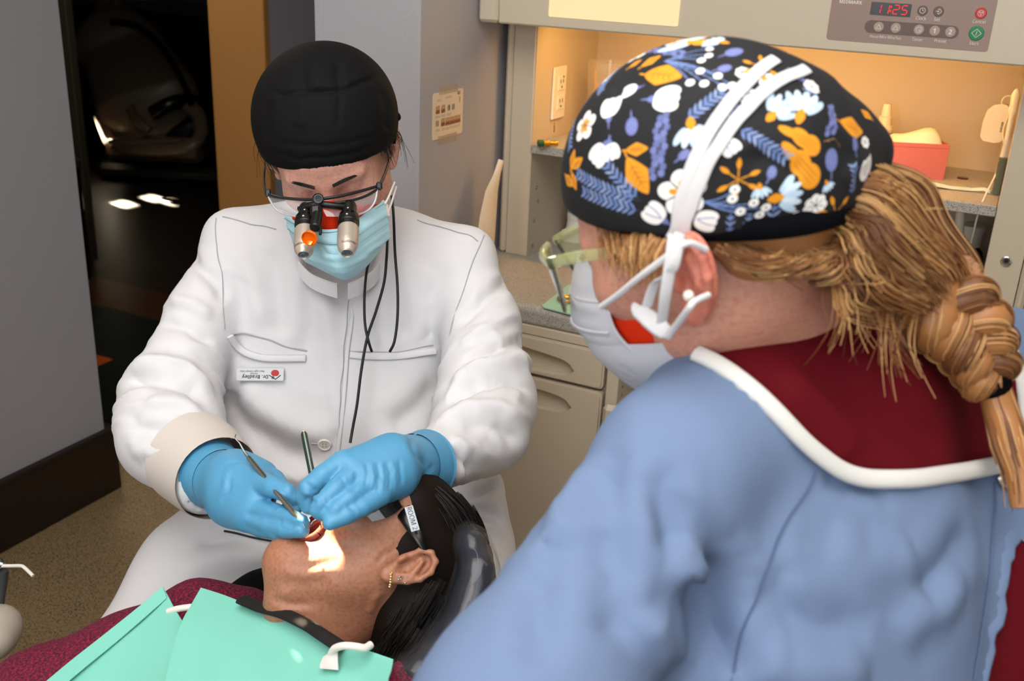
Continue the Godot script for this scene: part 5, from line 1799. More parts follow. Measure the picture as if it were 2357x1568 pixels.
	folds(cb, [
		[[Vector3(-0.9192, 1.3039, -1.1161), Vector3(-0.8811, 1.2999, -1.1088), Vector3(-0.85, 1.3063, -1.1145), Vector3(-0.8099, 1.311, -1.1356), Vector3(-0.7826, 1.3237, -1.1659), Vector3(-0.7788, 1.3355, -1.1965)], 0.0040, -0.0063],
		[[Vector3(-0.8685, 1.3383, -1.1311), Vector3(-0.8562, 1.3237, -1.1189), Vector3(-0.849, 1.3015, -1.113)], 0.0090, -0.0054],
		[[Vector3(-0.844, 1.3449, -1.1457), Vector3(-0.8359, 1.3247, -1.1291), Vector3(-0.8345, 1.306, -1.1218)], 0.0120, 0.0036],
		[[Vector3(-0.8235, 1.3459, -1.1559), Vector3(-0.813, 1.3258, -1.1405), Vector3(-0.8081, 1.3073, -1.1349)], 0.0070, -0.0045],
		[[Vector3(-0.8081, 1.3073, -1.1349), Vector3(-0.7932, 1.2918, -1.1117), Vector3(-0.7828, 1.2674, -1.0944)], 0.0040, -0.0027],
		[[Vector3(-0.8474, 1.3012, -1.1017), Vector3(-0.8322, 1.2846, -1.09), Vector3(-0.8265, 1.2652, -1.0726)], 0.0120, 0.0036],
		[[Vector3(-0.9019, 1.2922, -1.1075), Vector3(-0.8938, 1.2668, -1.0887), Vector3(-0.8851, 1.2403, -1.0815)], 0.0120, -0.0036],
		[[Vector3(-0.7768, 1.3137, -1.1882), Vector3(-0.7591, 1.283, -1.1717), Vector3(-0.756, 1.256, -1.1616)], 0.0120, -0.0036],
		[[Vector3(-0.8972, 1.2326, -1.0844), Vector3(-0.8309, 1.2308, -1.0677), Vector3(-0.7849, 1.2348, -1.0795), Vector3(-0.7538, 1.2446, -1.1222), Vector3(-0.7523, 1.2601, -1.177)], 0.0030, -0.0029],
		[[Vector3(-0.9022, 1.2443, -1.0869), Vector3(-0.8339, 1.2449, -1.0723), Vector3(-0.7879, 1.2488, -1.084), Vector3(-0.7566, 1.2578, -1.1265), Vector3(-0.7548, 1.2721, -1.1809)], 0.0030, -0.0022],
	])
	var capm := cloth(Color(0.075, 0.075, 0.078), 0.75, 68, 0.15, 60.0)
	var cap := part(d, "cap", cb.done(), capm, "black cotton surgical cap")
	part(cap, "tie", Mb.new().tube(curve([Vector3(-0.7786, 1.2744, -1.2181), Vector3(-0.7735, 1.2735, -1.2201), Vector3(-0.771, 1.2691, -1.2194), Vector3(-0.7746, 1.2656, -1.2162), Vector3(-0.7779, 1.2515, -1.2205), Vector3(-0.776, 1.2346, -1.2142)], 4), 0.0035, 8).done(), capm)

	# ---- masks: an orange one under a pale blue pleated one
	var om := cloth(Color(0.86, 0.2, 0.08), 0.7, 72, 0.1, 80.0)
	var under := patch([
		[Vector3(-0.8443, 1.1482, -1.0736), Vector3(-0.8071, 1.1675, -1.0699), Vector3(-0.7769, 1.1818, -1.0667), Vector3(-0.7674, 1.1737, -1.0915), Vector3(-0.7566, 1.1625, -1.1571)],
		[Vector3(-0.8429, 1.1296, -1.0782), Vector3(-0.8029, 1.1479, -1.0636), Vector3(-0.7692, 1.1607, -1.0554), Vector3(-0.7629, 1.1526, -1.0846), Vector3(-0.7516, 1.1438, -1.1634)],
		[Vector3(-0.8403, 1.1108, -1.0833), Vector3(-0.8, 1.1308, -1.0636), Vector3(-0.7683, 1.1411, -1.0535), Vector3(-0.7599, 1.1355, -1.0847), Vector3(-0.7565, 1.1187, -1.1623)]], 5)
	part(d, "under_mask", under.done(), om, "orange inner face mask")
	var blue := cloth(Color(0.70, 0.87, 0.92), 0.6, 73, 0.03, 50.0)
	var mk := [
		[Vector3(-0.8629, 1.1461, -1.0816), Vector3(-0.8181, 1.1472, -1.056), Vector3(-0.7848, 1.1477, -1.0484), Vector3(-0.7628, 1.1501, -1.048), Vector3(-0.7505, 1.1526, -1.0668), Vector3(-0.7475, 1.1619, -1.1019), Vector3(-0.7527, 1.1682, -1.1555)],
		[Vector3(-0.8565, 1.1332, -1.0792), Vector3(-0.8113, 1.1354, -1.0483), Vector3(-0.778, 1.1356, -1.0405), Vector3(-0.7549, 1.1371, -1.0403), Vector3(-0.7416, 1.1395, -1.0595), Vector3(-0.7385, 1.1485, -1.0945), Vector3(-0.7461, 1.1519, -1.1517)],
		[Vector3(-0.8522, 1.1168, -1.0802), Vector3(-0.8094, 1.1204, -1.0487), Vector3(-0.7719, 1.1212, -1.0373), Vector3(-0.7475, 1.1224, -1.0352), Vector3(-0.7354, 1.1246, -1.0561), Vector3(-0.7338, 1.1319, -1.0933), Vector3(-0.7423, 1.1354, -1.1524)],
		[Vector3(-0.847, 1.1015, -1.0821), Vector3(-0.8051, 1.1065, -1.0508), Vector3(-0.7685, 1.1064, -1.0386), Vector3(-0.7428, 1.107, -1.0357), Vector3(-0.7323, 1.1093, -1.0571), Vector3(-0.7327, 1.1168, -1.0957), Vector3(-0.7415, 1.1203, -1.1523)],
		[Vector3(-0.8403, 1.0894, -1.0861), Vector3(-0.8036, 1.0953, -1.0586), Vector3(-0.7688, 1.0942, -1.0451), Vector3(-0.7421, 1.0933, -1.042), Vector3(-0.7343, 1.0967, -1.0638), Vector3(-0.7354, 1.106, -1.1017), Vector3(-0.7466, 1.1127, -1.1526)],
		[Vector3(-0.8368, 1.0827, -1.0908), Vector3(-0.8075, 1.0867, -1.0709), Vector3(-0.7753, 1.084, -1.0614), Vector3(-0.7509, 1.0811, -1.0599), Vector3(-0.7418, 1.0868, -1.0785), Vector3(-0.7425, 1.0973, -1.1124), Vector3(-0.7517, 1.1078, -1.154)]]
	var mb := patch(mk, 5)
	var pleats := []
	for i in range(1, 5):
		pleats.append([mk[i], 0.0035, 0.0028 if i % 2 else -0.002, 1])
	folds(mb, pleats)
	folds(mb, [[[Vector3(-0.7706, 1.1318, -1.0424), Vector3(-0.7586, 1.1258, -1.0396), Vector3(-0.7493, 1.1288, -1.0454)], 0.006, -0.004], [[Vector3(-0.7704, 1.1187, -1.0369), Vector3(-0.7536, 1.114, -1.037), Vector3(-0.7436, 1.1169, -1.0466)], 0.006, 0.004], [[Vector3(-0.7658, 1.1055, -1.0395), Vector3(-0.7513, 1.1118, -1.0431), Vector3(-0.7401, 1.106, -1.046)], 0.006, -0.004]])
	var msk := part(d, "face_mask", mb.done(), blue, "pale blue pleated face mask")
	var st := mat(Color(0.45, 0.58, 0.64), 0.9)
	for rr in [0, 1]:
		var sl := []
		for q in mk[rr]:
			sl.append(q + Vector3(0.0014, -0.0032, 0.0026))
		part(msk, "stitching", Mb.new().tube(curve(sl, 5), 0.0005, 5).done(), st)
	part(d, "mask_loop", Mb.new().tube(curve([Vector3(-0.7449, 1.1185, -1.1499), Vector3(-0.7487, 1.1351, -1.1493), Vector3(-0.7567, 1.1582, -1.179), Vector3(-0.771, 1.1741, -1.2146)], 5), 0.0016, 6).done(), mat(Color(0.9, 0.88, 0.86), 0.7))
	part(d, "mask_loop", Mb.new().tube(curve([Vector3(-0.7507, 1.1638, -1.1546), Vector3(-0.7558, 1.1716, -1.1732), Vector3(-0.769, 1.1819, -1.207)], 5), 0.0016, 6).done(), mat(Color(0.9, 0.88, 0.86), 0.7))
	part(d, "mask_tab", patch([[Vector3(-0.7578, 1.1469, -1.144), Vector3(-0.7548, 1.1681, -1.1544), Vector3(-0.7503, 1.1628, -1.1603)], [Vector3(-0.7524, 1.1377, -1.1486), Vector3(-0.7499, 1.1461, -1.1534), Vector3(-0.7467, 1.1474, -1.1614)]], 4).done(), mat(Color(0.92, 0.88, 0.85), 0.7), "white mask tab")

	gloves(d)
	loupes(hx)
	name_tag(b)
	tools()

func finger(f: Field, pr: Array) -> void:
	f.chain(pr, 0.005)

func glove_mat() -> StandardMaterial3D:
	var m := grain(Color(0.33, 0.62, 0.79), 0.10, 22.0, 0.48, 0.1, 75)
	return m

func gloves(d: Node3D) -> void:
	var gm := glove_mat()
	# the hand with the probe
	var f := Field.new(Vector3(-0.7477, 0.865, -0.8566) - Vector3.ONE * 0.125, Vector3(-0.7477, 0.865, -0.8566) + Vector3.ONE * 0.125, 0.0024)
	f.chain([[Vector3(-0.8599, 0.8302, -0.9129), 0.04], [Vector3(-0.8253, 0.8385, -0.8973), 0.034], [Vector3(-0.7914, 0.847, -0.8815), 0.034]], 0.02)
	f.cone(Vector3(-0.7971, 0.8549, -0.8822), Vector3(-0.7428, 0.8704, -0.8672), 0.031, 0.021, 0.02)
	f.cone(Vector3(-0.7876, 0.8388, -0.8739), Vector3(-0.7364, 0.8507, -0.85), 0.031, 0.02, 0.02)
	f.cone(Vector3(-0.7989, 0.8231, -0.8737), Vector3(-0.7456, 0.8369, -0.8456), 0.024, 0.017, 0.02)
	f.cone(Vector3(-0.8063, 0.8594, -0.8975), Vector3(-0.7607, 0.8696, -0.8939), 0.024, 0.016, 0.02)
	f.chain([[Vector3(-0.7421, 0.8767, -0.8643), 0.0157], [Vector3(-0.711, 0.8851, -0.853), 0.0128], [Vector3(-0.6886, 0.8866, -0.8489), 0.0112], [Vector3(-0.6817, 0.8797, -0.8528), 0.0103]], 0.002)
	f.chain([[Vector3(-0.6817, 0.8797, -0.8528), 0.0103], [Vector3(-0.6896, 0.8677, -0.8558), 0.009]], 0.002)
	f.chain([[Vector3(-0.7673, 0.8705, -0.8971), 0.0142], [Vector3(-0.7381, 0.8716, -0.8878), 0.0119], [Vector3(-0.7145, 0.8702, -0.8746), 0.0104], [Vector3(-0.6859, 0.8679, -0.8577), 0.0085], [Vector3(-0.6764, 0.8675, -0.8502), 0.0074]], 0.002)
	f.chain([[Vector3(-0.739, 0.8515, -0.8491), 0.0152], [Vector3(-0.6991, 0.8615, -0.8367), 0.0122], [Vector3(-0.6667, 0.8708, -0.8265), 0.01], [Vector3(-0.6424, 0.8764, -0.8191), 0.0081]], 0.002)
	f.chain([[Vector3(-0.7469, 0.8388, -0.8458), 0.0142], [Vector3(-0.6982, 0.8516, -0.827), 0.0114], [Vector3(-0.6647, 0.8603, -0.817), 0.01], [Vector3(-0.6403, 0.8682, -0.8143), 0.0085]], 0.002)
	f.chain([[Vector3(-0.7676, 0.8292, -0.8497), 0.0133], [Vector3(-0.7182, 0.8365, -0.8348), 0.0109], [Vector3(-0.6818, 0.8498, -0.8222), 0.01], [Vector3(-0.6632, 0.854, -0.821), 0.0081]], 0.002)
	var b := f.mesh(1)
	folds(b, [
		[[Vector3(-0.8138, 0.8703, -0.8867), Vector3(-0.7963, 0.8799, -0.8873), Vector3(-0.7754, 0.8844, -0.8873)], 0.004, -0.0022],
		[[Vector3(-0.8152, 0.83, -0.8689), Vector3(-0.7976, 0.8507, -0.8624), Vector3(-0.7983, 0.866, -0.8685), Vector3(-0.7962, 0.8788, -0.875)], 0.005, 0.0022],
		[[Vector3(-0.8107, 0.8277, -0.87), Vector3(-0.7932, 0.851, -0.8645), Vector3(-0.7873, 0.8711, -0.8641)], 0.004, -0.0022],
		[[Vector3(-0.7309, 0.8633, -0.852), Vector3(-0.7066, 0.8693, -0.8425), Vector3(-0.6927, 0.8691, -0.8371)], 0.005, -0.003],
		[[Vector3(-0.7049, 0.8946, -0.854), Vector3(-0.6872, 0.8967, -0.8397), Vector3(-0.6843, 0.8873, -0.837)], 0.002, -0.0014],
		[[Vector3(-0.7003, 0.8948, -0.8563), Vector3(-0.6826, 0.8969, -0.8419), Vector3(-0.6792, 0.8852, -0.8385)], 0.002, -0.0014],
		[[Vector3(-0.6837, 0.8631, -0.827), Vector3(-0.6683, 0.8673, -0.8124), Vector3(-0.6668, 0.8604, -0.8102)], 0.0025, -0.0016],
		[[Vector3(-0.6659, 0.8671, -0.8253), Vector3(-0.6518, 0.8723, -0.8105), Vector3(-0.6514, 0.8663, -0.8081)], 0.0025, -0.0016],
		[[Vector3(-0.7525, 0.8425, -0.8447), Vector3(-0.7204, 0.8467, -0.8381), Vector3(-0.6899, 0.8558, -0.8328)], 0.004, -0.002],
	])
	var g := part(d, "glove", b.done(), gm, "blue nitrile glove on the hand with the probe")
	cuff_ring(g, Vector3(-0.8648, 0.8307, -0.9144), Vector3(-0.8254, 0.839, -0.8975) - Vector3(-0.8648, 0.8307, -0.9144), 0.0435, gm)
	# the other hand, on the mirror
	var f2 := Field.new(Vector3(-0.5887, 0.9205, -0.873) - Vector3.ONE * 0.13, Vector3(-0.5887, 0.9205, -0.873) + Vector3.ONE * 0.13, 0.0023)
	f2.chain([[Vector3(-0.5798, 0.8943, -0.9789), 0.039], [Vector3(-0.5821, 0.9103, -0.9371), 0.033], [Vector3(-0.5811, 0.9244, -0.902), 0.032]], 0.02)
	f2.cone(Vector3(-0.5806, 0.933, -0.9059), Vector3(-0.6072, 0.9441, -0.8529), 0.031, 0.0165, 0.014)
	f2.cone(Vector3(-0.577, 0.9297, -0.9003), Vector3(-0.5899, 0.9389, -0.8506), 0.030, 0.0160, 0.014)
	f2.cone(Vector3(-0.5728, 0.9237, -0.8938), Vector3(-0.575, 0.931, -0.8508), 0.028, 0.0150, 0.014)
	f2.cone(Vector3(-0.569, 0.9196, -0.8879), Vector3(-0.5609, 0.9207, -0.8531), 0.025, 0.0140, 0.014)
	f2.chain([[Vector3(-0.6098, 0.9458, -0.8524), 0.0148], [Vector3(-0.6187, 0.9394, -0.8252), 0.0122], [Vector3(-0.6276, 0.9286, -0.8128), 0.0112], [Vector3(-0.6328, 0.9163, -0.8122), 0.0108], [Vector3(-0.6279, 0.9056, -0.8123), 0.0105]], 0.0018)
	f2.chain([[Vector3(-0.5901, 0.9403, -0.8475), 0.0142], [Vector3(-0.5948, 0.9332, -0.8161), 0.0116], [Vector3(-0.6005, 0.9233, -0.7997), 0.0108], [Vector3(-0.6034, 0.9156, -0.7962), 0.0098], [Vector3(-0.601, 0.9116, -0.7969), 0.0085]], 0.0018)
	f2.chain([[Vector3(-0.5746, 0.931, -0.8486), 0.0138], [Vector3(-0.5786, 0.9255, -0.8182), 0.0112], [Vector3(-0.5835, 0.9195, -0.8015), 0.0104], [Vector3(-0.5888, 0.9135, -0.7952), 0.0088]], 0.0018)
	f2.chain([[Vector3(-0.56, 0.9199, -0.8508), 0.013], [Vector3(-0.5647, 0.9167, -0.8235), 0.0106], [Vector3(-0.5725, 0.9138, -0.8043), 0.0098], [Vector3(-0.5834, 0.9087, -0.7898), 0.0084]], 0.0018)
	f2.chain([[Vector3(-0.5925, 0.9321, -0.9058), 0.017], [Vector3(-0.6128, 0.9338, -0.8648), 0.0135], [Vector3(-0.6226, 0.9304, -0.835), 0.0112], [Vector3(-0.627, 0.9221, -0.8198), 0.01]], 0.004)
	var b2 := f2.mesh(1)
	folds(b2, [
		[[Vector3(-0.5712, 0.9639, -0.8405), Vector3(-0.5619, 0.9565, -0.8299), Vector3(-0.562, 0.9409, -0.8232)], 0.0022, -0.0013],
		[[Vector3(-0.5663, 0.9651, -0.8433), Vector3(-0.5555, 0.9545, -0.8321), Vector3(-0.5552, 0.9368, -0.8247)], 0.0022, 0.0013],
		[[Vector3(-0.5612, 0.9653, -0.8459), Vector3(-0.5505, 0.9548, -0.8346), Vector3(-0.5488, 0.9349, -0.8269)], 0.0022, -0.0013],
		[[Vector3(-0.5561, 0.9656, -0.8484), Vector3(-0.5449, 0.9528, -0.8365), Vector3(-0.5477, 0.9301, -0.8373)], 0.0022, 0.0013],
		[[Vector3(-0.5512, 0.9667, -0.8513), Vector3(-0.539, 0.9531, -0.8394), Vector3(-0.542, 0.9313, -0.8406)], 0.0022, -0.0015],
		[[Vector3(-0.5511, 0.9632, -0.8616), Vector3(-0.5392, 0.9507, -0.8502), Vector3(-0.541, 0.9279, -0.8514)], 0.0022, 0.0014],
		[[Vector3(-0.55, 0.9597, -0.8725), Vector3(-0.5384, 0.9484, -0.8614), Vector3(-0.5394, 0.9301, -0.865)], 0.003, -0.002],
		[[Vector3(-0.5789, 0.9555, -0.8332), Vector3(-0.5667, 0.952, -0.8138), Vector3(-0.5686, 0.9409, -0.8082)], 0.003, -0.0015],
		[[Vector3(-0.5955, 0.9524, -0.824), Vector3(-0.5789, 0.9536, -0.8087), Vector3(-0.5733, 0.9473, -0.8086)], 0.002, -0.0012],
		[[Vector3(-0.5945, 0.9374, -0.7944), Vector3(-0.5835, 0.9375, -0.7878), Vector3(-0.5789, 0.9316, -0.7875)], 0.002, -0.0014],
		[[Vector3(-0.5978, 0.9328, -0.7908), Vector3(-0.5869, 0.9317, -0.7837), Vector3(-0.5828, 0.9262, -0.7833)], 0.002, -0.0014],
		[[Vector3(-0.627, 0.9387, -0.8032), Vector3(-0.6138, 0.9396, -0.798), Vector3(-0.6067, 0.9342, -0.7991)], 0.003, -0.003],
		[[Vector3(-0.6281, 0.9315, -0.7996), Vector3(-0.6138, 0.9316, -0.7946), Vector3(-0.6078, 0.9275, -0.7957)], 0.003, 0.003],
		[[Vector3(-0.6243, 0.9218, -0.7973), Vector3(-0.612, 0.9273, -0.7936), Vector3(-0.6052, 0.9232, -0.7951)], 0.003, -0.0025],
		[[Vector3(-0.5697, 0.9298, -0.803), Vector3(-0.5584, 0.93, -0.7965), Vector3(-0.553, 0.9242, -0.7966)], 0.0025, -0.0014],
		[[Vector3(-0.5817, 0.9439, -0.9457), Vector3(-0.5619, 0.9366, -0.9283), Vector3(-0.5492, 0.9159, -0.9374)], 0.006, -0.003],
		[[Vector3(-0.5622, 0.896, -0.9346), Vector3(-0.555, 0.9062, -0.9423), Vector3(-0.5566, 0.9068, -0.9655)], 0.005, -0.002],
	])
	var g2 := part(d, "glove", b2.done(), gm, "blue nitrile glove on the hand with the mirror")
	cuff_ring(g2, Vector3(-0.58, 0.8915, -0.9823), Vector3(-0.5821, 0.9103, -0.9371) - Vector3(-0.58, 0.8915, -0.9823), 0.0435, gm)

func cuff_ring(g: Node3D, at: Vector3, axis: Vector3, r: float, m: Material) -> void:
	axis = axis.normalized()
	var b := Mb.new()
	b.lathe(at, axis, [Vector2(r, -0.002), Vector2(r + 0.0016, 0.0), Vector2(r, 0.003), Vector2(r - 0.001, 0.012), Vector2(r - 0.004, 0.03)], 36)
	b.lathe(at, axis, [Vector2(r - 0.003, 0.02), Vector2(r - 0.0015, -0.001), Vector2(r, -0.002)], 36)
	part(g, "rolled_cuff", b.done(), m)

func loupes(hx: Transform3D) -> void:
	var base := Vector3(-0.7639, 1.1658, -1.0482)
	var l := thing("surgical_loupes", "grey magnifying loupes with two silver barrels and an orange headlight worn by the dentist", "loupes", base - Vector3(0, 0.07, 0))
	var fm := mat(Color(0.09, 0.09, 0.1), 0.35, 0.3)
	var gunmetal := mat(Color(0.2, 0.21, 0.22), 0.35, 0.6)
	var silver := mat(Color(0.74, 0.69, 0.64), 0.36, 0.45)
	var black := mat(Color(0.015, 0.015, 0.016), 0.42)
	var white := mat(Color(0.9, 0.9, 0.9), 0.6)
	# frame: brow bars, lower rims, temples
	var fr := part(l, "frame", Mb.new().tube(curve([Vector3(-0.8784, 1.1775, -1.0639), Vector3(-0.844, 1.1805, -1.046), Vector3(-0.806, 1.184, -1.0418), Vector3(-0.7787, 1.1874, -1.0444)], 5), 0.0021, 8).tube(curve([Vector3(-0.7787, 1.1874, -1.0444), Vector3(-0.7622, 1.1898, -1.0652), Vector3(-0.75, 1.1926, -1.096), Vector3(-0.7438, 1.1944, -1.1293)], 5), 0.0021, 8).tube(curve([Vector3(-0.7766, 1.1818, -1.0431), Vector3(-0.7558, 1.1833, -1.0655), Vector3(-0.7436, 1.1866, -1.0965), Vector3(-0.7405, 1.1935, -1.1305)], 5), 0.0019, 8).done(), gunmetal)
	var glass := mat(Color(0.95, 0.97, 1.0, 0.12), 0.03)
	glass.transparency = BaseMaterial3D.TRANSPARENCY_ALPHA
	part(l, "lens", patch([[Vector3(-0.8625, 1.176, -1.053), Vector3(-0.827, 1.1803, -1.0421), Vector3(-0.8007, 1.1827, -1.0438), Vector3(-0.7838, 1.1841, -1.0465)], [Vector3(-0.8517, 1.1653, -1.0477), Vector3(-0.8189, 1.1697, -1.0356), Vector3(-0.7965, 1.1721, -1.0377), Vector3(-0.7815, 1.1747, -1.0413)], [Vector3(-0.8412, 1.1594, -1.0502), Vector3(-0.8152, 1.1626, -1.0367), Vector3(-0.7951, 1.1654, -1.0356), Vector3(-0.7831, 1.1684, -1.0378)]], 4, 0.0018).done(), glass, "clear lens")
	part(l, "lens", patch([[Vector3(-0.7749, 1.1813, -1.0472), Vector3(-0.7561, 1.1849, -1.066), Vector3(-0.746, 1.1886, -1.0902), Vector3(-0.7403, 1.1912, -1.1178)], [Vector3(-0.7717, 1.1731, -1.0453), Vector3(-0.7537, 1.1735, -1.0623), Vector3(-0.7422, 1.175, -1.0863), Vector3(-0.7375, 1.1789, -1.1115)], [Vector3(-0.7669, 1.1671, -1.045), Vector3(-0.7522, 1.1663, -1.06), Vector3(-0.7434, 1.1665, -1.0821), Vector3(-0.7413, 1.1684, -1.1029)]], 4, 0.0018).done(), glass, "clear lens")
	for rim in [[Vector3(-0.8734, 1.1777, -1.0604), Vector3(-0.8517, 1.1653, -1.0477), Vector3(-0.8321, 1.1605, -1.0431), Vector3(-0.8035, 1.1625, -1.0375)], [Vector3(-0.7406, 1.1918, -1.1203), Vector3(-0.7378, 1.1778, -1.1109), Vector3(-0.7412, 1.1672, -1.0976), Vector3(-0.7469, 1.1643, -1.0735)]]:
		part(fr, "rim", Mb.new().tube(curve(rim, 5), 0.0014, 6).done(), mat(Color(0.75, 0.75, 0.78), 0.15))
	for tp in [[Vector3(-0.8784, 1.1775, -1.0639), Vector3(-0.8994, 1.1851, -1.0868), Vector3(-0.9219, 1.1951, -1.1159), Vector3(-0.9484, 1.1969, -1.1516)], [Vector3(-0.7428, 1.1944, -1.1298), Vector3(-0.7566, 1.2005, -1.1615), Vector3(-0.7711, 1.2082, -1.1935), Vector3(-0.7915, 1.2175, -1.2351)]]:
		part(l, "temple", Mb.new().tube(curve(tp, 5), 0.0034, 8, true, 0.45, Vector3(0.8942, 0.0445, -0.4454)).done(), gunmetal)
	for h in [Vector3(-0.8709, 1.1798, -1.0601), Vector3(-0.7422, 1.1948, -1.1279)]:
		part(l, "hinge", Mb.new().box(frame(h, Vector3(0.8942, 0.0445, -0.4454), Vector3(-0.1169, 1.0041, -0.1345)), Vector3(0.008, 0.011, 0.008), 0.002).done(), gunmetal)
	# bridge mount
	var bm := part(l, "bridge_mount", Mb.new().lathe(Vector3(-0.7748, 1.1901, -1.0392), Vector3(0.4413, 0.1724, 0.9031), [Vector2(0, 0), Vector2(0.0068, 0), Vector2(0.0068, 0.005), Vector2(0.0055, 0.007), Vector2(0, 0.0065)], 22).done(), black)
	part(bm, "screw_ring", Mb.new().lathe(Vector3(-0.7709, 1.1917, -1.034), Vector3(0.4413, 0.1724, 0.9031), [Vector2(0.0052, 0), Vector2(0.0052, 0.0008), Vector2(0.0047, 0.0008), Vector2(0.0047, 0)], 22).done(), mat(Color(0.4, 0.4, 0.4), 0.4, 0.8))
	part(bm, "arm", Mb.new().tube(curve([Vector3(-0.8053, 1.1714, -1.0403), Vector3(-0.7892, 1.1785, -1.0392), Vector3(-0.7775, 1.1818, -1.0426), Vector3(-0.7607, 1.1799, -1.0534), Vector3(-0.7487, 1.1763, -1.0695)], 4), 0.0045, 8).done(), black)
	# barrels point at the patient's mouth
	for e in [[Vector3(-0.801, 1.1738, -1.0482), Vector3(-0.7593, 1.1312, -0.9859)], [Vector3(-0.7521, 1.1784, -1.0735), Vector3(-0.7119, 1.1356, -1.0103)]]:
		var a: Vector3 = e[0]
		var ax: Vector3 = (e[1] - e[0]).normalized()
		var len: float = (e[1] - e[0]).length()
		var k := len / 0.082
		var oc := part(l, "eyepiece", Mb.new().lathe(a, ax, [Vector2(0, -0.001), Vector2(0.0085, -0.001), Vector2(0.0095, 0.004), Vector2(0.0095, 0.012 * k), Vector2(0.0098, 0.02 * k)], 28).done(), black, "black eyepiece")
		part(l, "zoom_ring", Mb.new().lathe(a, ax, [Vector2(0.0098, 0.019 * k), Vector2(0.0128, 0.020 * k), Vector2(0.0130, 0.026 * k), Vector2(0.0136, 0.027 * k), Vector2(0.0136, 0.033 * k), Vector2(0.0130, 0.034 * k), Vector2(0.0130, 0.0405 * k)], 40).done(), black)
		var br := part(l, "barrel", Mb.new().lathe(a, ax, [Vector2(0.0128, 0.0405 * k), Vector2(0.0133, 0.042 * k), Vector2(0.0133, 0.064 * k), Vector2(0.0129, 0.068 * k), Vector2(0.0115, 0.075 * k), Vector2(0.0085, 0.0805 * k), Vector2(0.007, 0.082 * k), Vector2(0.0062, 0.080 * k)], 40).done(), silver, "champagne silver barrel")
		part(br, "objective", Mb.new().lathe(a + ax * 0.0798 * k, ax, [Vector2(0.0064, 0), Vector2(0.004, 0.0008), Vector2(0, 0.0012)], 24).done(), mat(Color(0.5, 0.55, 0.6), 0.05, 0.6))
		# knurls, marks and print on the side that faces out
		var out := (Vector3(0.3087, 0.6636, 0.6859) - ax * Vector3(0.3087, 0.6636, 0.6859).dot(ax)).normalized()
		var sd := ax.cross(out)
		var kn := Mb.new()
		for i in 15:
			if i > 5 and i < 9:
				continue
			var an := (i - 7) * 0.13
			var o := out * cos(an) + sd * sin(an)
			kn.box(frame(a + ax * 0.030 * k + o * 0.0136, ax, o), Vector3(0.0055, 0.0008, 0.0006))
		part(oc, "knurling", kn.done(), mat(Color(0.06, 0.06, 0.065), 0.5))
		part(oc, "set_screw", Mb.new().lathe(a + ax * 0.030 * k + out * 0.0134, out, [Vector2(0.0018, 0), Vector2(0.0018, 0.0007), Vector2(0.001, 0.0004), Vector2(0, 0.0004)], 12).done(), M.steel)
		part(oc, "index_mark", Mb.new().plate(frame(a + ax * 0.0145 * k + out * 0.0097, sd, -ax), PackedVector2Array([Vector2(-0.0012, 0.001), Vector2(1e-6, -0.001), Vector2(0.0012, 0.001)]), 0.0003).done(), white)
		for m in [["3x", -0.5], ["4x", 0.0], ["5x", 0.5]]:
			var an: float = m[1]
			var o := out * cos(an) + sd * sin(an)
			var s2 := sd * cos(an) - out * sin(an)
			part(oc, "scale_print", letters(m[0], 0.0026, Transform3D(Basis(-s2, ax, o), a + ax * 0.0225 * k + o * 0.0131), 0.0002, true), white)
		var txt := "ORASCOPTIC"
		for i in txt.length():
			var an := (i - 4.5) * 0.155 - (0.3 if e[0] == Vector3(-0.7521, 1.1784, -1.0735) else -0.25)
			var o := out * cos(an) + sd * sin(an)
			var s2 := sd * cos(an) - out * sin(an)
			var nrm := (o + ax * 0.55).normalized()
			part(br, "barrel_print", letters(txt[i], 0.0024, Transform3D(Basis(s2, s2.cross(nrm) * -1.0, nrm), a + ax * 0.0725 * k + o * 0.0126), 0.0002), mat(Color(0.12, 0.11, 0.1), 0.5))
	# headlight on its bracket with the orange filter flipped down
	var ha := Vector3(-0.7642, 1.1755, -1.0225)
	part(l, "headlight_joint", Mb.new().box(frame(Vector3(-0.7692, 1.1767, -1.0266), Vector3(0.8745, 0.1377, -0.4758), Vector3(-0.3179, 0.8247, -0.5558)), Vector3(0.015, 0.017, 0.013), 0.004).done(), black)
	var hl := part(l, "headlight", Mb.new().lathe(ha, (Vector3(-0.75, 1.1583, -0.9947) - ha), [Vector2(0.0, 0), Vector2(0.0065, 0.001), Vector2(0.0068, 0.024), Vector2(0.0062, 0.026), Vector2(0, 0.026)], 24).done(), black)
	part(l, "filter_arm", Mb.new().tube(curve([Vector3(-0.7583, 1.1718, -1.0179), Vector3(-0.7468, 1.161, -1.0045), Vector3(-0.7439, 1.1571, -0.9995)], 4), 0.0018, 8).done(), black)
	var am := mat(Color(0.95, 0.45, 0.02, 0.35), 0.08)
	am.transparency = BaseMaterial3D.TRANSPARENCY_ALPHA
	am.refraction_enabled = true
	am.refraction_scale = 0.045
	var fo := Vector3(-0.747, 1.1569, -0.9837)
	var fn := Vector3(0.3061, -0.1678, 0.9344)
	part(l, "orange_filter", Mb.new().lathe(fo, fn, [Vector2(0, -0.002), Vector2(0.006, -0.002), Vector2(0.0092, 0.0), Vector2(0.0098, 0.004), Vector2(0.0092, 0.0045), Vector2(0.0078, 0.001), Vector2(0, 0.0006)], 28).done(), mat(Color(0.95, 0.42, 0.02), 0.12), "orange curing filter over the headlight")
	part(l, "filter_tab", Mb.new().tube([Vector3(-0.7453, 1.1525, -0.9802), Vector3(-0.7442, 1.1491, -0.9769)], [0.005, 0.0025], 10, true, 0.4, fn).done(), mat(Color(0.95, 0.42, 0.05), 0.15))
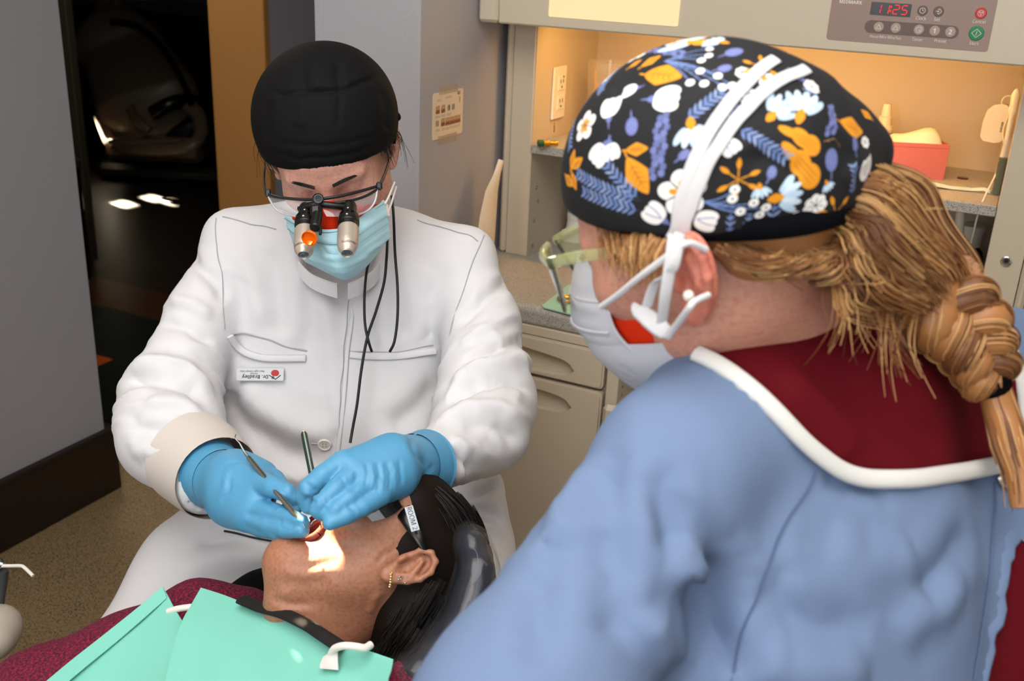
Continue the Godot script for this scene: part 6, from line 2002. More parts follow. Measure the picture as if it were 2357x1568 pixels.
	var beam := SpotLight3D.new()
	beam.name = "headlight_beam"
	beam.light_color = Color(1.0, 0.9, 0.76)
	beam.light_energy = 9.0
	beam.light_size = 0.003
	beam.spot_angle = 5.6
	beam.spot_angle_attenuation = 0.25
	beam.spot_range = 3.0
	beam.shadow_enabled = true
	add_child(beam)
	beam.look_at_from_position(Vector3(-0.7426, 1.1541, -0.9846), Vector3(-0.6111, 0.8587, -0.8301))
	# cables
	var cm := mat(Color(0.012, 0.012, 0.013), 0.4)
	for q in [[Vector3(-0.7791, 1.1589, -1.2161), Vector3(-0.7922, 1.1214, -1.2414), Vector3(-0.7883, 1.0701, -1.2392), Vector3(-0.7733, 1.0236, -1.223), Vector3(-0.7625, 0.9834, -1.2062), Vector3(-0.758, 0.9517, -1.1913), Vector3(-0.7627, 0.9355, -1.1857)], [Vector3(-0.7845, 1.1028, -1.2134), Vector3(-0.79, 1.0679, -1.2196), Vector3(-0.7901, 1.0299, -1.2129), Vector3(-0.7906, 0.9919, -1.1929), Vector3(-0.7934, 0.9566, -1.1741), Vector3(-0.792, 0.9119, -1.1558), Vector3(-0.7887, 0.8635, -1.1391), Vector3(-0.7875, 0.8307, -1.1257), Vector3(-0.7839, 0.8122, -1.1136)], [Vector3(-0.791, 1.0816, -1.1894), Vector3(-0.8064, 1.055, -1.1944), Vector3(-0.8109, 1.0115, -1.1928), Vector3(-0.8005, 0.9741, -1.1782), Vector3(-0.791, 0.9507, -1.1728), Vector3(-0.786, 0.9343, -1.1741)]]:
		part(l, "cable", Mb.new().tube(curve(q, 8), 0.0021, 8).done(), cm)

func name_tag(b: Mb) -> void:
	var i := snap(b, Vector3(-0.9453, 0.8816, -1.1137))
	var x := Vector3(-0.9011, 0.8918, -1.1154) - Vector3(-0.9722, 0.8846, -1.0903)
	x = (Vector3(0.8942, 0.0445, -0.4454) * 1.0 + Vector3(0.4018, 0.3589, 0.8425) * 0.02).normalized()
	var n := b.n[i].slerp(Vector3(0.3821, 0.4521, 0.8122), 0.6).normalized()
	var y := n.cross(x).normalized()
	x = y.cross(n).normalized()
	var at := b.p[i] + n * 0.008
	var w := 0.0705
	var h := 0.0185
	var o := thing("name_tag", "white plastic name tag with red apple emblem pinned upside down on the coat", "name tag", at - Vector3(0, 0.01, 0))
	part(o, "plate", Mb.new().plate(Transform3D(Basis(x, y, n), at), round_rect(w, h, 0.002), 0.002).done(), mat(Color(0.78, 0.79, 0.81), 0.3))
	var ink := mat(Color(0.1, 0.1, 0.12), 0.6)
	# upside down: turned half round in the tag's plane
	var up := Basis(-x, -y, n)
	part(o, "lettering", letters("Dr. Bradley", 0.0055, Transform3D(up, at + n * 0.0022 - x * 0.007 - y * 0.0035), 0.0002, true), ink)
	part(o, "lettering", letters("Dentist", 0.0026, Transform3D(up, at + n * 0.0022 - x * 0.009 + y * 0.0012), 0.0002), ink)
	part(o, "lettering", letters("Red Logan Dental Clinic", 0.0026, Transform3D(up, at + n * 0.0022 - x * 0.012 + y * 0.0047), 0.0002), ink)
	var e := at + n * 0.0021 + x * 0.0225
	var apple := PackedVector2Array()
	for k in 26:
		var a := TAU * k / 26
		var r := 0.0052 * (1.0 - 0.16 * exp(-pow(wrapf(a + PI / 2, -PI, PI) / 0.4, 2)) - 0.06 * exp(-pow(wrapf(a - PI / 2, -PI, PI) / 0.4, 2)))
		apple.append(Vector2(cos(a) * r * 1.15, sin(a) * r))
	part(o, "apple_emblem", Mb.new().plate(Transform3D(Basis(x, y, n), e + y * 0.002), apple, 0.0002).done(), mat(Color(0.68, 0.04, 0.06), 0.5), "red apple emblem")
	var ck := Mb.new()
	ck.tube([e + n * 0.0003 - x * 0.009 - y * 0.001, e + n * 0.0003 + x * 0.001 - y * 0.0072], 0.0006, 6)
	ck.tube([e + n * 0.0003 + x * 0.001 - y * 0.0072, e + n * 0.0003 + x * 0.0085 - y * 0.001], 0.0006, 6)
	part(o, "check_emblem", ck.done(), ink)
	part(o, "leaf_emblem", Mb.new().plate(Transform3D(Basis(x, y, n), e - y * 0.0048 - x * 0.003), PackedVector2Array([Vector2(-0.0026, -0.001), Vector2(-0.0008, 0.0022), Vector2(0.0022, 0.0016), Vector2(0.001, -0.0022)]), 0.0004).done(), mat(Color(0.2, 0.42, 0.18), 0.5))

func tools() -> void:
	var st := mat(Color(0.62, 0.64, 0.64), 0.28, 1.0)
	# double-ended probe
	var t0 := Vector3(-0.7679, 0.8999, -0.8761)
	var t1 := Vector3(-0.6441, 0.8802, -0.8151)
	var pb := thing("dental_probe", "thin steel double-ended dental probe with hooked tip held in the gloved hand", "probe", t1)
	part(pb, "handle", Mb.new().tube([t0, t0.lerp(t1, 0.03), t0.lerp(t1, 0.9), t0.lerp(t1, 0.97)], [0.002, 0.0034, 0.0034, 0.002], 8).done(), st)
	part(pb, "hook", Mb.new().tube(curve([Vector3(-0.7679, 0.8999, -0.8761), Vector3(-0.7759, 0.9037, -0.8787), Vector3(-0.785, 0.9106, -0.882), Vector3(-0.7905, 0.9135, -0.883), Vector3(-0.7936, 0.9159, -0.8837), Vector3(-0.7929, 0.9204, -0.8848)], 5), [0.002, 0.0019, 0.0018, 0.0017, 0.0016, 0.0015, 0.0014, 0.0013, 0.0012, 0.0012, 0.0011, 0.001, 0.001, 0.001, 0.0009, 0.0009, 0.0008, 0.0008, 0.0008, 0.0007, 0.0007, 0.0007, 0.0007, 0.0007, 0.0008, 0.0009], 8).done(), st)
	part(pb, "tip", Mb.new().tube(curve([Vector3(-0.6441, 0.8802, -0.8151), Vector3(-0.638, 0.8774, -0.8133), Vector3(-0.6349, 0.8743, -0.8123)], 4), [0.002, 0.0017, 0.0014, 0.0012, 0.001, 0.0009, 0.0008, 0.0008, 0.0007], 8).done(), st)
	# mouth mirror
	var m0 := Vector3(-0.6779, 0.9586, -0.8705)
	var m1 := Vector3(-0.637, 0.9228, -0.8331)
	var mm := thing("mouth_mirror", "steel mouth mirror with octagonal handle held in the patient's mouth", "mirror", Vector3(-0.6101, 0.8832, -0.8113))
	part(mm, "handle", Mb.new().tube([m0, m0.lerp(m1, 0.03), m1], [0.003, 0.0038, 0.0038], 8).done(), mat(Color(0.3, 0.36, 0.36), 0.22, 1.0))
	part(mm, "end_cap", Mb.new().tube([m0, m0 - (m1 - m0).normalized() * 0.001], [0.003, 0.0022], 8).done(), M.gold)
	part(mm, "stem", Mb.new().tube(curve([m1, Vector3(-0.6201, 0.9101, -0.818), Vector3(-0.6137, 0.8944, -0.8143), Vector3(-0.6185, 0.8756, -0.8218)], 4), [0.0034, 0.0032, 0.003, 0.0028, 0.0026, 0.0025, 0.0024, 0.0024, 0.0023, 0.0022, 0.002, 0.0018, 0.0016], 8).done(), st)
	part(mm, "mirror_head", Mb.new().lathe(Vector3(-0.637, 0.8629, -0.8373), Vector3(0.7729, 0.4241, 0.4715), [Vector2(0, -0.001), Vector2(0.008, -0.001), Vector2(0.0085, 0.001), Vector2(0.0078, 0.0014), Vector2(0, 0.0012)], 24).done(), M.steel)

# ---------------------------------------------------------------- patient
func patient() -> void:
	var d := thing("person", "person lying back open-mouthed with dark hair and a mint bib", "person", Vector3(-0.609, 0.7219, -0.8025))
	var hx := head_frame(Vector3(-0.5795, 0.8266, -0.9027), Vector3(0.6351, 0.3081, 0.6994), Vector3(-0.528, 0.842, 0.1128))
	var f := Field.new(Vector3(-0.5839, 0.8209, -0.821) - Vector3.ONE * 0.2, Vector3(-0.5839, 0.8209, -0.821) + Vector3.ONE * 0.2, 0.0036)
	head_shape(f, hx, true, 0.9)
	# cheek, jaw and throat on the stretched side
	f.cone(hx * Vector3(0.045, -0.045, 0.0), hx * Vector3(0.028, -0.1, 0.035), 0.022, 0.022, 0.03)
	f.cone(hx * Vector3(-0.02, -0.1, 0.035), hx * Vector3(0.01, -0.115, 0.045), 0.022, 0.021, 0.03)
	f.cone(hx * Vector3(0.0, -0.045, -0.03), Vector3(-0.6151, 0.7421, -0.8319), 0.055, 0.053, 0.03)
	f.cone(hx * Vector3(0.0, -0.1, 0.02), Vector3(-0.6398, 0.7651, -0.8121), 0.027, 0.031, 0.04)
	f.cone(Vector3(-0.6548, 0.7802, -0.7936), Vector3(-0.6618, 0.766, -0.7961), 0.015, 0.015, 0.03)
	# open mouth
	f.xf = hx
	var mc := Vector3(0.003, -0.064, 0.072)
	f.ball(mc, Vector3(0.0235, 0.0255, 0.030), 0.004, true)
	f.xf = Transform3D.IDENTITY
	var sk := skin(Color(0.66, 0.45, 0.345), Color(0.52, 0.31, 0.22), 81)
	var b := f.mesh(1)
	folds(b, [
		[[Vector3(-0.6545, 0.8332, -0.7985), Vector3(-0.6321, 0.8328, -0.7971), Vector3(-0.6054, 0.8419, -0.8019), Vector3(-0.58, 0.8554, -0.8079)], 0.006, -0.003],
		[[Vector3(-0.6628, 0.8086, -0.7959), Vector3(-0.6239, 0.8147, -0.7934), Vector3(-0.5882, 0.8323, -0.7941)], 0.008, -0.003],
		[[Vector3(-0.6707, 0.7813, -0.7924), Vector3(-0.6423, 0.7862, -0.7843), Vector3(-0.6051, 0.7988, -0.7837)], 0.005, -0.003],
		[[Vector3(-0.6653, 0.7877, -0.7977), Vector3(-0.6399, 0.7957, -0.7895)], 0.006, 0.002],
		[[Vector3(-0.5503, 0.8515, -0.8323), Vector3(-0.543, 0.8587, -0.8388), Vector3(-0.5307, 0.863, -0.8465)], 0.003, -0.002],
		[[Vector3(-0.5523, 0.8445, -0.8283), Vector3(-0.544, 0.8532, -0.836), Vector3(-0.533, 0.8569, -0.8429)], 0.003, -0.002],
		[[Vector3(-0.6679, 0.8431, -0.8201), Vector3(-0.6395, 0.8573, -0.8159), Vector3(-0.615, 0.8674, -0.82)], 0.006, -0.003],
		[[Vector3(-0.5341, 0.8236, -0.8162), Vector3(-0.5394, 0.812, -0.8087), Vector3(-0.5413, 0.796, -0.801)], 0.006, 0.003],
	])
	part(d, "head", b.done(), sk)
	# lips, mouth lining, teeth, tongue
	var lipm := mat(Color(0.56, 0.24, 0.19), 0.35)
	var lips := Mb.new()
	var ring := []
	for i in 25:
		var a := TAU * i / 24
		var q := mc + Vector3(cos(a) * 0.0245, sin(a) * 0.0265, 0.0)
		q.z = 0.0735 + 0.005 * sin(a) - 0.011 * pow(absf(cos(a)), 2.0)
		ring.append(hx * q)
	lips.tube(ring, 0.0048, 10, false)
	part(d, "lips", lips.done(), lipm)
	var rows := []
	for i in 9:
		var r := []
		for j in 17:
			var th := PI * 0.5 * i / 8.0 + 0.02
			var a := TAU * j / 16
			r.append(hx * (mc + Vector3(sin(th) * cos(a) * 0.0232, sin(th) * sin(a) * 0.0252, -cos(th) * 0.0297)))
		rows.append(r)
	part(d, "mouth_lining", Mb.new().sheet(rows).done(), mat(Color(0.42, 0.10, 0.08), 0.3), "red inside of the mouth")
	var tf := Field.new(hx.origin - Vector3.ONE * 0.12, hx.origin + Vector3.ONE * 0.12, 0.003)
	tf.xf = hx
	tf.ball(mc + Vector3(0, -0.013, -0.012), Vector3(0.014, 0.007, 0.014), 0.004)
	part(d, "tongue", tf.mesh(1).done(), mat(Color(0.55, 0.2, 0.18), 0.3))
	var enamel := mat(Color(0.85, 0.74, 0.55), 0.2)
	for up in [1.0, -1.0]:
		for i in 9:
			var a := (i - 4) * 0.3
			var q := mc + Vector3(sin(a) * 0.021, up * 0.0185, cos(a) * 0.012 - 0.013)
			var fr := frame(hx * q, hx.basis * Vector3(cos(a), 0, -sin(a)), hx.basis.y)
			part(d, "tooth", Mb.new().box(fr, Vector3(0.0058, 0.0085, 0.0045), 0.0014).done(), enamel)
	# ear with its rings
	var et := Transform3D(Basis(hx.basis.x, hx.basis.y, hx.basis.z) * Basis(Vector3.RIGHT, -0.12) * Basis(Vector3.UP, -0.22), Vector3(-0.5202, 0.8389, -0.852))
	var em := ear_mesh(et, 0.98)
	var ear := part(d, "ear", em.done(), sk)
	var hoop := part(ear, "earring", Mb.new().tube(curve([Vector3(-0.5272, 0.8447, -0.8249), Vector3(-0.5253, 0.841, -0.8207), Vector3(-0.525, 0.8356, -0.8185), Vector3(-0.5263, 0.8284, -0.8184)], 4), 0.0011, 8).done(), M.gold, "gold bar earring set with stones")
	for q in [Vector3(-0.5256, 0.8454, -0.8207), Vector3(-0.5246, 0.8433, -0.8191), Vector3(-0.5242, 0.8406, -0.8181), Vector3(-0.5238, 0.8379, -0.8171), Vector3(-0.5239, 0.8349, -0.8164), Vector3(-0.5244, 0.8321, -0.8162)]:
		part(hoop, "stone", Mb.new().lathe(q, Vector3(0.4018, 0.3589, 0.8425), [Vector2(0.0014, 0), Vector2(0.001, 0.001), Vector2(0, 0.0013)], 8).done(), mat(Color(0.95, 0.85, 0.6), 0.08, 0.7))
	for q in [Vector3(-0.5197, 0.8384, -0.8294), Vector3(-0.5181, 0.8367, -0.8294), Vector3(-0.5201, 0.8361, -0.8282), Vector3(-0.5125, 0.8334, -0.8295)]:
		part(ear, "stud", Mb.new().lathe(q, Vector3(0.4018, 0.3589, 0.8425), [Vector2(0.0014, 0), Vector2(0.001, 0.0012), Vector2(0, 0.0015)], 10).done(), M.steel, "small stud earring")
	# ---- hair
	var hf := Field.new(hx.origin - Vector3.ONE * 0.19, hx.origin + Vector3.ONE * 0.16, 0.0045)
	hf.xf = hx
	hf.ball(Vector3(0, 0.024, -0.018), Vector3(0.0715, 0.076, 0.088), 0.01)
	hf.ball(Vector3(0, 0.05, 0.03), Vector3(0.058, 0.034, 0.052), 0.02)
	hf.xf = Transform3D.IDENTITY
	hf.chain([[Vector3(-0.5217, 0.7989, -0.8948), 0.034], [Vector3(-0.5242, 0.7613, -0.8656), 0.038], [Vector3(-0.534, 0.7242, -0.8511), 0.036]], 0.03)
	hf.chain([[Vector3(-0.5431, 0.7701, -0.9316), 0.045], [Vector3(-0.5496, 0.7095, -0.9027), 0.05]], 0.03)
	hf.cone(hx * Vector3(0.085, -0.055, 0.05), hx * Vector3(0.03, -0.012, 0.12), 0.045, 0.05, 0.01, true)
	hf.ball(Vector3(-0.5086, 0.854, -0.8294), Vector3.ONE * 0.03, 0.01, true)
	var hb := hf.mesh(1)
	var hairm := mat(Color(0.09, 0.065, 0.05), 0.6)
	hairm.metallic_specular = 0.25
	var hr := part(d, "hair", hb.done(), hairm, "short dark brown hair")
	var st := Mb.new()
	for k in 46:
		var a := rng.randf_range(-0.6, 2.6)
		var e := rng.randf_range(-0.7, 0.9)
		var dir := Vector3(cos(e) * 0.9 * absf(cos(a)) + 0.1, sin(a) * 0.9, -cos(a)).normalized()
		var p0 := Vector3(0, 0.024, -0.018) + dir * Vector3(0.07, 0.075, 0.087)
		var flow := Vector3(0.0, -0.25, -1.0)
		flow = (flow - dir * flow.dot(dir)).normalized()
		var g := []
		for j in 4:
			var q := p0 + flow * 0.022 * j
			var rel := (q - Vector3(0, 0.024, -0.018)) / Vector3(0.0735, 0.078, 0.09)
			q = Vector3(0, 0.024, -0.018) + rel.normalized() * Vector3(0.0735, 0.078, 0.09)
			g.append(hx * q)
		strands(st, g, 34, [0.006, 0.008, 0.010], 0.00042, 0.003)
	for k in 40:
		var t := k / 40.0
		var q: Vector3 = Vector3(-0.4837, 0.8301, -0.849).lerp(Vector3(-0.5163, 0.7638, -0.8111), t) + Vector3(rng.randfn(), rng.randfn(), rng.randfn()) * 0.012
		strands(st, [q, q + Vector3(-0.0052, -0.0177, 0.0148), q + Vector3(-0.0188, -0.044, 0.0253)], 24, [0.006, 0.007, 0.008], 0.00042, 0.004)
	part(hr, "strands", st.done(), mat(Color(0.05, 0.03, 0.022), 0.4)).set_meta("kind", "stuff")
	# ---- jacket and undershirt
	var jf := Field.new(Vector3(-0.7326, 0.6743, -0.7469) - Vector3(0.46, 0.36, 0.34), Vector3(-0.7326, 0.6743, -0.7469) + Vector3(0.46, 0.22, 0.62), 0.0085)
	jf.chain([[Vector3(-0.7846, 0.6573, -0.8692), 0.045], [Vector3(-0.844, 0.6473, -0.8485), 0.05], [Vector3(-0.9112, 0.5856, -0.7902), 0.07], [Vector3(-0.9742, 0.5436, -0.7066), 0.085], [Vector3(-0.994, 0.5127, -0.6722), 0.09]], 0.03)
	jf.chain([[Vector3(-0.7363, 0.5924, -0.8409), 0.06], [Vector3(-0.8094, 0.5429, -0.7731), 0.075]], 0.05)
	jf.chain([[Vector3(-0.5408, 0.6586, -0.808), 0.045], [Vector3(-0.4797, 0.7373, -0.7758), 0.026], [Vector3(-0.4705, 0.7082, -0.744), 0.05]], 0.03)
	jf.chain([[Vector3(-0.7802, 0.6029, -0.86), 0.05], [Vector3(-0.6011, 0.6081, -0.8409), 0.05]], 0.05)
	jf.chain([[Vector3(-0.8094, 0.5429, -0.7731), 0.085], [Vector3(-0.8001, 0.4828, -0.6688), 0.1], [Vector3(-0.7555, 0.449, -0.557), 0.11]], 0.05)
	var jb := jf.mesh(1)
	var knit := grain(Color(0.72, 0.10, 0.34), 0.92, 16.0, 0.9, 0.055, 83)
	part(d, "jacket", jb.done(), knit, "magenta marled knit jacket")
	var ub := Mb.new().tube(curve([Vector3(-0.7189, 0.7593, -0.7956), Vector3(-0.6797, 0.7699, -0.7833), Vector3(-0.6393, 0.7829, -0.7725), Vector3(-0.5942, 0.7941, -0.7572), Vector3(-0.5621, 0.7993, -0.7451), Vector3(-0.5332, 0.8017, -0.7361)], 6), 0.0085, 10, true, 0.45, Vector3(0.2621, 0.9701, 0.174))
	part(d, "undershirt_collar", ub.done(), mat(Color(0.02, 0.02, 0.022), 0.85), "black undershirt collar")
	var chain := Mb.new().tube(curve([Vector3(-0.6877, 0.7695, -0.7852), Vector3(-0.679, 0.7722, -0.781), Vector3(-0.6747, 0.7712, -0.7803)], 4), 0.0011, 6)
	part(d, "necklace", chain.done(), M.gold, "thin gold necklace")

	var lf := Field.new(Vector3(-0.709, 0.4299, -0.5117) - Vector3(0.45, 0.3, 0.3), Vector3(-0.709, 0.4299, -0.5117) + Vector3(0.35, 0.25, 0.75), 0.014)
	var hip := Vector3(-0.7575, 0.4493, -0.5681)
	for s in [-1.0, 1.0]:
		var o := hip + Vector3(0.07 * s, 0, 0.03 * s)
		lf.chain([[o, 0.085], [o + Vector3(-0.13, 0.02, 0.28), 0.075], [o + Vector3(-0.25, -0.05, 0.58), 0.055]], 0.04)
	part(d, "trousers", lf.mesh(1).done(), cloth(Color(0.1, 0.1, 0.13), 0.85, 84), "dark trousers")
	bib()
	safety_glasses(hx)
	chair_head()

func bib() -> void:
	var o := thing("bib", "mint green paper bib folded open on the patient's chest", "bib", Vector3(-0.6386, 0.7242, -0.73))
	var m := cloth(Color(0.50, 0.80, 0.73), 0.7, 85, 0.03, 50.0)
	m.backlight_enabled = true
	m.backlight = Color(0.15, 0.25, 0.23)
	var main := [
		[Vector3(-0.7931, 0.7433, -0.8068), Vector3(-0.7595, 0.746, -0.8062), Vector3(-0.7247, 0.7508, -0.8011), Vector3(-0.683, 0.7635, -0.7908), Vector3(-0.6369, 0.7764, -0.7768), Vector3(-0.5894, 0.7864, -0.7621), Vector3(-0.5485, 0.7947, -0.7496), Vector3(-0.51, 0.8042, -0.7423), Vector3(-0.4683, 0.8118, -0.7358)],
		[Vector3(-0.7838, 0.7386, -0.7796), Vector3(-0.7461, 0.7423, -0.7755), Vector3(-0.7092, 0.7464, -0.771), Vector3(-0.6632, 0.7582, -0.7624), Vector3(-0.6185, 0.7694, -0.7529), Vector3(-0.5751, 0.7801, -0.7426), Vector3(-0.5357, 0.7889, -0.7354), Vector3(-0.5001, 0.7956, -0.7315), Vector3(-0.4636, 0.8079, -0.7245)],
		[Vector3(-0.7741, 0.7342, -0.7527), Vector3(-0.7356, 0.7371, -0.7485), Vector3(-0.6913, 0.7428, -0.7424), Vector3(-0.6485, 0.7502, -0.7364), Vector3(-0.6044, 0.7622, -0.7269), Vector3(-0.5624, 0.7723, -0.7215), Vector3(-0.524, 0.7834, -0.7149), Vector3(-0.4921, 0.7913, -0.7157), Vector3(-0.46, 0.8051, -0.7131)],
		[Vector3(-0.755, 0.724, -0.7159), Vector3(-0.7157, 0.7246, -0.7112), Vector3(-0.6727, 0.7335, -0.7058), Vector3(-0.6316, 0.7395, -0.7043), Vector3(-0.5888, 0.7493, -0.6991), Vector3(-0.5478, 0.7614, -0.6942), Vector3(-0.5113, 0.7736, -0.6931), Vector3(-0.4803, 0.7839, -0.6944), Vector3(-0.451, 0.795, -0.6953)],
		[Vector3(-0.724, 0.7117, -0.6661), Vector3(-0.6876, 0.7123, -0.6659), Vector3(-0.6466, 0.7191, -0.6646), Vector3(-0.607, 0.7282, -0.6637), Vector3(-0.5665, 0.7376, -0.6633), Vector3(-0.5275, 0.7493, -0.6631), Vector3(-0.492, 0.763, -0.6621), Vector3(-0.462, 0.775, -0.6637), Vector3(-0.4346, 0.7868, -0.664)]]
	part(o, "main_sheet", patch(main, 5, 0.0012).done(), m)
	var flap := [
		[Vector3(-0.8493, 0.7286, -0.7999), Vector3(-0.8327, 0.7245, -0.7918), Vector3(-0.8115, 0.7223, -0.7796), Vector3(-0.7801, 0.7258, -0.7605)],
		[Vector3(-0.8617, 0.7123, -0.7669), Vector3(-0.8379, 0.706, -0.7601), Vector3(-0.8037, 0.7063, -0.748), Vector3(-0.7583, 0.7095, -0.7319)],
		[Vector3(-0.8774, 0.6933, -0.7275), Vector3(-0.8471, 0.6876, -0.7218), Vector3(-0.8031, 0.6861, -0.7124), Vector3(-0.731, 0.7007, -0.6937)],
		[Vector3(-0.8942, 0.6737, -0.6875), Vector3(-0.8609, 0.6655, -0.682), Vector3(-0.8034, 0.6642, -0.6733), Vector3(-0.7004, 0.6961, -0.6529)],
		[Vector3(-0.9077, 0.6553, -0.6495), Vector3(-0.8719, 0.6469, -0.6451), Vector3(-0.8016, 0.6486, -0.6378), Vector3(-0.6731, 0.6906, -0.6161)]]
	var fp := patch(flap, 5, 0.0012)
	part(o, "side_flap", fp.done(), m)
	part(o, "turned_edge", patch([[Vector3(-0.8474, 0.7304, -0.798), Vector3(-0.8597, 0.7141, -0.7651), Vector3(-0.8753, 0.6952, -0.7258), Vector3(-0.892, 0.6757, -0.6858), Vector3(-0.9054, 0.6574, -0.6479)], [Vector3(-0.8337, 0.7235, -0.7897), Vector3(-0.8425, 0.7098, -0.7595), Vector3(-0.8557, 0.6914, -0.7216), Vector3(-0.8706, 0.6729, -0.6829), Vector3(-0.8835, 0.6546, -0.6452)]], 5, 0.0012).done(), m)
	# cord and clips
	var cm := mat(Color(0.9, 0.88, 0.85), 0.6)
	var cord := o
	part(cord, "cord", Mb.new().tube(curve([Vector3(-0.8195, 0.7172, -0.7772), Vector3(-0.8052, 0.725, -0.7791), Vector3(-0.7854, 0.7326, -0.7823), Vector3(-0.7707, 0.7302, -0.7906)], 5), 0.0042, 8).done(), cm)
	part(cord, "cord", Mb.new().tube(curve([Vector3(-0.734, 0.7445, -0.7999), Vector3(-0.7112, 0.7538, -0.797), Vector3(-0.6831, 0.7659, -0.7918)], 5), 0.0024, 8).done(), cm)
	part(cord, "cord", Mb.new().tube(curve([Vector3(-0.54, 0.7948, -0.7276), Vector3(-0.534, 0.8061, -0.7258), Vector3(-0.5213, 0.8153, -0.725), Vector3(-0.508, 0.8176, -0.7276), Vector3(-0.5006, 0.8155, -0.7326), Vector3(-0.4985, 0.8152, -0.7406)], 5), 0.0042, 8).done(), cm)
	part(cord, "tab", patch([[Vector3(-0.548, 0.7915, -0.7247), Vector3(-0.5397, 0.7989, -0.7259), Vector3(-0.5315, 0.8031, -0.7268)], [Vector3(-0.5469, 0.7878, -0.7177), Vector3(-0.5365, 0.7938, -0.7181), Vector3(-0.526, 0.7969, -0.7197)], [Vector3(-0.5453, 0.7844, -0.7147), Vector3(-0.534, 0.788, -0.7145), Vector3(-0.5225, 0.7909, -0.7153)]], 4, 0.0016).done(), mat(Color(0.86, 0.84, 0.82), 0.6), "white clip tab")

func safety_glasses(hx: Transform3D) -> void:
	var o := thing("protective_glasses", "black protective glasses arm with a ROOM 2 sticker on the patient's temple", "glasses", Vector3(-0.5352, 0.8718, -0.8719))
	var bm := mat(Color(0.012, 0.012, 0.013), 0.3)
	part(o, "temple_arm", Mb.new().tube(curve([Vector3(-0.5844, 0.8875, -0.9026), Vector3(-0.563, 0.8896, -0.8899), Vector3(-0.5426, 0.8901, -0.8761), Vector3(-0.527, 0.881, -0.8678), Vector3(-0.5148, 0.8704, -0.8631), Vector3(-0.5047, 0.8557, -0.8617)], 5), [0.010, 0.010, 0.0105, 0.0105, 0.0105, 0.0105, 0.0105, 0.0105, 0.0105, 0.0105, 0.0105, 0.010, 0.0095, 0.009, 0.0085, 0.008, 0.0075, 0.007, 0.0065, 0.006, 0.0055, 0.005, 0.0045, 0.004, 0.0035, 0.003], 10, true, 0.35, hx.basis.x).done(), bm)
	part(o, "hinge_screw", Mb.new().lathe(Vector3(-0.5469, 0.8969, -0.8746), hx.basis.x, [Vector2(0.0026, 0), Vector2(0.0026, 0.001), Vector2(0, 0.0016)], 12).done(), mat(Color(0.75, 0.62, 0.45), 0.25, 0.8))
	part(o, "front_rim", Mb.new().tube(curve([Vector3(-0.5844, 0.8875, -0.9026), hx * Vector3(0.04, 0.025, 0.105), hx * Vector3(0, 0.02, 0.118), hx * Vector3(-0.045, 0.02, 0.1)], 5), 0.004, 8).done(), bm)
	part(o, "dark_lens", patch([[hx * Vector3(0.066, 0.03, 0.045), hx * Vector3(0.05, 0.034, 0.085), hx * Vector3(0.02, 0.036, 0.105), hx * Vector3(-0.02, 0.036, 0.105)], [hx * Vector3(0.07, 0.012, 0.045), hx * Vector3(0.054, 0.01, 0.09), hx * Vector3(0.022, 0.01, 0.112), hx * Vector3(-0.02, 0.01, 0.112)], [hx * Vector3(0.066, -0.006, 0.05), hx * Vector3(0.05, -0.014, 0.09), hx * Vector3(0.025, -0.014, 0.108), hx * Vector3(-0.02, -0.014, 0.108)]], 4, 0.002).done(), mat(Color(0.01, 0.01, 0.01), 0.1), "dark wraparound lens")
	# sticker
	var a := Vector3(-0.5324, 0.9046, -0.8669)
	var b := Vector3(-0.5166, 0.8842, -0.8563)
	var x := (b - a).normalized()
	var n := (hx.basis.x + Vector3(0.0811, 0.2941, 0.1921)).normalized()
	n = (n - x * n.dot(x)).normalized()
	var y := n.cross(x).normalized()
	var c := (a + b) / 2 + n * 0.004
	var w := (b - a).length() * 1.02
	part(o, "sticker", Mb.new().plate(Transform3D(Basis(x, y, n), c), round_rect(w, 0.0095, 0.0006), 0.0004).done(), mat(Color(0.72, 0.75, 0.78), 0.5), "white label strip")
	part(o, "lettering", letters("ROOM 2", 0.0054, Transform3D(Basis(x, y, n), c + n * 0.0005), 0.0002), mat(Color(0.08, 0.08, 0.1), 0.6))

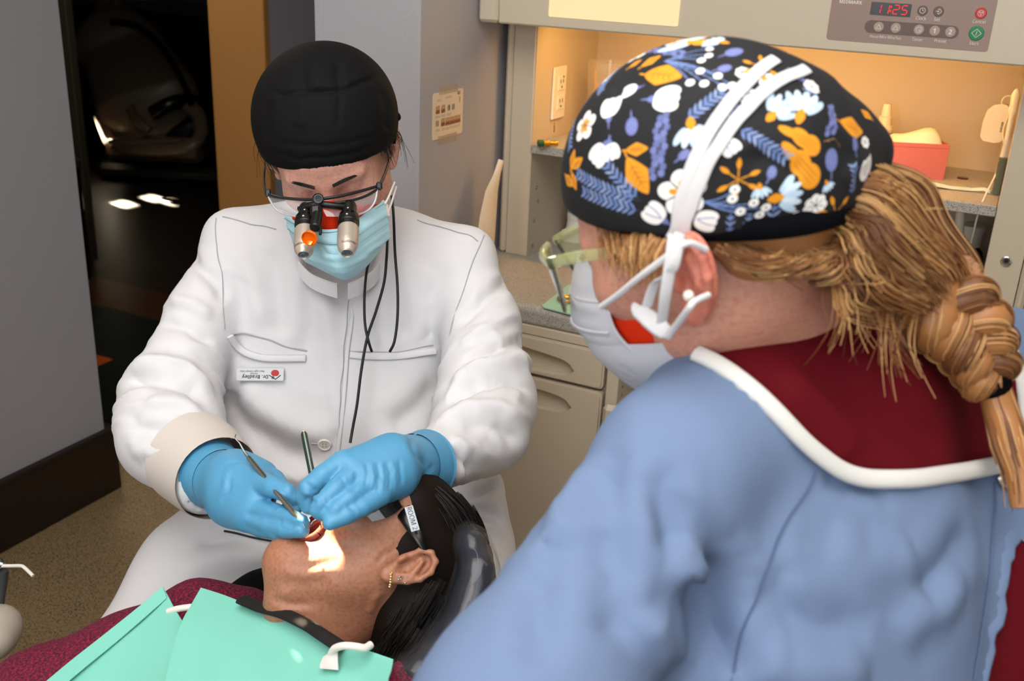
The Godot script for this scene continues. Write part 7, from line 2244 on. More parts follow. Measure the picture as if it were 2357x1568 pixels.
func chair_head() -> void:
	var c := thing("patient_chair", "navy blue dental chair headrest wrapped in clear plastic film", "dental chair", Vector3(-0.5151, 0.6657, -0.8826))
	var navy := grain(Color(0.045, 0.075, 0.15), 0.1, 20.0, 0.35, 0.2, 87)
	var f := Field.new(Vector3(-0.5276, 0.7246, -0.9018) - Vector3.ONE * 0.2, Vector3(-0.5276, 0.7246, -0.9018) + Vector3.ONE * 0.2, 0.0055)
	f.chain([[Vector3(-0.545, 0.8047, -0.987), 0.024], [Vector3(-0.5015, 0.7975, -0.9571), 0.026], [Vector3(-0.4802, 0.7829, -0.9255), 0.027], [Vector3(-0.4709, 0.7645, -0.8865), 0.028], [Vector3(-0.4758, 0.7434, -0.8514), 0.03], [Vector3(-0.4954, 0.7184, -0.8196), 0.034]], 0.02)
	f.chain([[Vector3(-0.5137, 0.8455, -0.9481), 0.01], [Vector3(-0.4722, 0.8507, -0.9107), 0.014], [Vector3(-0.4516, 0.8395, -0.8861), 0.0155], [Vector3(-0.4427, 0.8207, -0.8645), 0.0165], [Vector3(-0.4411, 0.8001, -0.8387), 0.018], [Vector3(-0.4506, 0.7766, -0.8123), 0.02], [Vector3(-0.47, 0.752, -0.7866), 0.024]], 0.015)
	f.chain([[Vector3(-0.4991, 0.828, -0.9476), 0.016], [Vector3(-0.4699, 0.8166, -0.9151), 0.018], [Vector3(-0.4608, 0.797, -0.8933), 0.02], [Vector3(-0.4573, 0.7784, -0.8633), 0.022], [Vector3(-0.4643, 0.7572, -0.8331), 0.024], [Vector3(-0.4826, 0.732, -0.8077), 0.028]], 0.02)
	f.chain([[Vector3(-0.5779, 0.748, -1.0183), 0.045], [Vector3(-0.558, 0.7068, -0.9747), 0.05], [Vector3(-0.5597, 0.6786, -0.9144), 0.05]], 0.04)
	f.chain([[Vector3(-0.5345, 0.7666, -0.9757), 0.03], [Vector3(-0.5143, 0.7364, -0.931), 0.035], [Vector3(-0.5193, 0.7113, -0.8882), 0.04]], 0.04)
	var b := f.mesh(1)
	folds(b, [[[Vector3(-0.4666, 0.853, -0.9025), Vector3(-0.4515, 0.8468, -0.8833), Vector3(-0.4418, 0.8327, -0.8641), Vector3(-0.4341, 0.8161, -0.8311), Vector3(-0.4435, 0.7929, -0.8048), Vector3(-0.454, 0.7789, -0.782)], 0.003, -0.002, 1]])
	var cu := part(c, "headrest_cushion", b.done(), navy)
	var sl := snapped_line(b, [Vector3(-0.4653, 0.8531, -0.9031), Vector3(-0.4502, 0.8469, -0.884), Vector3(-0.4405, 0.8328, -0.8648), Vector3(-0.4325, 0.8144, -0.8311), Vector3(-0.4419, 0.7916, -0.805), Vector3(-0.4535, 0.7767, -0.7813)], 0.0006)
	part(cu, "stitching", Mb.new().tube(sl, 0.0007, 5).done(), mat(Color(0.3, 0.38, 0.5), 0.7))
	var f2 := Field.new(Vector3(-0.5207, 0.6501, -0.814) - Vector3(0.3, 0.16, 0.3), Vector3(-0.5207, 0.6501, -0.814) + Vector3(0.3, 0.16, 0.3), 0.008)
	f2.chain([[Vector3(-0.4616, 0.6897, -0.8116), 0.05], [Vector3(-0.5014, 0.6832, -0.7661), 0.06], [Vector3(-0.6052, 0.6173, -0.7597), 0.07]], 0.03)
	f2.chain([[Vector3(-0.5162, 0.6524, -0.8646), 0.05], [Vector3(-0.6621, 0.5744, -0.833), 0.07]], 0.03)
	part(c, "backrest_cushion", f2.mesh(1).done(), navy)
	var seat := Mb.new()
	var s0 := Vector3(-0.7111, 0.5058, -0.8042)
	seat.box(frame(s0 + Vector3(-0.14, -0.13, 0.3), Vector3(-0.36, 0.02, 0.93), Vector3.UP), Vector3(1.0, 0.09, 0.42), 0.03)
	part(c, "seat_cushion", seat.done(), navy)
	part(c, "headrest_post", Mb.new().bx(Vector3(-0.6015, 0.5902, -0.9399) - Vector3(0.03, 0.22, 0.02), Vector3(-0.6015, 0.5902, -0.9399) + Vector3(0.03, 0.02, 0.02), 0.005).done(), M.steel)
	part(c, "pedestal", Mb.new().bx(Vector3(Vector3(-0.6621, 0.5744, -0.833).x - 0.18, 0, Vector3(-0.6621, 0.5744, -0.833).z - 0.18), Vector3(Vector3(-0.6621, 0.5744, -0.833).x + 0.18, 0.42, Vector3(-0.6621, 0.5744, -0.833).z + 0.18), 0.03).done(), M.white_plastic)
	# crinkled film
	var film := mat(Color(1, 1, 1, 0.02), 0.08)
	film.transparency = BaseMaterial3D.TRANSPARENCY_ALPHA
	film.metallic_specular = 0.3
	var nz := FastNoiseLite.new()
	nz.seed = 9
	nz.frequency = 7.0
	nz.fractal_type = FastNoiseLite.FRACTAL_RIDGED
	nz.fractal_octaves = 3
	var over := Mb.new()
	over.p = b.p.duplicate()
	over.n = b.n.duplicate()
	over.uv = b.uv.duplicate()
	over.ix = b.ix.duplicate()
	for i in over.p.size():
		over.p[i] += over.n[i] * (0.004 + 0.004 * nz.get_noise_3dv(over.p[i]))
	Field.renormal(over)
	part(c, "plastic_film", over.done(), film, "clear plastic film stretched over the headrest")
	var loose := patch([
		[Vector3(-0.5488, 0.8226, -0.9928), Vector3(-0.5189, 0.8239, -0.9839), Vector3(-0.4819, 0.8237, -0.9658), Vector3(-0.4489, 0.8264, -0.9471), Vector3(-0.4182, 0.8243, -0.9371)],
		[Vector3(-0.5019, 0.8149, -0.9644), Vector3(-0.4796, 0.813, -0.9564), Vector3(-0.4598, 0.8108, -0.9471), Vector3(-0.4326, 0.8161, -0.9327), Vector3(-0.4118, 0.8159, -0.9247)],
		[Vector3(-0.4781, 0.7993, -0.9513), Vector3(-0.4662, 0.7952, -0.9493), Vector3(-0.4474, 0.7974, -0.9354), Vector3(-0.4318, 0.8022, -0.9212), Vector3(-0.4195, 0.799, -0.9138)],
		[Vector3(-0.4653, 0.7759, -0.9356), Vector3(-0.4547, 0.7763, -0.9289), Vector3(-0.4451, 0.7762, -0.9216), Vector3(-0.4347, 0.7792, -0.91), Vector3(-0.428, 0.775, -0.8995)],
		[Vector3(-0.4593, 0.7568, -0.9006), Vector3(-0.45, 0.7584, -0.8939), Vector3(-0.4421, 0.7601, -0.8865), Vector3(-0.4343, 0.7595, -0.8781), Vector3(-0.4291, 0.7589, -0.8684)]], 9, 0.0)
	for i in loose.p.size():
		loose.p[i] += loose.n[i] * 0.008 * nz.get_noise_3dv(loose.p[i] * 1.3)
	Field.renormal(loose)
	part(c, "plastic_film", loose.done(), film, "loose plastic film edge")
	var low := patch([
		[Vector3(-0.4892, 0.7685, -0.8557), Vector3(-0.4748, 0.7682, -0.8506), Vector3(-0.4591, 0.7697, -0.8528), Vector3(-0.4483, 0.7695, -0.8638)],
		[Vector3(-0.4857, 0.7591, -0.8356), Vector3(-0.4697, 0.7615, -0.8324), Vector3(-0.4546, 0.7653, -0.8353), Vector3(-0.4462, 0.7672, -0.846)],
		[Vector3(-0.4895, 0.7513, -0.8186), Vector3(-0.4714, 0.754, -0.8165), Vector3(-0.4564, 0.7579, -0.8194), Vector3(-0.4464, 0.7598, -0.8309)],
		[Vector3(-0.4915, 0.7461, -0.8036), Vector3(-0.4737, 0.7502, -0.8019), Vector3(-0.4586, 0.7529, -0.8043), Vector3(-0.4483, 0.7524, -0.815)]], 9, 0.0)
	for i in low.p.size():
		low.p[i] += low.n[i] * 0.01 * nz.get_noise_3dv(low.p[i] * 1.7)
	Field.renormal(low)
	part(c, "plastic_film", low.done(), film)

# ---------------------------------------------------------------- printed cloth: flowers and leaves painted on an image
class Paint:
	var im: Image
	var s: int

	func _init(size: int, bg: Color) -> void:
		s = size
		im = Image.create(size, size, false, Image.FORMAT_RGB8)
		im.fill(bg)

	func blob(c: Vector2, rx: float, ry: float, dir: Vector2, col: Color, point := 0.0) -> void:   # ellipse along dir, drawn to a point when point > 0
		var d := dir.normalized()
		var e := Vector2(-d.y, d.x)
		var m := maxf(rx, ry) + 1.5
		var soft := 1.0 / minf(rx, ry)
		for y in range(maxi(0, int(c.y - m)), mini(s, int(c.y + m) + 2)):
			for x in range(maxi(0, int(c.x - m)), mini(s, int(c.x + m) + 2)):
				var q := Vector2(x, y) - c
				var a := q.dot(d) / rx
				var w := 1.0
				if point > 0.0:
					w = maxf(0.08, 1.0 - point * absf(a))
				var b := q.dot(e) / (ry * w)
				var r := a * a + b * b
				if r < 1.0 + soft:
					var k := clampf((1.0 + soft - r) / (2.0 * soft), 0, 1)
					im.set_pixel(x, y, im.get_pixel(x, y).lerp(col, k))

	func line(a: Vector2, b: Vector2, w: float, col: Color) -> void:
		blob((a + b) * 0.5, (b - a).length() * 0.5 + w * 0.5, w, b - a, col)

	func bend(a: Vector2, m: Vector2, b: Vector2, w: float, col: Color) -> void:
		var q := a
		for i in range(1, 9):
			var t := i / 8.0
			var r := a.lerp(m, t).lerp(m.lerp(b, t), t)
			line(q, r, w, col)
			q = r

const INK := Color(0.030, 0.035, 0.055)
const SNOW := Color(0.93, 0.93, 0.92)
const GOLD := Color(0.88, 0.58, 0.08)
const GOLD2 := Color(0.62, 0.36, 0.04)
const PERI := Color(0.42, 0.46, 0.68)
const FERN := Color(0.40, 0.50, 0.72)
const ICE := Color(0.72, 0.83, 0.92)

func floral_print() -> ImageTexture:
	var T := 1280
	var p := Paint.new(T, INK)
	var k := T * 0.00079 / 2.8 * 1.0
	var items := [
		["open", Vector2(0.3472, 0.3215), Vector2(0.3471, 0.2886)], ["open", Vector2(0.5289, 0.4812), Vector2(0.5317, 0.4435)], ["open", Vector2(0.4221, 0.1376), Vector2(0.4549, 0.1254)],
		["bud", Vector2(0.4158, 0.3335), Vector2(0.4135, 0.2809)], ["bud", Vector2(0.4916, 0.3095), Vector2(0.5448, 0.3216)], ["bud", Vector2(0.4717, 0.2710), Vector2(0.4339, 0.2738)], ["bud", Vector2(0.4141, 0.3679), Vector2(0.3804, 0.4005)], ["bud", Vector2(0.4192, 0.3663), Vector2(0.4239, 0.4029)], ["bud", Vector2(0.4952, 0.5256), Vector2(0.4682, 0.4929)], ["bud", Vector2(0.5298, 0.5226), Vector2(0.5645, 0.5438)], ["bud", Vector2(0.3664, 0.1685), Vector2(0.3296, 0.1989)], ["bud", Vector2(0.6016, 0.4091), Vector2(0.6148, 0.4390)],
		["puff", Vector2(0.6543, 0.2922), Vector2(0.6676, 0.2964)], ["puff", Vector2(0.6947, 0.3174), Vector2(0.7130, 0.3179)], ["puff", Vector2(0.6587, 0.3402), Vector2(0.6708, 0.3460)], ["puff", Vector2(0.7257, 0.5790), Vector2(0.7498, 0.5879)], ["puff", Vector2(0.6839, 0.5974), Vector2(0.7064, 0.6113)], ["puff", Vector2(0.7891, 0.3431), Vector2(0.8042, 0.3603)], ["puff", Vector2(0.7326, 0.6258), Vector2(0.7498, 0.6383)], ["puff", Vector2(0.9059, 0.5166), Vector2(0.9019, 0.5343)],
		["bud", Vector2(0.8750, 0.6196), Vector2(0.8783, 0.5501)], ["bud", Vector2(0.6644, 0.3633), Vector2(0.6499, 0.3447)],
		["leaf", Vector2(0.4304, 0.2076), Vector2(0.4573, 0.1913)], ["leaf", Vector2(0.4655, 0.2204), Vector2(0.5032, 0.2011)], ["leaf", Vector2(0.4781, 0.2440), Vector2(0.5498, 0.2783)], ["leaf", Vector2(0.4505, 0.3924), Vector2(0.4883, 0.3971)], ["leaf", Vector2(0.4521, 0.4060), Vector2(0.4764, 0.4694)], ["leaf", Vector2(0.8282, 0.4371), Vector2(0.9109, 0.4881)], ["leaf", Vector2(0.3070, 0.4022), Vector2(0.3206, 0.3653)], ["leaf", Vector2(0.3139, 0.4013), Vector2(0.3504, 0.3869)], ["leaf", Vector2(0.2767, 0.4124), Vector2(0.3096, 0.4361)], ["leaf", Vector2(0.3103, 0.4086), Vector2(0.3230, 0.4443)],
		["wave", Vector2(0.6958, 0.4122), Vector2(0.7560, 0.4777)], ["wave", Vector2(0.6936, 0.4431), Vector2(0.7345, 0.5383)],
		["sprig", Vector2(0.6117, 0.4825), Vector2(0.6184, 0.4557)], ["sprig", Vector2(0.7613, 0.6199), Vector2(0.7599, 0.5868)], ["sprig", Vector2(0.6914, 0.2830), Vector2(0.7177, 0.2704)],
		["fern", Vector2(0.3604, 0.2442), Vector2(0.3753, 0.1613)], ["fern", Vector2(0.3279, 0.1985), Vector2(0.3683, 0.2477)], ["fern", Vector2(0.5538, 0.3644), Vector2(0.6146, 0.3272)], ["fern", Vector2(0.5839, 0.3723), Vector2(0.6359, 0.3656)], ["fern", Vector2(0.6293, 0.4005), Vector2(0.6925, 0.4710)], ["fern", Vector2(0.4533, 0.4770), Vector2(0.3339, 0.4140)], ["fern", Vector2(0.4592, 0.4754), Vector2(0.4117, 0.4114)], ["fern", Vector2(0.4540, 0.4959), Vector2(0.3473, 0.4503)], ["fern", Vector2(0.8131, 0.6066), Vector2(0.8248, 0.5400)], ["fern", Vector2(0.6426, 0.5975), Vector2(0.6548, 0.5486)], ["fern", Vector2(0.5794, 0.5698), Vector2(0.5876, 0.5400)], ["fern", Vector2(0.6024, 0.5852), Vector2(0.6143, 0.5527)], ["fern", Vector2(0.6250, 0.5955), Vector2(0.6317, 0.5691)], ["fern", Vector2(0.5035, 0.1128), Vector2(0.4735, 0.1201)], ["fern", Vector2(0.2646, 0.2775), Vector2(0.2953, 0.3560)], ["fern", Vector2(0.7849, 0.3783), Vector2(0.7660, 0.3460)],
		["berry", Vector2(0.5482, 0.2146), Vector2(0.4411, 0.1287)], ["berry", Vector2(0.4966, 0.4441), Vector2(0.5179, 0.3494)], ["berry", Vector2(0.7886, 0.4523), Vector2(0.8207, 0.3977)], ["berry", Vector2(0.2950, 0.2325), Vector2(0.2816, 0.2529)], ["berry", Vector2(0.7755, 0.3170), Vector2(0.7509, 0.2991)],
		["fan", Vector2(0.5894, 0.1788), Vector2(0.5154, 0.1112)], ["fan", Vector2(0.6382, 0.1894), Vector2(0.5951, 0.1602)], ["fan", Vector2(0.5595, 0.3673), Vector2(0.5590, 0.4135)], ["fan", Vector2(0.6812, 0.3940), Vector2(0.7236, 0.3657)], ["fan", Vector2(0.7338, 0.4095), Vector2(0.7651, 0.3574)], ["fan", Vector2(0.6532, 0.5316), Vector2(0.7057, 0.5407)], ["fan", Vector2(0.6401, 0.5000), Vector2(0.6397, 0.5249)], ["fan", Vector2(0.7553, 0.5416), Vector2(0.7590, 0.5643)],
		["pod", Vector2(0.6156, 0.2443), Vector2(0.6662, 0.2246)], ["pod", Vector2(0.6018, 0.2794), Vector2(0.6376, 0.2753)], ["pod", Vector2(0.4618, 0.3223), Vector2(0.4635, 0.3685)], ["pod", Vector2(0.7661, 0.5470), Vector2(0.7861, 0.4849)], ["pod", Vector2(0.8442, 0.5296), Vector2(0.8533, 0.4817)], ["pod", Vector2(0.6492, 0.5032), Vector2(0.6722, 0.4782)], ["pod", Vector2(0.5257, 0.4305), Vector2(0.5515, 0.4167)], ["pod", Vector2(0.5681, 0.4415), Vector2(0.5624, 0.4706)],
	]
	# sprays of white dots
	var root1 := Vector2(0.5159, 0.2253) * T
	for q in [Vector2(0.6024, 0.2115), Vector2(0.6003, 0.2344), Vector2(0.5863, 0.2456), Vector2(0.5834, 0.2736), Vector2(0.5650, 0.2957), Vector2(0.5880, 0.3038), Vector2(0.6120, 0.2922), Vector2(0.6173, 0.3166), Vector2(0.6337, 0.3159)]:
		p.bend(root1, (root1 + q * T) * 0.5 + Vector2(6, -14), q * T, 2.0, FERN)
	var root2 := Vector2(0.5556, 0.5026) * T
	for q in [Vector2(0.5969, 0.5106), Vector2(0.6035, 0.4964), Vector2(0.6256, 0.5281), Vector2(0.6038, 0.5357), Vector2(0.6423, 0.5433), Vector2(0.6311, 0.5541)]:
		p.bend(root2, (root2 + q * T) * 0.5 + Vector2(0, 12), q * T, 2.0, FERN)
	for it in items:
		motif(p, it[0], it[1] * T, it[2] * T)
	for q in [Vector2(0.6024, 0.2115), Vector2(0.6003, 0.2344), Vector2(0.5863, 0.2456), Vector2(0.5834, 0.2736), Vector2(0.5650, 0.2957), Vector2(0.5880, 0.3038), Vector2(0.6120, 0.2922), Vector2(0.6173, 0.3166), Vector2(0.6337, 0.3159), Vector2(0.5969, 0.5106), Vector2(0.6035, 0.4964), Vector2(0.6256, 0.5281), Vector2(0.6038, 0.5357), Vector2(0.6423, 0.5433), Vector2(0.6311, 0.5541)]:
		p.blob(q * T, 10.5, 9.5, Vector2.RIGHT, SNOW)
		p.blob(q * T, 2.2, 2.2, Vector2.RIGHT, INK)
	# the sides turned away carry more of the same
	var r2 := RandomNumberGenerator.new()
	r2.seed = 3
	var kinds := ["open", "bud", "leaf", "fern", "berry", "fan", "pod", "sprig"]
	for i in 70:
		var c := Vector2(r2.randf(), r2.randf())
		var away := (c - Vector2(0.56, 0.42)) / Vector2(0.42, 0.24)
		if away.length() < 1.0:
			continue
		var a := r2.randf() * TAU
		motif(p, kinds[i % kinds.size()], c * T, c * T + Vector2(cos(a), sin(a)) * r2.randf_range(35, 60))
	return ImageTexture.create_from_image(p.im)

func motif(p: Paint, kind: String, c: Vector2, tip: Vector2) -> void:
	var v := tip - c
	var l := v.length()
	var d := v / maxf(l, 0.01)
	var n := Vector2(-d.y, d.x)
	match kind:
		"open":
			for i in 5:
				var e := d.rotated(TAU * i / 5)
				p.blob(c + e * l * 0.56, l * 0.46, l * 0.40, e, SNOW)
			for i in 5:
				var e := d.rotated(TAU * i / 5)
				p.blob(c + e * l * 0.34, l * 0.22, l * 0.13, e, GOLD)
				p.line(c + e.rotated(TAU / 10) * l * 0.05, c + e.rotated(TAU / 10) * l * 0.75, 1.3, INK)
			p.blob(c, l * 0.06, l * 0.06, d, GOLD2)
		"bud":
			p.line(c - d * l * 0.25, c + d * l * 0.15, 2.4, PERI)
			p.blob(c + d * l * 0.18, l * 0.2, l * 0.13, d, PERI)
			for i in [-1, 1, 0]:
				p.blob(c + d * l * 0.62 + n * (i * l * 0.2), l * 0.42, l * 0.26, d.rotated(i * 0.22), SNOW)
			p.bend(c + d * l * 0.3, c + d * l * 0.6 + n * l * 0.18, c + d * l * 0.95 + n * l * 0.12, 1.1, PERI)
			p.bend(c + d * l * 0.3, c + d * l * 0.6 - n * l * 0.15, c + d * l * 0.9 - n * l * 0.2, 1.1, PERI)
		"puff":
			for i in 7:
				var e := d.rotated(TAU * i / 7)
				p.blob(c + e * l * 0.42, l * 0.5, l * 0.4, e, SNOW)
			for i in 7:
				var e := d.rotated(TAU * i / 7 + 0.2)
				p.line(c + e * l * 0.1, c + e * l * 0.6, 1.0, Color(0.25, 0.27, 0.36))
			p.blob(c, l * 0.1, l * 0.1, d, INK)
		"leaf":
			p.line(c - d * l * 0.2, c, 2.4, GOLD)
			p.blob(c + d * l * 0.5, l * 0.52, l * 0.31, d, GOLD, 0.55)
			p.line(c + d * l * 0.1, c + d * l * 0.85, 1.2, GOLD2)
			if l > 45:
				for i in 4:
					for s in [-1, 1]:
						p.line(c + d * l * (0.25 + 0.14 * i), c + d * l * (0.36 + 0.14 * i) + n * (s * l * 0.14), 1.0, GOLD2)
		"wave":
			p.blob(c + d * l * 0.22, l * 0.25, l * 0.10, d.rotated(-0.1), GOLD)
			p.blob(c + d * l * 0.5 - n * l * 0.02, l * 0.26, l * 0.17, d.rotated(0.3), GOLD)
			p.blob(c + d * l * 0.78, l * 0.24, l * 0.21, d.rotated(0.5), GOLD)
			for i in 3:
				p.line(c + d * l * (0.3 + i * 0.05) + n * l * (i - 1) * 0.05, c + d * l * 0.85 + n * l * (i - 1) * 0.09, 1.0, GOLD2)
		"sprig":
			for i in 6:
				var e := d.rotated(TAU * i / 6 + 0.15 * (i % 2))
				p.line(c, c + e * l * 0.75, 1.7, GOLD)
				p.blob(c + e * l * 0.95, l * 0.34, l * 0.16, e, GOLD, 0.3)
		"fern":
			p.line(c, tip, 1.6, FERN)
			var m := maxi(3, int(l / 13.0))
			for i in m:
				var t := (i + 0.5) / m
				var w := l * 0.20 * (0.6 + 0.6 * sin(t * PI))
				w = clampf(w, 7.0, 14.0)
				for s in [-1, 1]:
					var e := d.rotated(s * 0.75)
					p.blob(c + d * l * t + e * w * 0.8, w * 0.8, w * 0.24, e, FERN.lightened(0.12 * (i % 3)), 0.3)
			p.blob(tip, 7, 2.5, d, FERN)
		"berry":
			p.line(c, tip, 1.3, PERI)
			var m := maxi(3, int(l / 13.0))
			for i in m + 1:
				var t := float(i) / m
				for s in [-1, 1]:
					p.blob(c + d * l * t + n * (s * (8.0 + 3.0 * sin(i * 2.0))) + d * (s * 4), 8.0, 7.2, d, PERI.darkened(0.12 * (i % 2)))
		"fan":
			for i in 5:
				var e := d.rotated((i - 2) * 0.34)
				p.blob(c + e * l * 0.66, l * 0.36, l * 0.135, e, ICE if i % 2 == 0 else ICE.lightened(0.3), -0.0)
			p.blob(c + d * l * 0.12, l * 0.26, l * 0.17, d, GOLD, 0.3)
		"pod":
			p.line(c, c + d * l * 0.4, 2.2, PERI)
			p.blob(c + d * l * 0.66, l * 0.36, l * 0.25, d, PERI)
			for i in 6:
				p.blob(c + d * l * (0.5 + 0.07 * i) + n * l * 0.12 * sin(i * 2.1), 1.2, 1.2, d, PERI.lightened(0.4))

# ---------------------------------------------------------------- assistant
func assistant() -> void:
	var d := thing("person", "person in blue gown and maroon scrubs with floral cap, braid and face mask", "person", Vector3(-0.0758, 0.914, -0.7825))
	var hx := head_frame(Vector3(-0.2064, 1.2961, -0.7643), Vector3(0.0217, -0.0879, 0.9957), Vector3(-0.9425, -0.3329, -0.0081))
	var sk := skin(Color(0.78, 0.56, 0.48), Color(0.70, 0.42, 0.36), 91)
	# ---- head and neck
	var f := Field.new(Vector3(-0.1884, 1.2771, -0.741) - Vector3.ONE * 0.17, Vector3(-0.1884, 1.2771, -0.741) + Vector3.ONE * 0.17, 0.0036)
	head_shape(f, hx, false, 0.95)
	f.cone(hx * Vector3(0.0, -0.045, -0.035), Vector3(-0.129, 1.1967, -0.8419), 0.047, 0.052, 0.03)
	f.cone(hx * Vector3(0.035, -0.045, -0.02), Vector3(-0.1693, 1.2102, -0.7632), 0.026, 0.028, 0.04)
	part(d, "head", f.mesh(1).done(), sk)
	var et := Transform3D(hx.basis * Basis(Vector3.RIGHT, -0.12) * Basis(Vector3.UP, -0.42), Vector3(-0.181, 1.2913, -0.6734))
	var em := ear_mesh(et, 1.06)
	var skin_ear := skin(Color(0.80, 0.48, 0.40), Color(0.72, 0.36, 0.30), 92)
	var ear := part(d, "ear", em.done(), skin_ear)
	var pearl := mat(Color(0.9, 0.87, 0.82), 0.15)
	pearl.clearcoat_enabled = true
	part(ear, "pearl_earring", Mb.new().lathe(Vector3(-0.177, 1.2862, -0.6412) - Vector3(0.0015, 0.0013, 0.0031), Vector3(0.4018, 0.3589, 0.8425), [Vector2(0, 0), Vector2(0.0022, 0.0006), Vector2(0.0034, 0.0019), Vector2(0.0038, 0.0037), Vector2(0.0034, 0.0055), Vector2(0.0022, 0.0068), Vector2(0.001, 0.0073), Vector2(0, 0.0074)], 20).done(), pearl, "white pearl earring")
	# eye
	var eye := Mb.new().lathe(hx * Vector3(0.0295, 0.0, 0.074), hx.basis.z, [Vector2(0, -0.0125), Vector2(0.009, -0.009), Vector2(0.0125, 0), Vector2(0.009, 0.0092), Vector2(0.005, 0.0122), Vector2(0, 0.0132)], 18)
	part(d, "eye", eye.done(), mat(Color(0.85, 0.82, 0.8), 0.2))

	# ---- cap
	var cc := Vector3(0, 0.046, -0.013)
	var cr := Vector3(0.09, 0.1, 0.111)
	var cf := Field.new(hx.origin - Vector3.ONE * 0.2, hx.origin + Vector3.ONE * 0.2, 0.0042)
	cf.xf = hx
	cf.ball(cc, cr, 0.01)
	cf.xf = Transform3D.IDENTITY
	cf.chain([[Vector3(-0.1467, 1.3643, -0.8099), 0.05], [Vector3(-0.1231, 1.3621, -0.8262), 0.03], [Vector3(-0.1039, 1.3603, -0.8405), 0.012]], 0.04)
	cf.chain([[Vector3(-0.1403, 1.3249, -0.7903), 0.05], [Vector3(-0.1215, 1.309, -0.7984), 0.03]], 0.04)
	cf.xf = hx
	cf.plane(Vector3(0.08, 0.022, -0.01), Vector3(0, -1, 0.27), 0.004)
	cf.xf = Transform3D.IDENTITY
	var cb := cf.mesh(1)
	folds(cb, [
		[[Vector3(-0.1644, 1.3799, -0.6776), Vector3(-0.1417, 1.3712, -0.6965), Vector3(-0.1265, 1.3632, -0.7123)], 0.007, -0.005],
		[[Vector3(-0.178, 1.3849, -0.6613), Vector3(-0.1644, 1.3799, -0.6776), Vector3(-0.1515, 1.3803, -0.6957)], 0.01, 0.004],
		[[Vector3(-0.2627, 1.4027, -0.6879), Vector3(-0.2539, 1.4132, -0.6965), Vector3(-0.2349, 1.418, -0.6958)], 0.012, -0.004],
		[[Vector3(-0.1935, 1.4155, -0.7026), Vector3(-0.1654, 1.4085, -0.713), Vector3(-0.1328, 1.3849, -0.7423)], 0.012, -0.003],
		[[Vector3(-0.146, 1.4135, -0.7719), Vector3(-0.1272, 1.391, -0.7713), Vector3(-0.1026, 1.3653, -0.7958)], 0.01, 0.004],
		[[Vector3(-0.1545, 1.3332, -0.6624), Vector3(-0.1308, 1.332, -0.6851), Vector3(-0.1128, 1.3361, -0.7073)], 0.012, -0.004],
		[[Vector3(-0.1117, 1.3487, -0.7725), Vector3(-0.1065, 1.356, -0.79), Vector3(-0.0985, 1.3653, -0.8096)], 0.006, 0.004],
	])
	for i in cb.p.size():
		var q := (hx.affine_inverse() * cb.p[i] - cc) / cr
		q = q.normalized()
		var th := acos(clampf(q.x, -1, 1))
		var l := maxf(Vector2(q.y, q.z).length(), 1e-5)
		cb.uv[i] = Vector2(0.5 - q.z / l * th / 4.2, 0.5 - q.y / l * th / 4.2)
	var pm := mat(Color.WHITE, 0.8)
	pm.albedo_texture = floral_print()
	var cap := part(d, "cap", cb.done(), pm, "navy floral printed surgical cap")
	# plain band round the rim
	var rimf := []
	for i in 49:
		var a := TAU * i / 48.0
		var q := Vector3(sin(a) * 0.081, 0.0, cos(a) * 0.1 - 0.012)
		q.y = 0.022 + (q.z + 0.01) * 0.27 + 0.002
		rimf.append(hx * q)
	var band := Mb.new()
	var rows := [[], [], [], []]
	for q in rimf:
		var loc: Vector3 = hx.affine_inverse() * q
		var out := Vector3(loc.x / 0.0065, 0, (loc.z + 0.012) / 0.009).normalized()
		rows[0].append(hx * (loc + out * 0.004 + Vector3(0, 0.017, 0)))
		rows[1].append(hx * (loc + out * 0.0065 + Vector3(0, 0.009, 0)))
		rows[2].append(hx * (loc + out * 0.0055 + Vector3(0, -0.002, 0)))
		rows[3].append(hx * (loc + out * -0.002 + Vector3(0, -0.004, 0)))
	band.sheet(rows)
	part(cap, "band", band.done(), cloth(Color(0.022, 0.03, 0.055), 0.8, 93), "plain navy rim band")
	part(cap, "tie", Mb.new().tube(curve([Vector3(-0.1093, 1.3084, -0.7505), Vector3(-0.1095, 1.3008, -0.7413), Vector3(-0.1108, 1.2947, -0.7321), Vector3(-0.1115, 1.2897, -0.7297)], 4), [0.008, 0.008, 0.008, 0.008, 0.008, 0.007, 0.007, 0.007, 0.006, 0.006, 0.005, 0.004, 0.003], 8, true, 0.4, Vector3(0.4018, 0.3589, 0.8425)).done(), cloth(Color(0.022, 0.03, 0.055), 0.8, 94))
	# mask straps over the cap
	var sm := cloth(Color(0.84, 0.84, 0.85), 0.8, 95, 0.04, 60.0)
	for s in [[Vector3(-0.1911, 1.3246, -0.6413), Vector3(-0.1893, 1.3386, -0.6386), Vector3(-0.1867, 1.3615, -0.6413), Vector3(-0.1834, 1.3814, -0.6514), Vector3(-0.1802, 1.3994, -0.6783), Vector3(-0.1751, 1.4164, -0.7118), Vector3(-0.171, 1.4295, -0.7727)], [Vector3(-0.1849, 1.3299, -0.6417), Vector3(-0.1823, 1.3478, -0.6412), Vector3(-0.1779, 1.3698, -0.6491), Vector3(-0.1738, 1.3861, -0.6663), Vector3(-0.1689, 1.4006, -0.6902), Vector3(-0.1648, 1.4122, -0.7268), Vector3(-0.1589, 1.4192, -0.7563), Vector3(-0.1528, 1.419, -0.8007)]]:
		part(cap, "mask_strap", ribbon(cb, s, 0.0095, 0.0016, 0.0016).done(), sm, "white mask strap over the cap")
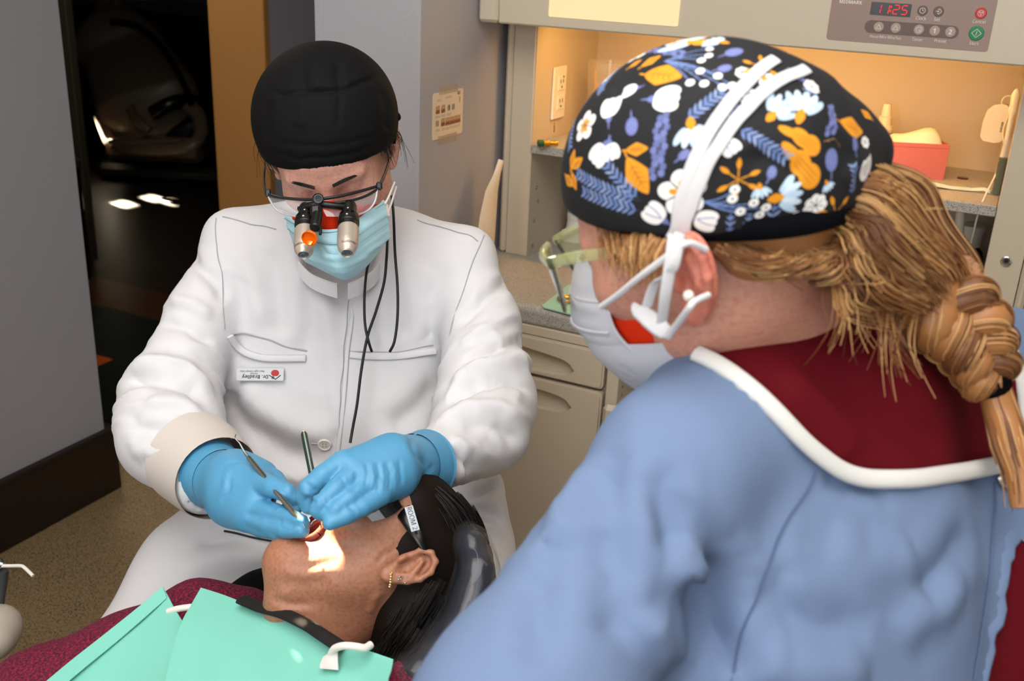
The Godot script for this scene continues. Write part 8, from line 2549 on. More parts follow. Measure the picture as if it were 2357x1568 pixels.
	var tail1 := Mb.new().tube(curve([Vector3(-0.1908, 1.3264, -0.6399), Vector3(-0.1892, 1.3104, -0.6338), Vector3(-0.1908, 1.2858, -0.6344), Vector3(-0.1944, 1.2634, -0.6445)], 6), 0.0046, 8, true, 0.25, Vector3(0.6701, 0.3722, 0.7088))
	tail1.tube(curve([Vector3(-0.1869, 1.3282, -0.6401), Vector3(-0.1873, 1.3051, -0.6324), Vector3(-0.2034, 1.2882, -0.6508), Vector3(-0.2098, 1.2679, -0.6569)], 6), 0.0042, 8, true, 0.25, Vector3(0.6701, 0.3722, 0.7088))
	part(d, "mask_strap", tail1.done(), sm, "white mask strap ends before the ear")
	part(d, "ear_loop", Mb.new().tube(curve([Vector3(-0.2548, 1.2502, -0.6861), Vector3(-0.2357, 1.2684, -0.6684), Vector3(-0.2161, 1.289, -0.651), Vector3(-0.1992, 1.3059, -0.6425), Vector3(-0.1865, 1.3186, -0.6385), Vector3(-0.1799, 1.3216, -0.643), Vector3(-0.1722, 1.3159, -0.6537)], 6), 0.0024, 8).done(), sm)
	part(d, "ear_loop", Mb.new().tube(curve([Vector3(-0.1899, 1.2522, -0.6478), Vector3(-0.1811, 1.2669, -0.6369), Vector3(-0.1709, 1.2833, -0.6227), Vector3(-0.1685, 1.2879, -0.6258), Vector3(-0.1649, 1.2877, -0.6452)], 6), 0.0024, 8).done(), sm)
	# ---- masks, shaped round the face in the head's own frame
	var wm := cloth(Color(0.76, 0.76, 0.79), 0.7, 97, 0.03, 50.0)
	part(d, "under_mask", face_wrap(hx, [[0.002, 0.060, 0.098], [-0.03, 0.0625, 0.114], [-0.06, 0.062, 0.112], [-0.09, 0.057, 0.102], [-0.108, 0.05, 0.094]], -70.0, 74.0, 0.0).done(), cloth(Color(0.86, 0.2, 0.08), 0.7, 96, 0.1, 80.0), "orange inner face mask")
	var um := face_wrap(hx, [[0.004, 0.062, 0.104], [-0.012, 0.065, 0.114], [-0.03, 0.067, 0.121], [-0.046, 0.068, 0.125], [-0.058, 0.068, 0.122], [-0.068, 0.066, 0.117]], -58.0, 52.0, 10.0)
	folds(um, [[[hx * Vector3(-0.02, -0.05, 0.12), hx * Vector3(0.03, -0.052, 0.11), hx * Vector3(0.058, -0.05, 0.07)], 0.003, -0.004], [[hx * Vector3(0.0, -0.03, 0.12), hx * Vector3(0.04, -0.03, 0.1), hx * Vector3(0.06, -0.028, 0.07)], 0.005, 0.003]])
	var fm := part(d, "face_mask", um.done(), wm, "white folded face mask")
	var side := []
	for r in [[0.004, 0.062, 0.104, 52.0], [-0.012, 0.0652, 0.1143, 54.0], [-0.03, 0.0672, 0.1213, 56.0], [-0.046, 0.0682, 0.1253, 58.0], [-0.058, 0.0682, 0.1223, 60.0], [-0.068, 0.0662, 0.1173, 62.0]]:
		var a := deg_to_rad(r[3])
		side.append(hx * Vector3(sin(a) * r[1], r[0], cos(a) * r[2]))
	part(fm, "edge_weld", Mb.new().tube(curve(side, 4), 0.0013, 6).done(), wm)
	for r in [[-0.022, 0.0668, 0.1185], [-0.047, 0.0686, 0.1255]]:
		var pl := []
		for j in 9:
			var a := deg_to_rad(-40.0 + j * 11.8)
			pl.append(hx * Vector3(sin(a) * r[1], r[0] - 0.004 * sin(a), cos(a) * r[2]))
		part(fm, "pleat", Mb.new().tube(curve(pl, 3), 0.0016, 6, true, 0.5, hx.basis.y).done(), wm)
	part(fm, "loop_tab", Mb.new().box(frame(side[1] + hx.basis.x * 0.0012, side[1] - side[2], hx.basis.z), Vector3(0.016, 0.011, 0.0012), 0.0005).done(), cloth(Color(0.70, 0.71, 0.75), 0.7, 102), "welded ear loop tab")
	var lm := face_wrap(hx, [[-0.061, 0.0675, 0.1195], [-0.077, 0.067, 0.116], [-0.094, 0.062, 0.106], [-0.11, 0.054, 0.094]], -62.0, 84.0, 0.0)
	folds(lm, [[[hx * Vector3(0.05, -0.078, 0.07), hx * Vector3(0.045, -0.1, 0.07), hx * Vector3(0.04, -0.115, 0.06)], 0.003, -0.003]])
	part(d, "face_mask_lower", lm.done(), wm, "white lower mask panel")
	part(d, "strap_buckle", Mb.new().tube(curve([Vector3(-0.22, 1.263, -0.6701), Vector3(-0.2205, 1.26, -0.6686), Vector3(-0.2153, 1.2586, -0.6657), Vector3(-0.2065, 1.2557, -0.6616), Vector3(-0.1969, 1.2512, -0.6595), Vector3(-0.1947, 1.2478, -0.6615)], 5), [0.003, 0.0042, 0.005, 0.005, 0.005, 0.005, 0.0055, 0.006, 0.006, 0.0065, 0.0065, 0.0065, 0.0065, 0.007, 0.007, 0.007, 0.007, 0.007, 0.007, 0.0065, 0.006, 0.006, 0.006, 0.0055, 0.005, 0.004], 8, true, 0.25, Vector3(0.223, 0.35, 0.9316)).done(), sm, "white strap end")

	hair_and_braid(d, hx)
	gown(d)
	eyewear(hx)

# a sheet wrapped round the lower face: rows of [height, half width, depth in front]
func face_wrap(hx: Transform3D, prof: Array, from_deg: float, to_deg: float, taper: float) -> Mb:
	var ctrl := []
	for i in prof.size():
		var r := []
		var t := float(i) / (prof.size() - 1)
		for j in 11:
			var a := deg_to_rad(lerpf(from_deg, to_deg + taper * t, j / 10.0))
			r.append(hx * Vector3(sin(a) * prof[i][1], prof[i][0], cos(a) * prof[i][2]))
		ctrl.append(r)
	return patch(ctrl, 4)

func hair_and_braid(d: Node3D, hx: Transform3D) -> void:
	var dark := mat(Color(0.42, 0.26, 0.14), 0.5)
	var mid := mat(Color(0.61, 0.41, 0.23), 0.45)
	var fair := mat(Color(0.80, 0.62, 0.40), 0.42)
	# mass that leaves the cap and the plait
	var f := Field.new(Vector3(-0.0576, 1.2781, -0.8276) - Vector3.ONE * 0.16, Vector3(-0.0576, 1.2781, -0.8276) + Vector3.ONE * 0.16, 0.0045)
	f.chain([[Vector3(-0.1156, 1.3292, -0.8217), 0.022], [Vector3(-0.0974, 1.3079, -0.8213), 0.028], [Vector3(-0.0777, 1.2867, -0.8217), 0.031], [Vector3(-0.0559, 1.2672, -0.8297), 0.029], [Vector3(-0.0329, 1.2524, -0.8344), 0.026]], 0.03)
	var b := f.mesh(1)
	var nf := Field.new(hx.origin - Vector3.ONE * 0.14, hx.origin + Vector3.ONE * 0.14, 0.004)
	nf.xf = hx
	nf.ball(Vector3(0, 0.018, -0.022), Vector3(0.076, 0.08, 0.09), 0.01)
	nf.plane(Vector3(0, 0, -0.03), Vector3(0, -0.35, 1), 0.004)
	nf.plane(Vector3(0, -0.052, 0), Vector3(0, -1, 0.1), 0.01)
	b.add(nf.mesh(1))
	part(d, "hair", b.done(), mid, "reddish fair hair gathered behind the cap")
	var s1 := Mb.new()
	var s2 := Mb.new()
	var s3 := Mb.new()
	var sets := [s1, s2, s3]
	var starts := [Vector3(-0.1137, 1.3536, -0.7796), Vector3(-0.1077, 1.341, -0.7652), Vector3(-0.1025, 1.3276, -0.756), Vector3(-0.1002, 1.3101, -0.7497), Vector3(-0.0986, 1.2911, -0.7483), Vector3(-0.1026, 1.3462, -0.7758), Vector3(-0.0948, 1.3045, -0.7499), Vector3(-0.1056, 1.3573, -0.8028)]
	var mids := [Vector3(-0.0679, 1.3317, -0.8099), Vector3(-0.0683, 1.3222, -0.776), Vector3(-0.0721, 1.3111, -0.7516), Vector3(-0.077, 1.2926, -0.745), Vector3(-0.0769, 1.273, -0.745), Vector3(-0.0589, 1.3168, -0.8079), Vector3(-0.0706, 1.2908, -0.7437), Vector3(-0.0661, 1.3244, -0.8314)]
	var ends := [Vector3(-0.0231, 1.2735, -0.8421), Vector3(-0.0243, 1.2714, -0.8228), Vector3(-0.025, 1.265, -0.8079), Vector3(-0.0289, 1.2556, -0.802), Vector3(-0.0402, 1.2504, -0.8004), Vector3(-0.0157, 1.2641, -0.8297), Vector3(-0.0325, 1.2585, -0.8016), Vector3(-0.0212, 1.2675, -0.8523)]
	for i in starts.size():
		for k in 5:
			var j := Vector3(rng.randfn(), rng.randfn(), rng.randfn()) * 0.006
			strands(sets[(i + k) % 3], [starts[i] + j * 0.5, starts[i].lerp(mids[i], 0.5) + j + Vector3(0.0004, 0.007, 0.0016), mids[i] + j, ends[i] + j * 0.6], 26, [0.006, 0.010, 0.006], 0.0007, 0.003)
	for k in 22:
		var t := k / 21.0
		var a: Vector3 = Vector3(-0.104, 1.3536, -0.8376).lerp(Vector3(-0.106, 1.341, -0.8016), t)
		var m: Vector3 = Vector3(-0.0416, 1.3107, -0.8491).lerp(Vector3(-0.058, 1.3096, -0.8111), t)
		var e: Vector3 = Vector3(-0.0114, 1.2567, -0.8464).lerp(Vector3(-0.0189, 1.2577, -0.8255), t)
		strands(sets[(k * 5) % 3], [a, a.lerp(m, 0.5) + Vector3(0.0108, 0.0094, -0.0044), m, m.lerp(e, 0.6) + Vector3(0.008, 0.0033, -0.0016), e], 30, [0.005, 0.009, 0.006], 0.0007, 0.003)
	for k in 26:
		var t := k / 25.0
		var a: Vector3 = Vector3(-0.1122, 1.3539, -0.7982).lerp(Vector3(-0.0956, 1.2972, -0.7523), t)
		var m: Vector3 = Vector3(-0.0528, 1.3183, -0.8055).lerp(Vector3(-0.0736, 1.2806, -0.7557), t)
		var e: Vector3 = Vector3(-0.017, 1.2703, -0.8318).lerp(Vector3(-0.0344, 1.2538, -0.7986), t)
		strands(sets[(k * 7) % 3], [a, a.lerp(m, 0.55) + Vector3(0.0044, 0.0098, 0.0008), m, m.lerp(e, 0.6) + Vector3(0.0048, 0.0035, 0.001), e], 30, [0.004, 0.008, 0.005], 0.0007, 0.002)
	# nape and temple hair running under the cap
	for k in 16:
		var t := k / 15.0
		var a: Vector3 = Vector3(-0.1644, 1.3098, -0.6655).lerp(Vector3(-0.1043, 1.2878, -0.7323), t) + Vector3(rng.randfn(), rng.randfn(), rng.randfn()) * 0.003
		var e: Vector3 = Vector3(-0.129, 1.3062, -0.6928).lerp(Vector3(-0.0901, 1.3001, -0.7443), t)
		strands(sets[k % 3], [a, a.lerp(e, 0.5) + Vector3(0.0024, -0.0023, 0.0046), e], 20, [0.005, 0.006, 0.005], 0.0005, 0.003)
	for k in 14:
		var t := k / 13.0
		var a: Vector3 = Vector3(-0.2656, 1.3061, -0.7071).lerp(Vector3(-0.1991, 1.3139, -0.6626), t)
		var e: Vector3 = Vector3(-0.2387, 1.2749, -0.6888).lerp(Vector3(-0.1984, 1.2867, -0.6597), t)
		strands(sets[1 + k % 2], [a, a.lerp(e, 0.5) + Vector3(-0.0012, 0.002, 0.0068), e], 22, [0.006, 0.007, 0.009], 0.0004, 0.008)
	for k in 12:
		var t := k / 11.0
		var a: Vector3 = Vector3(-0.1063, 1.2921, -0.7391).lerp(Vector3(-0.0461, 1.2563, -0.7882), t)
		strands(sets[k % 3], [a, a + Vector3(0.0099, -0.0244, 0.0175) + Vector3(rng.randfn(), 0, rng.randfn()) * 0.006, a + Vector3(0.0282, -0.0581, 0.0172) + Vector3(rng.randfn(), 0, rng.randfn()) * 0.012], 6, [0.004, 0.008, 0.014], 0.0004, 0.008)
	for k in 30:
		var t := k / 29.0
		var a: Vector3 = Vector3(-0.1725, 1.3111, -0.6776).lerp(Vector3(-0.1114, 1.3078, -0.7375), t)
		var e: Vector3 = Vector3(-0.1239, 1.291, -0.7065).lerp(Vector3(-0.0973, 1.3077, -0.7619), t)
		strands(sets[(k * 5 + 1) % 3], [a, a.lerp(e, 0.5) + Vector3(0.0032, -0.0038, 0.006), e + Vector3(rng.randfn(), rng.randfn(), rng.randfn()) * 0.006], 16, [0.004, 0.006, 0.007], 0.00045, 0.004)
	# braid: three strands plaited round each other
	var path := curve([Vector3(-0.0349, 1.257, -0.8295), Vector3(-0.0171, 1.2452, -0.8329), Vector3(-0.0023, 1.2301, -0.8335), Vector3(0.0083, 1.2129, -0.8372), Vector3(0.0166, 1.1955, -0.8396)], 8)
	for w in 3:
		var g := []
		for i in path.size():
			var t := float(i) / (path.size() - 1)
			var ph := t * TAU * 1.6 + w * TAU / 3
			var dir: Vector3 = (path[mini(i + 1, path.size() - 1)] - path[maxi(i - 1, 0)]).normalized()
			var sd := dir.cross(Vector3(0.4018, 0.3589, 0.8425)).normalized()
			var wd := lerpf(0.024, 0.013, t)
			g.append(path[i] + sd * sin(ph) * wd + Vector3(0.4018, 0.3589, 0.8425) * (sin(ph * 2.0) * wd * 0.55))
		var rad := []
		for i in g.size():
			rad.append(lerpf(0.0185, 0.0115, float(i) / (g.size() - 1)))
		part(d, "braid_strand", Mb.new().tube(g, rad, 12, true).done(), [mid, dark, mid][w], "plaited hair strand")
		for k in 3:
			strands(sets[k], g, 45, [0.019, 0.016, 0.0118], 0.0008, 0.0)
	# elastic and tail
	part(d, "hair_elastic", Mb.new().tube(curve([Vector3(0.0123, 1.201, -0.84), Vector3(0.0172, 1.1955, -0.84), Vector3(0.021, 1.1885, -0.8412)], 4), [0.013, 0.0145, 0.015, 0.0155, 0.0155, 0.0155, 0.015, 0.014, 0.0125], 16).done(), cloth(Color(0.012, 0.012, 0.014), 0.9, 98), "black hair elastic")
	var tl := curve([Vector3(0.0207, 1.1901, -0.8417), Vector3(0.0295, 1.1736, -0.8365), Vector3(0.0399, 1.1559, -0.822), Vector3(0.0502, 1.1365, -0.8128), Vector3(0.0572, 1.1141, -0.8006)], 5)
	var tr := []
	for i in tl.size():
		tr.append(lerpf(0.0125, 0.008, float(i) / (tl.size() - 1)) * (1.0 + 0.25 * sin(PI * i / (tl.size() - 1))))
	part(d, "braid_tail", Mb.new().tube(tl, tr, 12, true).done(), mid, "loose braid end")
	for k in 3:
		strands(sets[k], [Vector3(0.0207, 1.1901, -0.8417), Vector3(0.0295, 1.1736, -0.8365), Vector3(0.0399, 1.1559, -0.822), Vector3(0.0502, 1.1365, -0.8128), Vector3(0.0579, 1.111, -0.7996)], 60, [0.0125, 0.0145, 0.010], 0.0008, 0.002)
	# flyaways
	for k in 40:
		var a: Vector3 = starts[k % 8].lerp(mids[k % 8], rng.randf())
		strands(sets[2], [a, a + Vector3(rng.randfn(), rng.randfn(), rng.randfn()) * 0.02, a + Vector3(rng.randfn(), rng.randfn() - 0.8, rng.randfn()) * 0.035], 2, [0.001, 0.004, 0.006], 0.00025, 0.004)
	var labels := ["dark hair strands", "reddish hair strands", "fair hair strands"]
	for k in 3:
		part(d, "hair_strands", sets[k].done(), [dark, mid, fair][k], labels[k]).set_meta("kind", "stuff")

func gown(d: Node3D) -> void:
	var f := Field.new(Vector3(-0.1108, 1.0439, -0.7737) - Vector3(0.56, 0.42, 0.44), Vector3(-0.1108, 1.0439, -0.7737) + Vector3(0.46, 0.36, 0.42), 0.0068)
	f.chain([[Vector3(-0.172, 1.1491, -0.6528), 0.056], [Vector3(-0.1519, 1.1623, -0.7333), 0.058], [Vector3(-0.1105, 1.1662, -0.8259), 0.062], [Vector3(-0.0387, 1.1586, -0.94), 0.06], [Vector3(0.0382, 1.1357, -1.0382), 0.05]], 0.05)
	f.chain([[Vector3(-0.172, 1.1491, -0.6528), 0.056], [Vector3(-0.1932, 1.1014, -0.569), 0.05], [Vector3(-0.2067, 1.0489, -0.4986), 0.062], [Vector3(-0.2064, 1.0331, -0.4742), 0.065], [Vector3(-0.2487, 0.9708, -0.4869), 0.058], [Vector3(-0.3358, 0.88, -0.5253), 0.045], [Vector3(-0.4114, 0.8264, -0.5614), 0.036]], 0.03)
	f.chain([[Vector3(-0.1163, 1.1049, -0.8445), 0.11], [Vector3(-0.1035, 1.0338, -0.7966), 0.13], [Vector3(-0.0822, 0.9088, -0.7297), 0.15]], 0.06)
	f.chain([[Vector3(0.001, 1.0797, -0.9966), 0.1], [Vector3(0.0142, 0.9733, -0.9338), 0.13], [Vector3(0.0237, 0.8526, -0.8632), 0.15]], 0.06)
	f.chain([[Vector3(-0.1514, 1.0906, -0.7386), 0.085], [Vector3(-0.137, 1.0206, -0.6919), 0.1], [Vector3(-0.1247, 0.9476, -0.6548), 0.11]], 0.05)
	f.chain([[Vector3(0.0382, 1.1357, -1.0382), 0.05], [Vector3(0.0915, 1.0799, -1.0517), 0.06], [Vector3(0.1273, 0.9824, -1.0273), 0.06]], 0.03)
	var b := f.mesh(1)
	folds(b, [
		[[Vector3(-0.1427, 1.1123, -0.5977), Vector3(-0.1231, 1.0968, -0.5886), Vector3(-0.1165, 1.0779, -0.5837), Vector3(-0.1123, 1.0458, -0.572)], 0.0187, -0.0374],
		[[Vector3(-0.1514, 1.1388, -0.5692), Vector3(-0.1411, 1.126, -0.5687), Vector3(-0.1287, 1.1131, -0.581)], 0.0136, 0.0136],
		[[Vector3(-0.1727, 1.1909, -0.5813), Vector3(-0.1536, 1.1649, -0.5674), Vector3(-0.1431, 1.1393, -0.5615)], 0.0119, -0.0136],
		[[Vector3(-0.1975, 1.1933, -0.5823), Vector3(-0.1895, 1.1684, -0.5518), Vector3(-0.1788, 1.148, -0.5363)], 0.0153, -0.0085],
		[[Vector3(-0.2173, 1.1753, -0.5889), Vector3(-0.2209, 1.1571, -0.5557), Vector3(-0.2188, 1.1407, -0.526)], 0.0119, 0.0085],
		[[Vector3(-0.225, 1.1245, -0.528), Vector3(-0.1967, 1.1473, -0.5156), Vector3(-0.1725, 1.1439, -0.5138)], 0.0153, -0.0102],
		[[Vector3(-0.2205, 1.1249, -0.5185), Vector3(-0.2097, 1.1111, -0.494), Vector3(-0.1948, 1.0892, -0.468)], 0.0136, -0.0085],
		[[Vector3(-0.1873, 1.158, -0.5484), Vector3(-0.1688, 1.1309, -0.5219), Vector3(-0.1558, 1.1059, -0.4937)], 0.0170, -0.0102],
		[[Vector3(-0.1541, 1.1131, -0.5333), Vector3(-0.1383, 1.1019, -0.5241), Vector3(-0.1189, 1.0723, -0.5445)], 0.0170, 0.0136],
		[[Vector3(-0.0829, 1.1552, -0.692), Vector3(-0.0592, 1.1452, -0.705), Vector3(-0.0368, 1.1362, -0.7296)], 0.0102, -0.0085],
		[[Vector3(-0.1021, 1.098, -0.6466), Vector3(-0.0838, 1.0758, -0.6339), Vector3(-0.0544, 1.0569, -0.6518), Vector3(-0.0283, 1.0491, -0.6847)], 0.0213, -0.0119],
		[[Vector3(-0.0675, 1.109, -0.6796), Vector3(-0.037, 1.0904, -0.6981), Vector3(-0.0103, 1.0869, -0.7331)], 0.0213, 0.0102],
		[[Vector3(-0.0039, 1.0567, -0.7233), Vector3(0.0099, 1.0647, -0.757), Vector3(0.0251, 1.0814, -0.807)], 0.0153, -0.0119],
		[[Vector3(-0.0118, 1.0319, -0.6971), Vector3(0.0062, 1.0452, -0.7351), Vector3(0.0228, 1.0566, -0.7716)], 0.0153, 0.0102],
		[[Vector3(-0.0941, 1.0467, -0.6166), Vector3(-0.061, 1.0433, -0.6191), Vector3(-0.023, 1.0319, -0.668)], 0.0213, 0.0119],
		[[Vector3(-0.1288, 1.2083, -0.7521), Vector3(-0.09, 1.1767, -0.7452), Vector3(-0.06, 1.1472, -0.747)], 0.0170, 0.0085],
		[[Vector3(-0.1041, 1.2052, -0.7981), Vector3(-0.0482, 1.1624, -0.8065), Vector3(-0.0012, 1.1277, -0.826)], 0.0187, -0.0085],
	])
	rumple(b, Vector3(-0.1589, 1.1187, -0.5215), 0.16, Vector3(-0.2067, 1.0489, -0.4986) - Vector3(-0.172, 1.1491, -0.6528), 0.0036, 9.4, 21)
	rumple(b, Vector3(-0.1278, 1.0797, -0.5909), 0.13, Vector3(0.7955, 0.5106, -0.597), 0.0045, 11.0, 22)
	rumple(b, Vector3(-0.0474, 1.0806, -0.6771), 0.2, Vector3(0.3392, 0.959, -0.5703), 0.0027, 7.2, 23)
	rumple(b, Vector3(-0.1755, 1.1802, -0.5753), 0.12, Vector3(0.9534, -0.2352, -0.3545), 0.0023, 7.7, 24)
	# the back of the gown hangs open: what lies inside this outline is the scrub shirt
	var ax := Vector3(0.8942, 0.0445, -0.4454)
	var ay := Vector3(-0.137, 0.9862, -0.1767).normalized()
	var outline := []
	for q in curve([Vector3(-0.1815, 1.219, -0.7018), Vector3(-0.165, 1.2156, -0.6963), Vector3(-0.1472, 1.2061, -0.6948), Vector3(-0.131, 1.1964, -0.6925), Vector3(-0.1154, 1.1832, -0.6943), Vector3(-0.1003, 1.1722, -0.6968), Vector3(-0.0857, 1.1634, -0.7001), Vector3(-0.0719, 1.1556, -0.7069), Vector3(-0.0584, 1.1491, -0.7153), Vector3(-0.0424, 1.1438, -0.7278), Vector3(-0.0269, 1.139, -0.745), Vector3(-0.0101, 1.1351, -0.768), Vector3(0.007, 1.1314, -0.7959), Vector3(0.0249, 1.1254, -0.8315), Vector3(0.0419, 1.1144, -0.8765)], 4):
		outline.append(b.p[snap(b, q)])
	outline = eased(outline, 14)
	var right := []
	for q in curve([Vector3(0.0538, 1.1126, -0.9408), Vector3(0.0479, 1.1353, -0.9655), Vector3(0.035, 1.1641, -0.9835), Vector3(0.0112, 1.195, -0.9971)], 4):
		right.append(b.p[snap(b, q)])
	right = eased(right, 8)
	var poly := PackedVector2Array()
	for q in outline + right:
		poly.append(Vector2(q.dot(ax), q.dot(ay)))
	for q in [Vector3(-0.0096, 1.2291, -1.0195), Vector3(-0.1308, 1.2735, -0.8857), Vector3(-0.204, 1.2645, -0.752), Vector3(-0.2128, 1.2196, -0.7287)]:
		poly.append(Vector2(q.dot(ax), q.dot(ay)))
	var poly2 := PackedVector2Array()
	var edge2 := []
	for q in curve([Vector3(0.0582, 1.0575, -0.8601), Vector3(0.0534, 1.0438, -0.8401), Vector3(0.0551, 1.0185, -0.8064), Vector3(0.0534, 0.9979, -0.7731), Vector3(0.0535, 0.9727, -0.7386)], 4):
		edge2.append(b.p[snap(b, q)])
	for q in edge2:
		poly2.append(Vector2(q.dot(ax), q.dot(ay)))
	for q in [Vector3(0.0691, 0.9096, -0.7311), Vector3(0.279, 0.8087, -0.9663), Vector3(0.2504, 0.9766, -1.0835), Vector3(0.0995, 1.0084, -0.9064)]:
		poly2.append(Vector2(q.dot(ax), q.dot(ay)))
	var inside := func(c: Vector3, n: Vector3) -> bool:
		var q := Vector2(c.dot(ax), c.dot(ay))
		return n.dot(Vector3(0.3941, 0.6645, 0.6329)) > -0.45 and (Geometry2D.is_point_in_polygon(q, poly) or Geometry2D.is_point_in_polygon(q, poly2))
	for pg in [poly, poly2]:
		var lo: Vector2 = pg[0]
		var hi: Vector2 = pg[0]
		for q in pg:
			lo = lo.min(q)
			hi = hi.max(q)
		for i in b.p.size():
			if b.n[i].dot(Vector3(0.3941, 0.6645, 0.6329)) < -0.45:
				continue
			var q := Vector2(b.p[i].dot(ax), b.p[i].dot(ay))
			if q.x < lo.x - 0.01 or q.y < lo.y - 0.01 or q.x > hi.x + 0.01 or q.y > hi.y + 0.01:
				continue
			var best := 0.0042
			var to := q
			for k in pg.size():
				var e := Geometry2D.get_closest_point_to_segment(q, pg[k], pg[(k + 1) % pg.size()])
				if e.distance_to(q) < best:
					best = e.distance_to(q)
					to = e
			b.p[i] += ax * (to.x - q.x) + ay * (to.y - q.y)
	var two := split(b, inside)
	var maroon := cloth(Color(0.36, 0.045, 0.085), 0.85, 99, 0.1, 60.0)
	var scrub := Mb.new().add(two[0])
	part(d, "scrub_top", scrub.done(), maroon, "maroon scrub top")
	var g: Mb = two[1]
	for i in g.p.size():
		g.p[i] += g.n[i] * 0.003
	var blue := cloth(Color(0.425, 0.5, 0.625), 0.85, 100, 0.06, 60.0)
	var gn := part(d, "gown", g.done(), blue, "pale blue clinic gown open at the back")
	# a scrub layer goes on under the gown's edge so that no gap shows
	var trim := cloth(Color(0.84, 0.84, 0.83), 0.8, 101, 0.06, 40.0)
	var lift := []
	for i in outline.size():
		lift.append(outline[i] + b.n[snap(b, outline[i])] * 0.0078)
	part(gn, "neck_binding", Mb.new().tube(eased(lift, 10), 0.0072, 8, true, 0.6, Vector3(0.3941, 0.6645, 0.6329)).done(), trim, "white ribbed neck binding")
	lift = []
	for i in right.size():
		lift.append(right[i] + b.n[snap(b, right[i])] * 0.003)
	part(gn, "neck_binding", Mb.new().tube(lift, 0.0062, 8, true, 0.55, Vector3(0.3941, 0.6645, 0.6329)).done(), trim, "white ribbed neck binding")
	lift = []
	for i in edge2.size():
		lift.append(edge2[i] + b.n[snap(b, edge2[i])] * 0.002)
	part(gn, "back_hem", Mb.new().tube(lift, 0.007, 8, true, 0.4, Vector3(0.3941, 0.6645, 0.6329)).done(), blue)
	var seam := mat(Color(0.3, 0.37, 0.5), 0.9)
	for s in [[Vector3(-0.0863, 1.1557, -0.6965), Vector3(-0.0926, 1.1342, -0.6784), Vector3(-0.1003, 1.11, -0.6585), Vector3(-0.1045, 1.0834, -0.6392), Vector3(-0.104, 1.0546, -0.6212), Vector3(-0.1056, 1.0232, -0.6012)], [Vector3(0.0362, 1.1051, -0.8461), Vector3(0.04, 1.0672, -0.8199), Vector3(0.0431, 1.0295, -0.7816), Vector3(0.0441, 0.9846, -0.7511)]]:
		part(gn, "seam", Mb.new().tube(snapped_line(b, s, 0.0048, 8, 8), 0.0008, 5).done(), seam)
	var i := snap(b, Vector3(0.0396, 1.1046, -0.8594))
	part(gn, "snap_fastener", Mb.new().lathe(b.p[i] + b.n[i] * 0.006, b.n[i], [Vector2(0.0062, 0), Vector2(0.0062, 0.0012), Vector2(0.004, 0.002), Vector2(0.003, 0.0012), Vector2(0, 0.0012)], 18).done(), M.steel, "metal snap fastener")
	# gloved hand on the patient's chest, below the picture
	var gf := Field.new(Vector3(-0.4686, 0.7827, -0.5867) - Vector3.ONE * 0.13, Vector3(-0.4686, 0.7827, -0.5867) + Vector3.ONE * 0.13, 0.0034)
	gf.chain([[Vector3(-0.4056, 0.8297, -0.5596), 0.031], [Vector3(-0.4444, 0.7969, -0.5806), 0.028], [Vector3(-0.4776, 0.7768, -0.5918), 0.022]], 0.015)
	gf.cone(Vector3(-0.444, 0.795, -0.58), Vector3(-0.4731, 0.7713, -0.5857), 0.026, 0.018, 0.015)
	for fg in [[[Vector3(-0.4787, 0.7824, -0.5936), 0.0115], [Vector3(-0.5062, 0.7635, -0.6022), 0.01], [Vector3(-0.5208, 0.7508, -0.6017), 0.0085]], [[Vector3(-0.4806, 0.7748, -0.5918), 0.0115], [Vector3(-0.5109, 0.7519, -0.6009), 0.01], [Vector3(-0.527, 0.739, -0.5996), 0.0085]], [[Vector3(-0.4791, 0.7703, -0.5883), 0.011], [Vector3(-0.5074, 0.7457, -0.5976), 0.0095], [Vector3(-0.5212, 0.7351, -0.5948), 0.008]], [[Vector3(-0.4739, 0.7683, -0.584), 0.0105], [Vector3(-0.4956, 0.7491, -0.5892), 0.009], [Vector3(-0.507, 0.7387, -0.5876), 0.0075]], [[Vector3(-0.4506, 0.8028, -0.586), 0.0125], [Vector3(-0.4746, 0.7956, -0.5953), 0.011], [Vector3(-0.4927, 0.7858, -0.6003), 0.009]]]:
		gf.chain(fg, 0.003)
	part(d, "glove", gf.mesh(1).done(), glove_mat(), "blue nitrile glove")
	# shirt collar
	var col := snapped_line(b, [Vector3(-0.1782, 1.2146, -0.7312), Vector3(-0.1682, 1.225, -0.7522), Vector3(-0.1513, 1.2337, -0.7759), Vector3(-0.1262, 1.236, -0.8007), Vector3(-0.1028, 1.2341, -0.8229), Vector3(-0.0847, 1.2305, -0.8419)], 0.002)
	part(d, "scrub_collar", Mb.new().tube(col, 0.007, 8, true, 0.45, Vector3(0.412, 0.6251, 0.6649)).done(), maroon)
	# far strap of the gown behind the shoulder
	part(gn, "tie_strap", patch([[Vector3(0.0487, 1.0957, -0.8481), Vector3(0.0585, 1.0812, -0.8584), Vector3(0.0758, 1.0583, -0.8807)], [Vector3(0.0556, 1.0694, -0.8401), Vector3(0.0657, 1.0546, -0.8506), Vector3(0.0849, 1.0312, -0.8735)]], 4, 0.002).done(), blue)
	part(gn, "strap_binding", Mb.new().tube(curve([Vector3(0.0556, 1.0697, -0.8379), Vector3(0.0657, 1.055, -0.8483), Vector3(0.0849, 1.0316, -0.8712)], 4), 0.0045, 8, true, 0.5, Vector3(0.4018, 0.3589, 0.8425)).done(), trim)

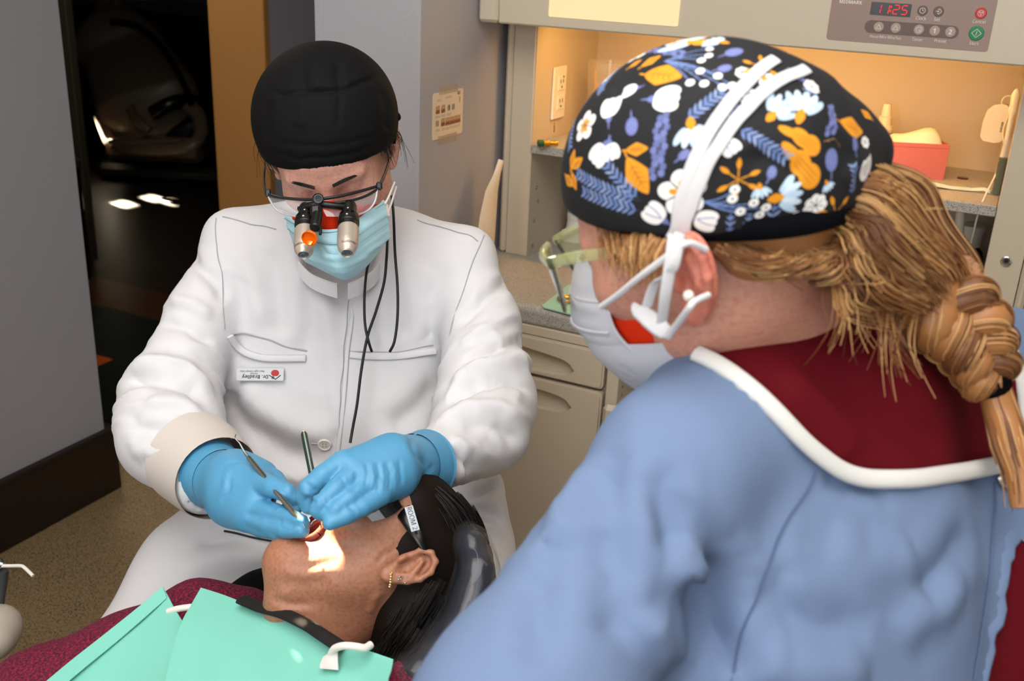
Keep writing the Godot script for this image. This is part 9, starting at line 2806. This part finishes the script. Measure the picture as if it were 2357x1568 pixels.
func eyewear(hx: Transform3D) -> void:
	var o := thing("clear_safety_glasses", "clear yellowish safety glasses worn by the assistant over the mask", "glasses", Vector3(-0.2857, 1.2477, -0.7058))
	var gl := mat(Color(0.80, 0.82, 0.58, 0.3), 0.04)
	gl.transparency = BaseMaterial3D.TRANSPARENCY_ALPHA
	var edge := mat(Color(0.20, 0.24, 0.19, 0.55), 0.1)
	edge.transparency = BaseMaterial3D.TRANSPARENCY_ALPHA
	var g := func(x: float, y: float, z: float) -> Vector3: return hx * Vector3(x, y, z)
	for s in [1.0, -1.0]:
		var rows := []
		for i in 5:
			var t := i / 4.0
			var r := []
			var w0 := lerpf(0.008, 0.022, t)
			var w1 := lerpf(0.066, 0.040, t * t)
			for j in 6:
				var x := lerpf(w0, w1, j / 5.0)
				r.append(g.call(x * s, 0.016 - 0.048 * t, 0.128 - 0.45 * x * x / 0.066 - 0.004 * t))
			rows.append(r)
		var lens := part(o, "lens", patch(rows, 3, 0.0022).done(), gl)
		var rim := []
		for i in 5:
			rim.append(rows[i][5])
		for j in range(4, -1, -1):
			rim.append(rows[4][j])
		for i in range(3, -1, -1):
			rim.append(rows[i][0])
		part(lens, "lens_edge", Mb.new().tube(curve(rim, 4), 0.0015, 8).done(), edge)
		part(o, "top_bar", Mb.new().tube(curve(rows[0], 4), 0.0032, 8, true, 1.3, hx.basis.y).done(), gl)
		part(o, "temple", Mb.new().tube(curve([rows[0][5], g.call(0.069 * s, 0.018, 0.075), g.call(0.0725 * s, 0.016, 0.03), g.call(0.076 * s, 0.012, -0.015)], 5), 0.0048, 8, true, 0.35, hx.basis.x).done(), gl)
		part(o, "hinge", Mb.new().box(frame(rows[0][5], hx.basis.x, hx.basis.y), Vector3(0.005, 0.009, 0.006), 0.001).done(), edge)

# ---------------------------------------------------------------- corner of the delivery unit
func dental_unit() -> void:
	var at := Vector3(-1.2306, 0.4729, -0.8154)
	var u := thing("delivery_unit", "rounded grey-white corner of the dental delivery tray", "dental unit", at)
	var wm := grain(Color(0.72, 0.68, 0.62), 0.04, 20.0, 0.45, 0.2, 111)
	var f := Field.new(Vector3(-1.2487, 0.5028, -0.8195) - Vector3.ONE * 0.13, Vector3(-1.2487, 0.5028, -0.8195) + Vector3.ONE * 0.13, 0.004)
	f.chain([[Vector3(-1.3021, 0.4751, -0.8415), 0.035], [Vector3(-1.2385, 0.5005, -0.8411), 0.024], [Vector3(-1.215, 0.5014, -0.8112), 0.026]], 0.03)
	f.chain([[Vector3(-1.2552, 0.4779, -0.8057), 0.035], [Vector3(-1.2345, 0.4912, -0.8213), 0.026]], 0.03)
	part(u, "tray_corner", f.mesh(1).done(), wm)
	part(u, "arm", Mb.new().bx(Vector3(at.x - 0.35, at.y - 0.02, at.z - 0.05), Vector3(at.x - 0.06, at.y + 0.02, at.z + 0.05), 0.01).done(), wm)
	part(u, "column", Mb.new().bx(Vector3(at.x - 0.36, 0, at.z - 0.05), Vector3(at.x - 0.26, at.y + 0.02, at.z + 0.05), 0.01).done(), wm)
	# air and water syringe resting in its holder
	var s := thing("air_syringe", "grey air and water syringe with a bent white tip", "syringe", Vector3(-1.2745, 0.5031, -0.8666))
	part(s, "handle", Mb.new().tube(curve([Vector3(-1.264, 0.4935, -0.8498), Vector3(-1.263, 0.5279, -0.8589), Vector3(-1.2613, 0.5559, -0.8657), Vector3(-1.2592, 0.5762, -0.8695)], 4), [0.012, 0.012, 0.012, 0.012, 0.012, 0.012, 0.0125, 0.0125, 0.0125, 0.013, 0.013, 0.0125, 0.011], 16).done(), mat(Color(0.35, 0.37, 0.38), 0.3, 0.5))
	part(s, "collar", Mb.new().lathe(Vector3(-1.2579, 0.5865, -0.8685), Vector3(0.9383, 0.0617, -0.3551), [Vector2(0.009, -0.01), Vector2(0.0115, -0.006), Vector2(0.0115, -0.002), Vector2(0.009, 0), Vector2(0.009, 0.002), Vector2(0.0065, 0.004), Vector2(0.0045, 0.008)], 22).done(), M.steel)
	part(s, "tip", Mb.new().tube(curve([Vector3(-1.2516, 0.5866, -0.868), Vector3(-1.2359, 0.5885, -0.874), Vector3(-1.221, 0.5914, -0.8776), Vector3(-1.215, 0.5898, -0.8785), Vector3(-1.2064, 0.5857, -0.8785), Vector3(-1.1969, 0.5817, -0.8778)], 4), 0.0027, 12).done(), M.white_plastic)
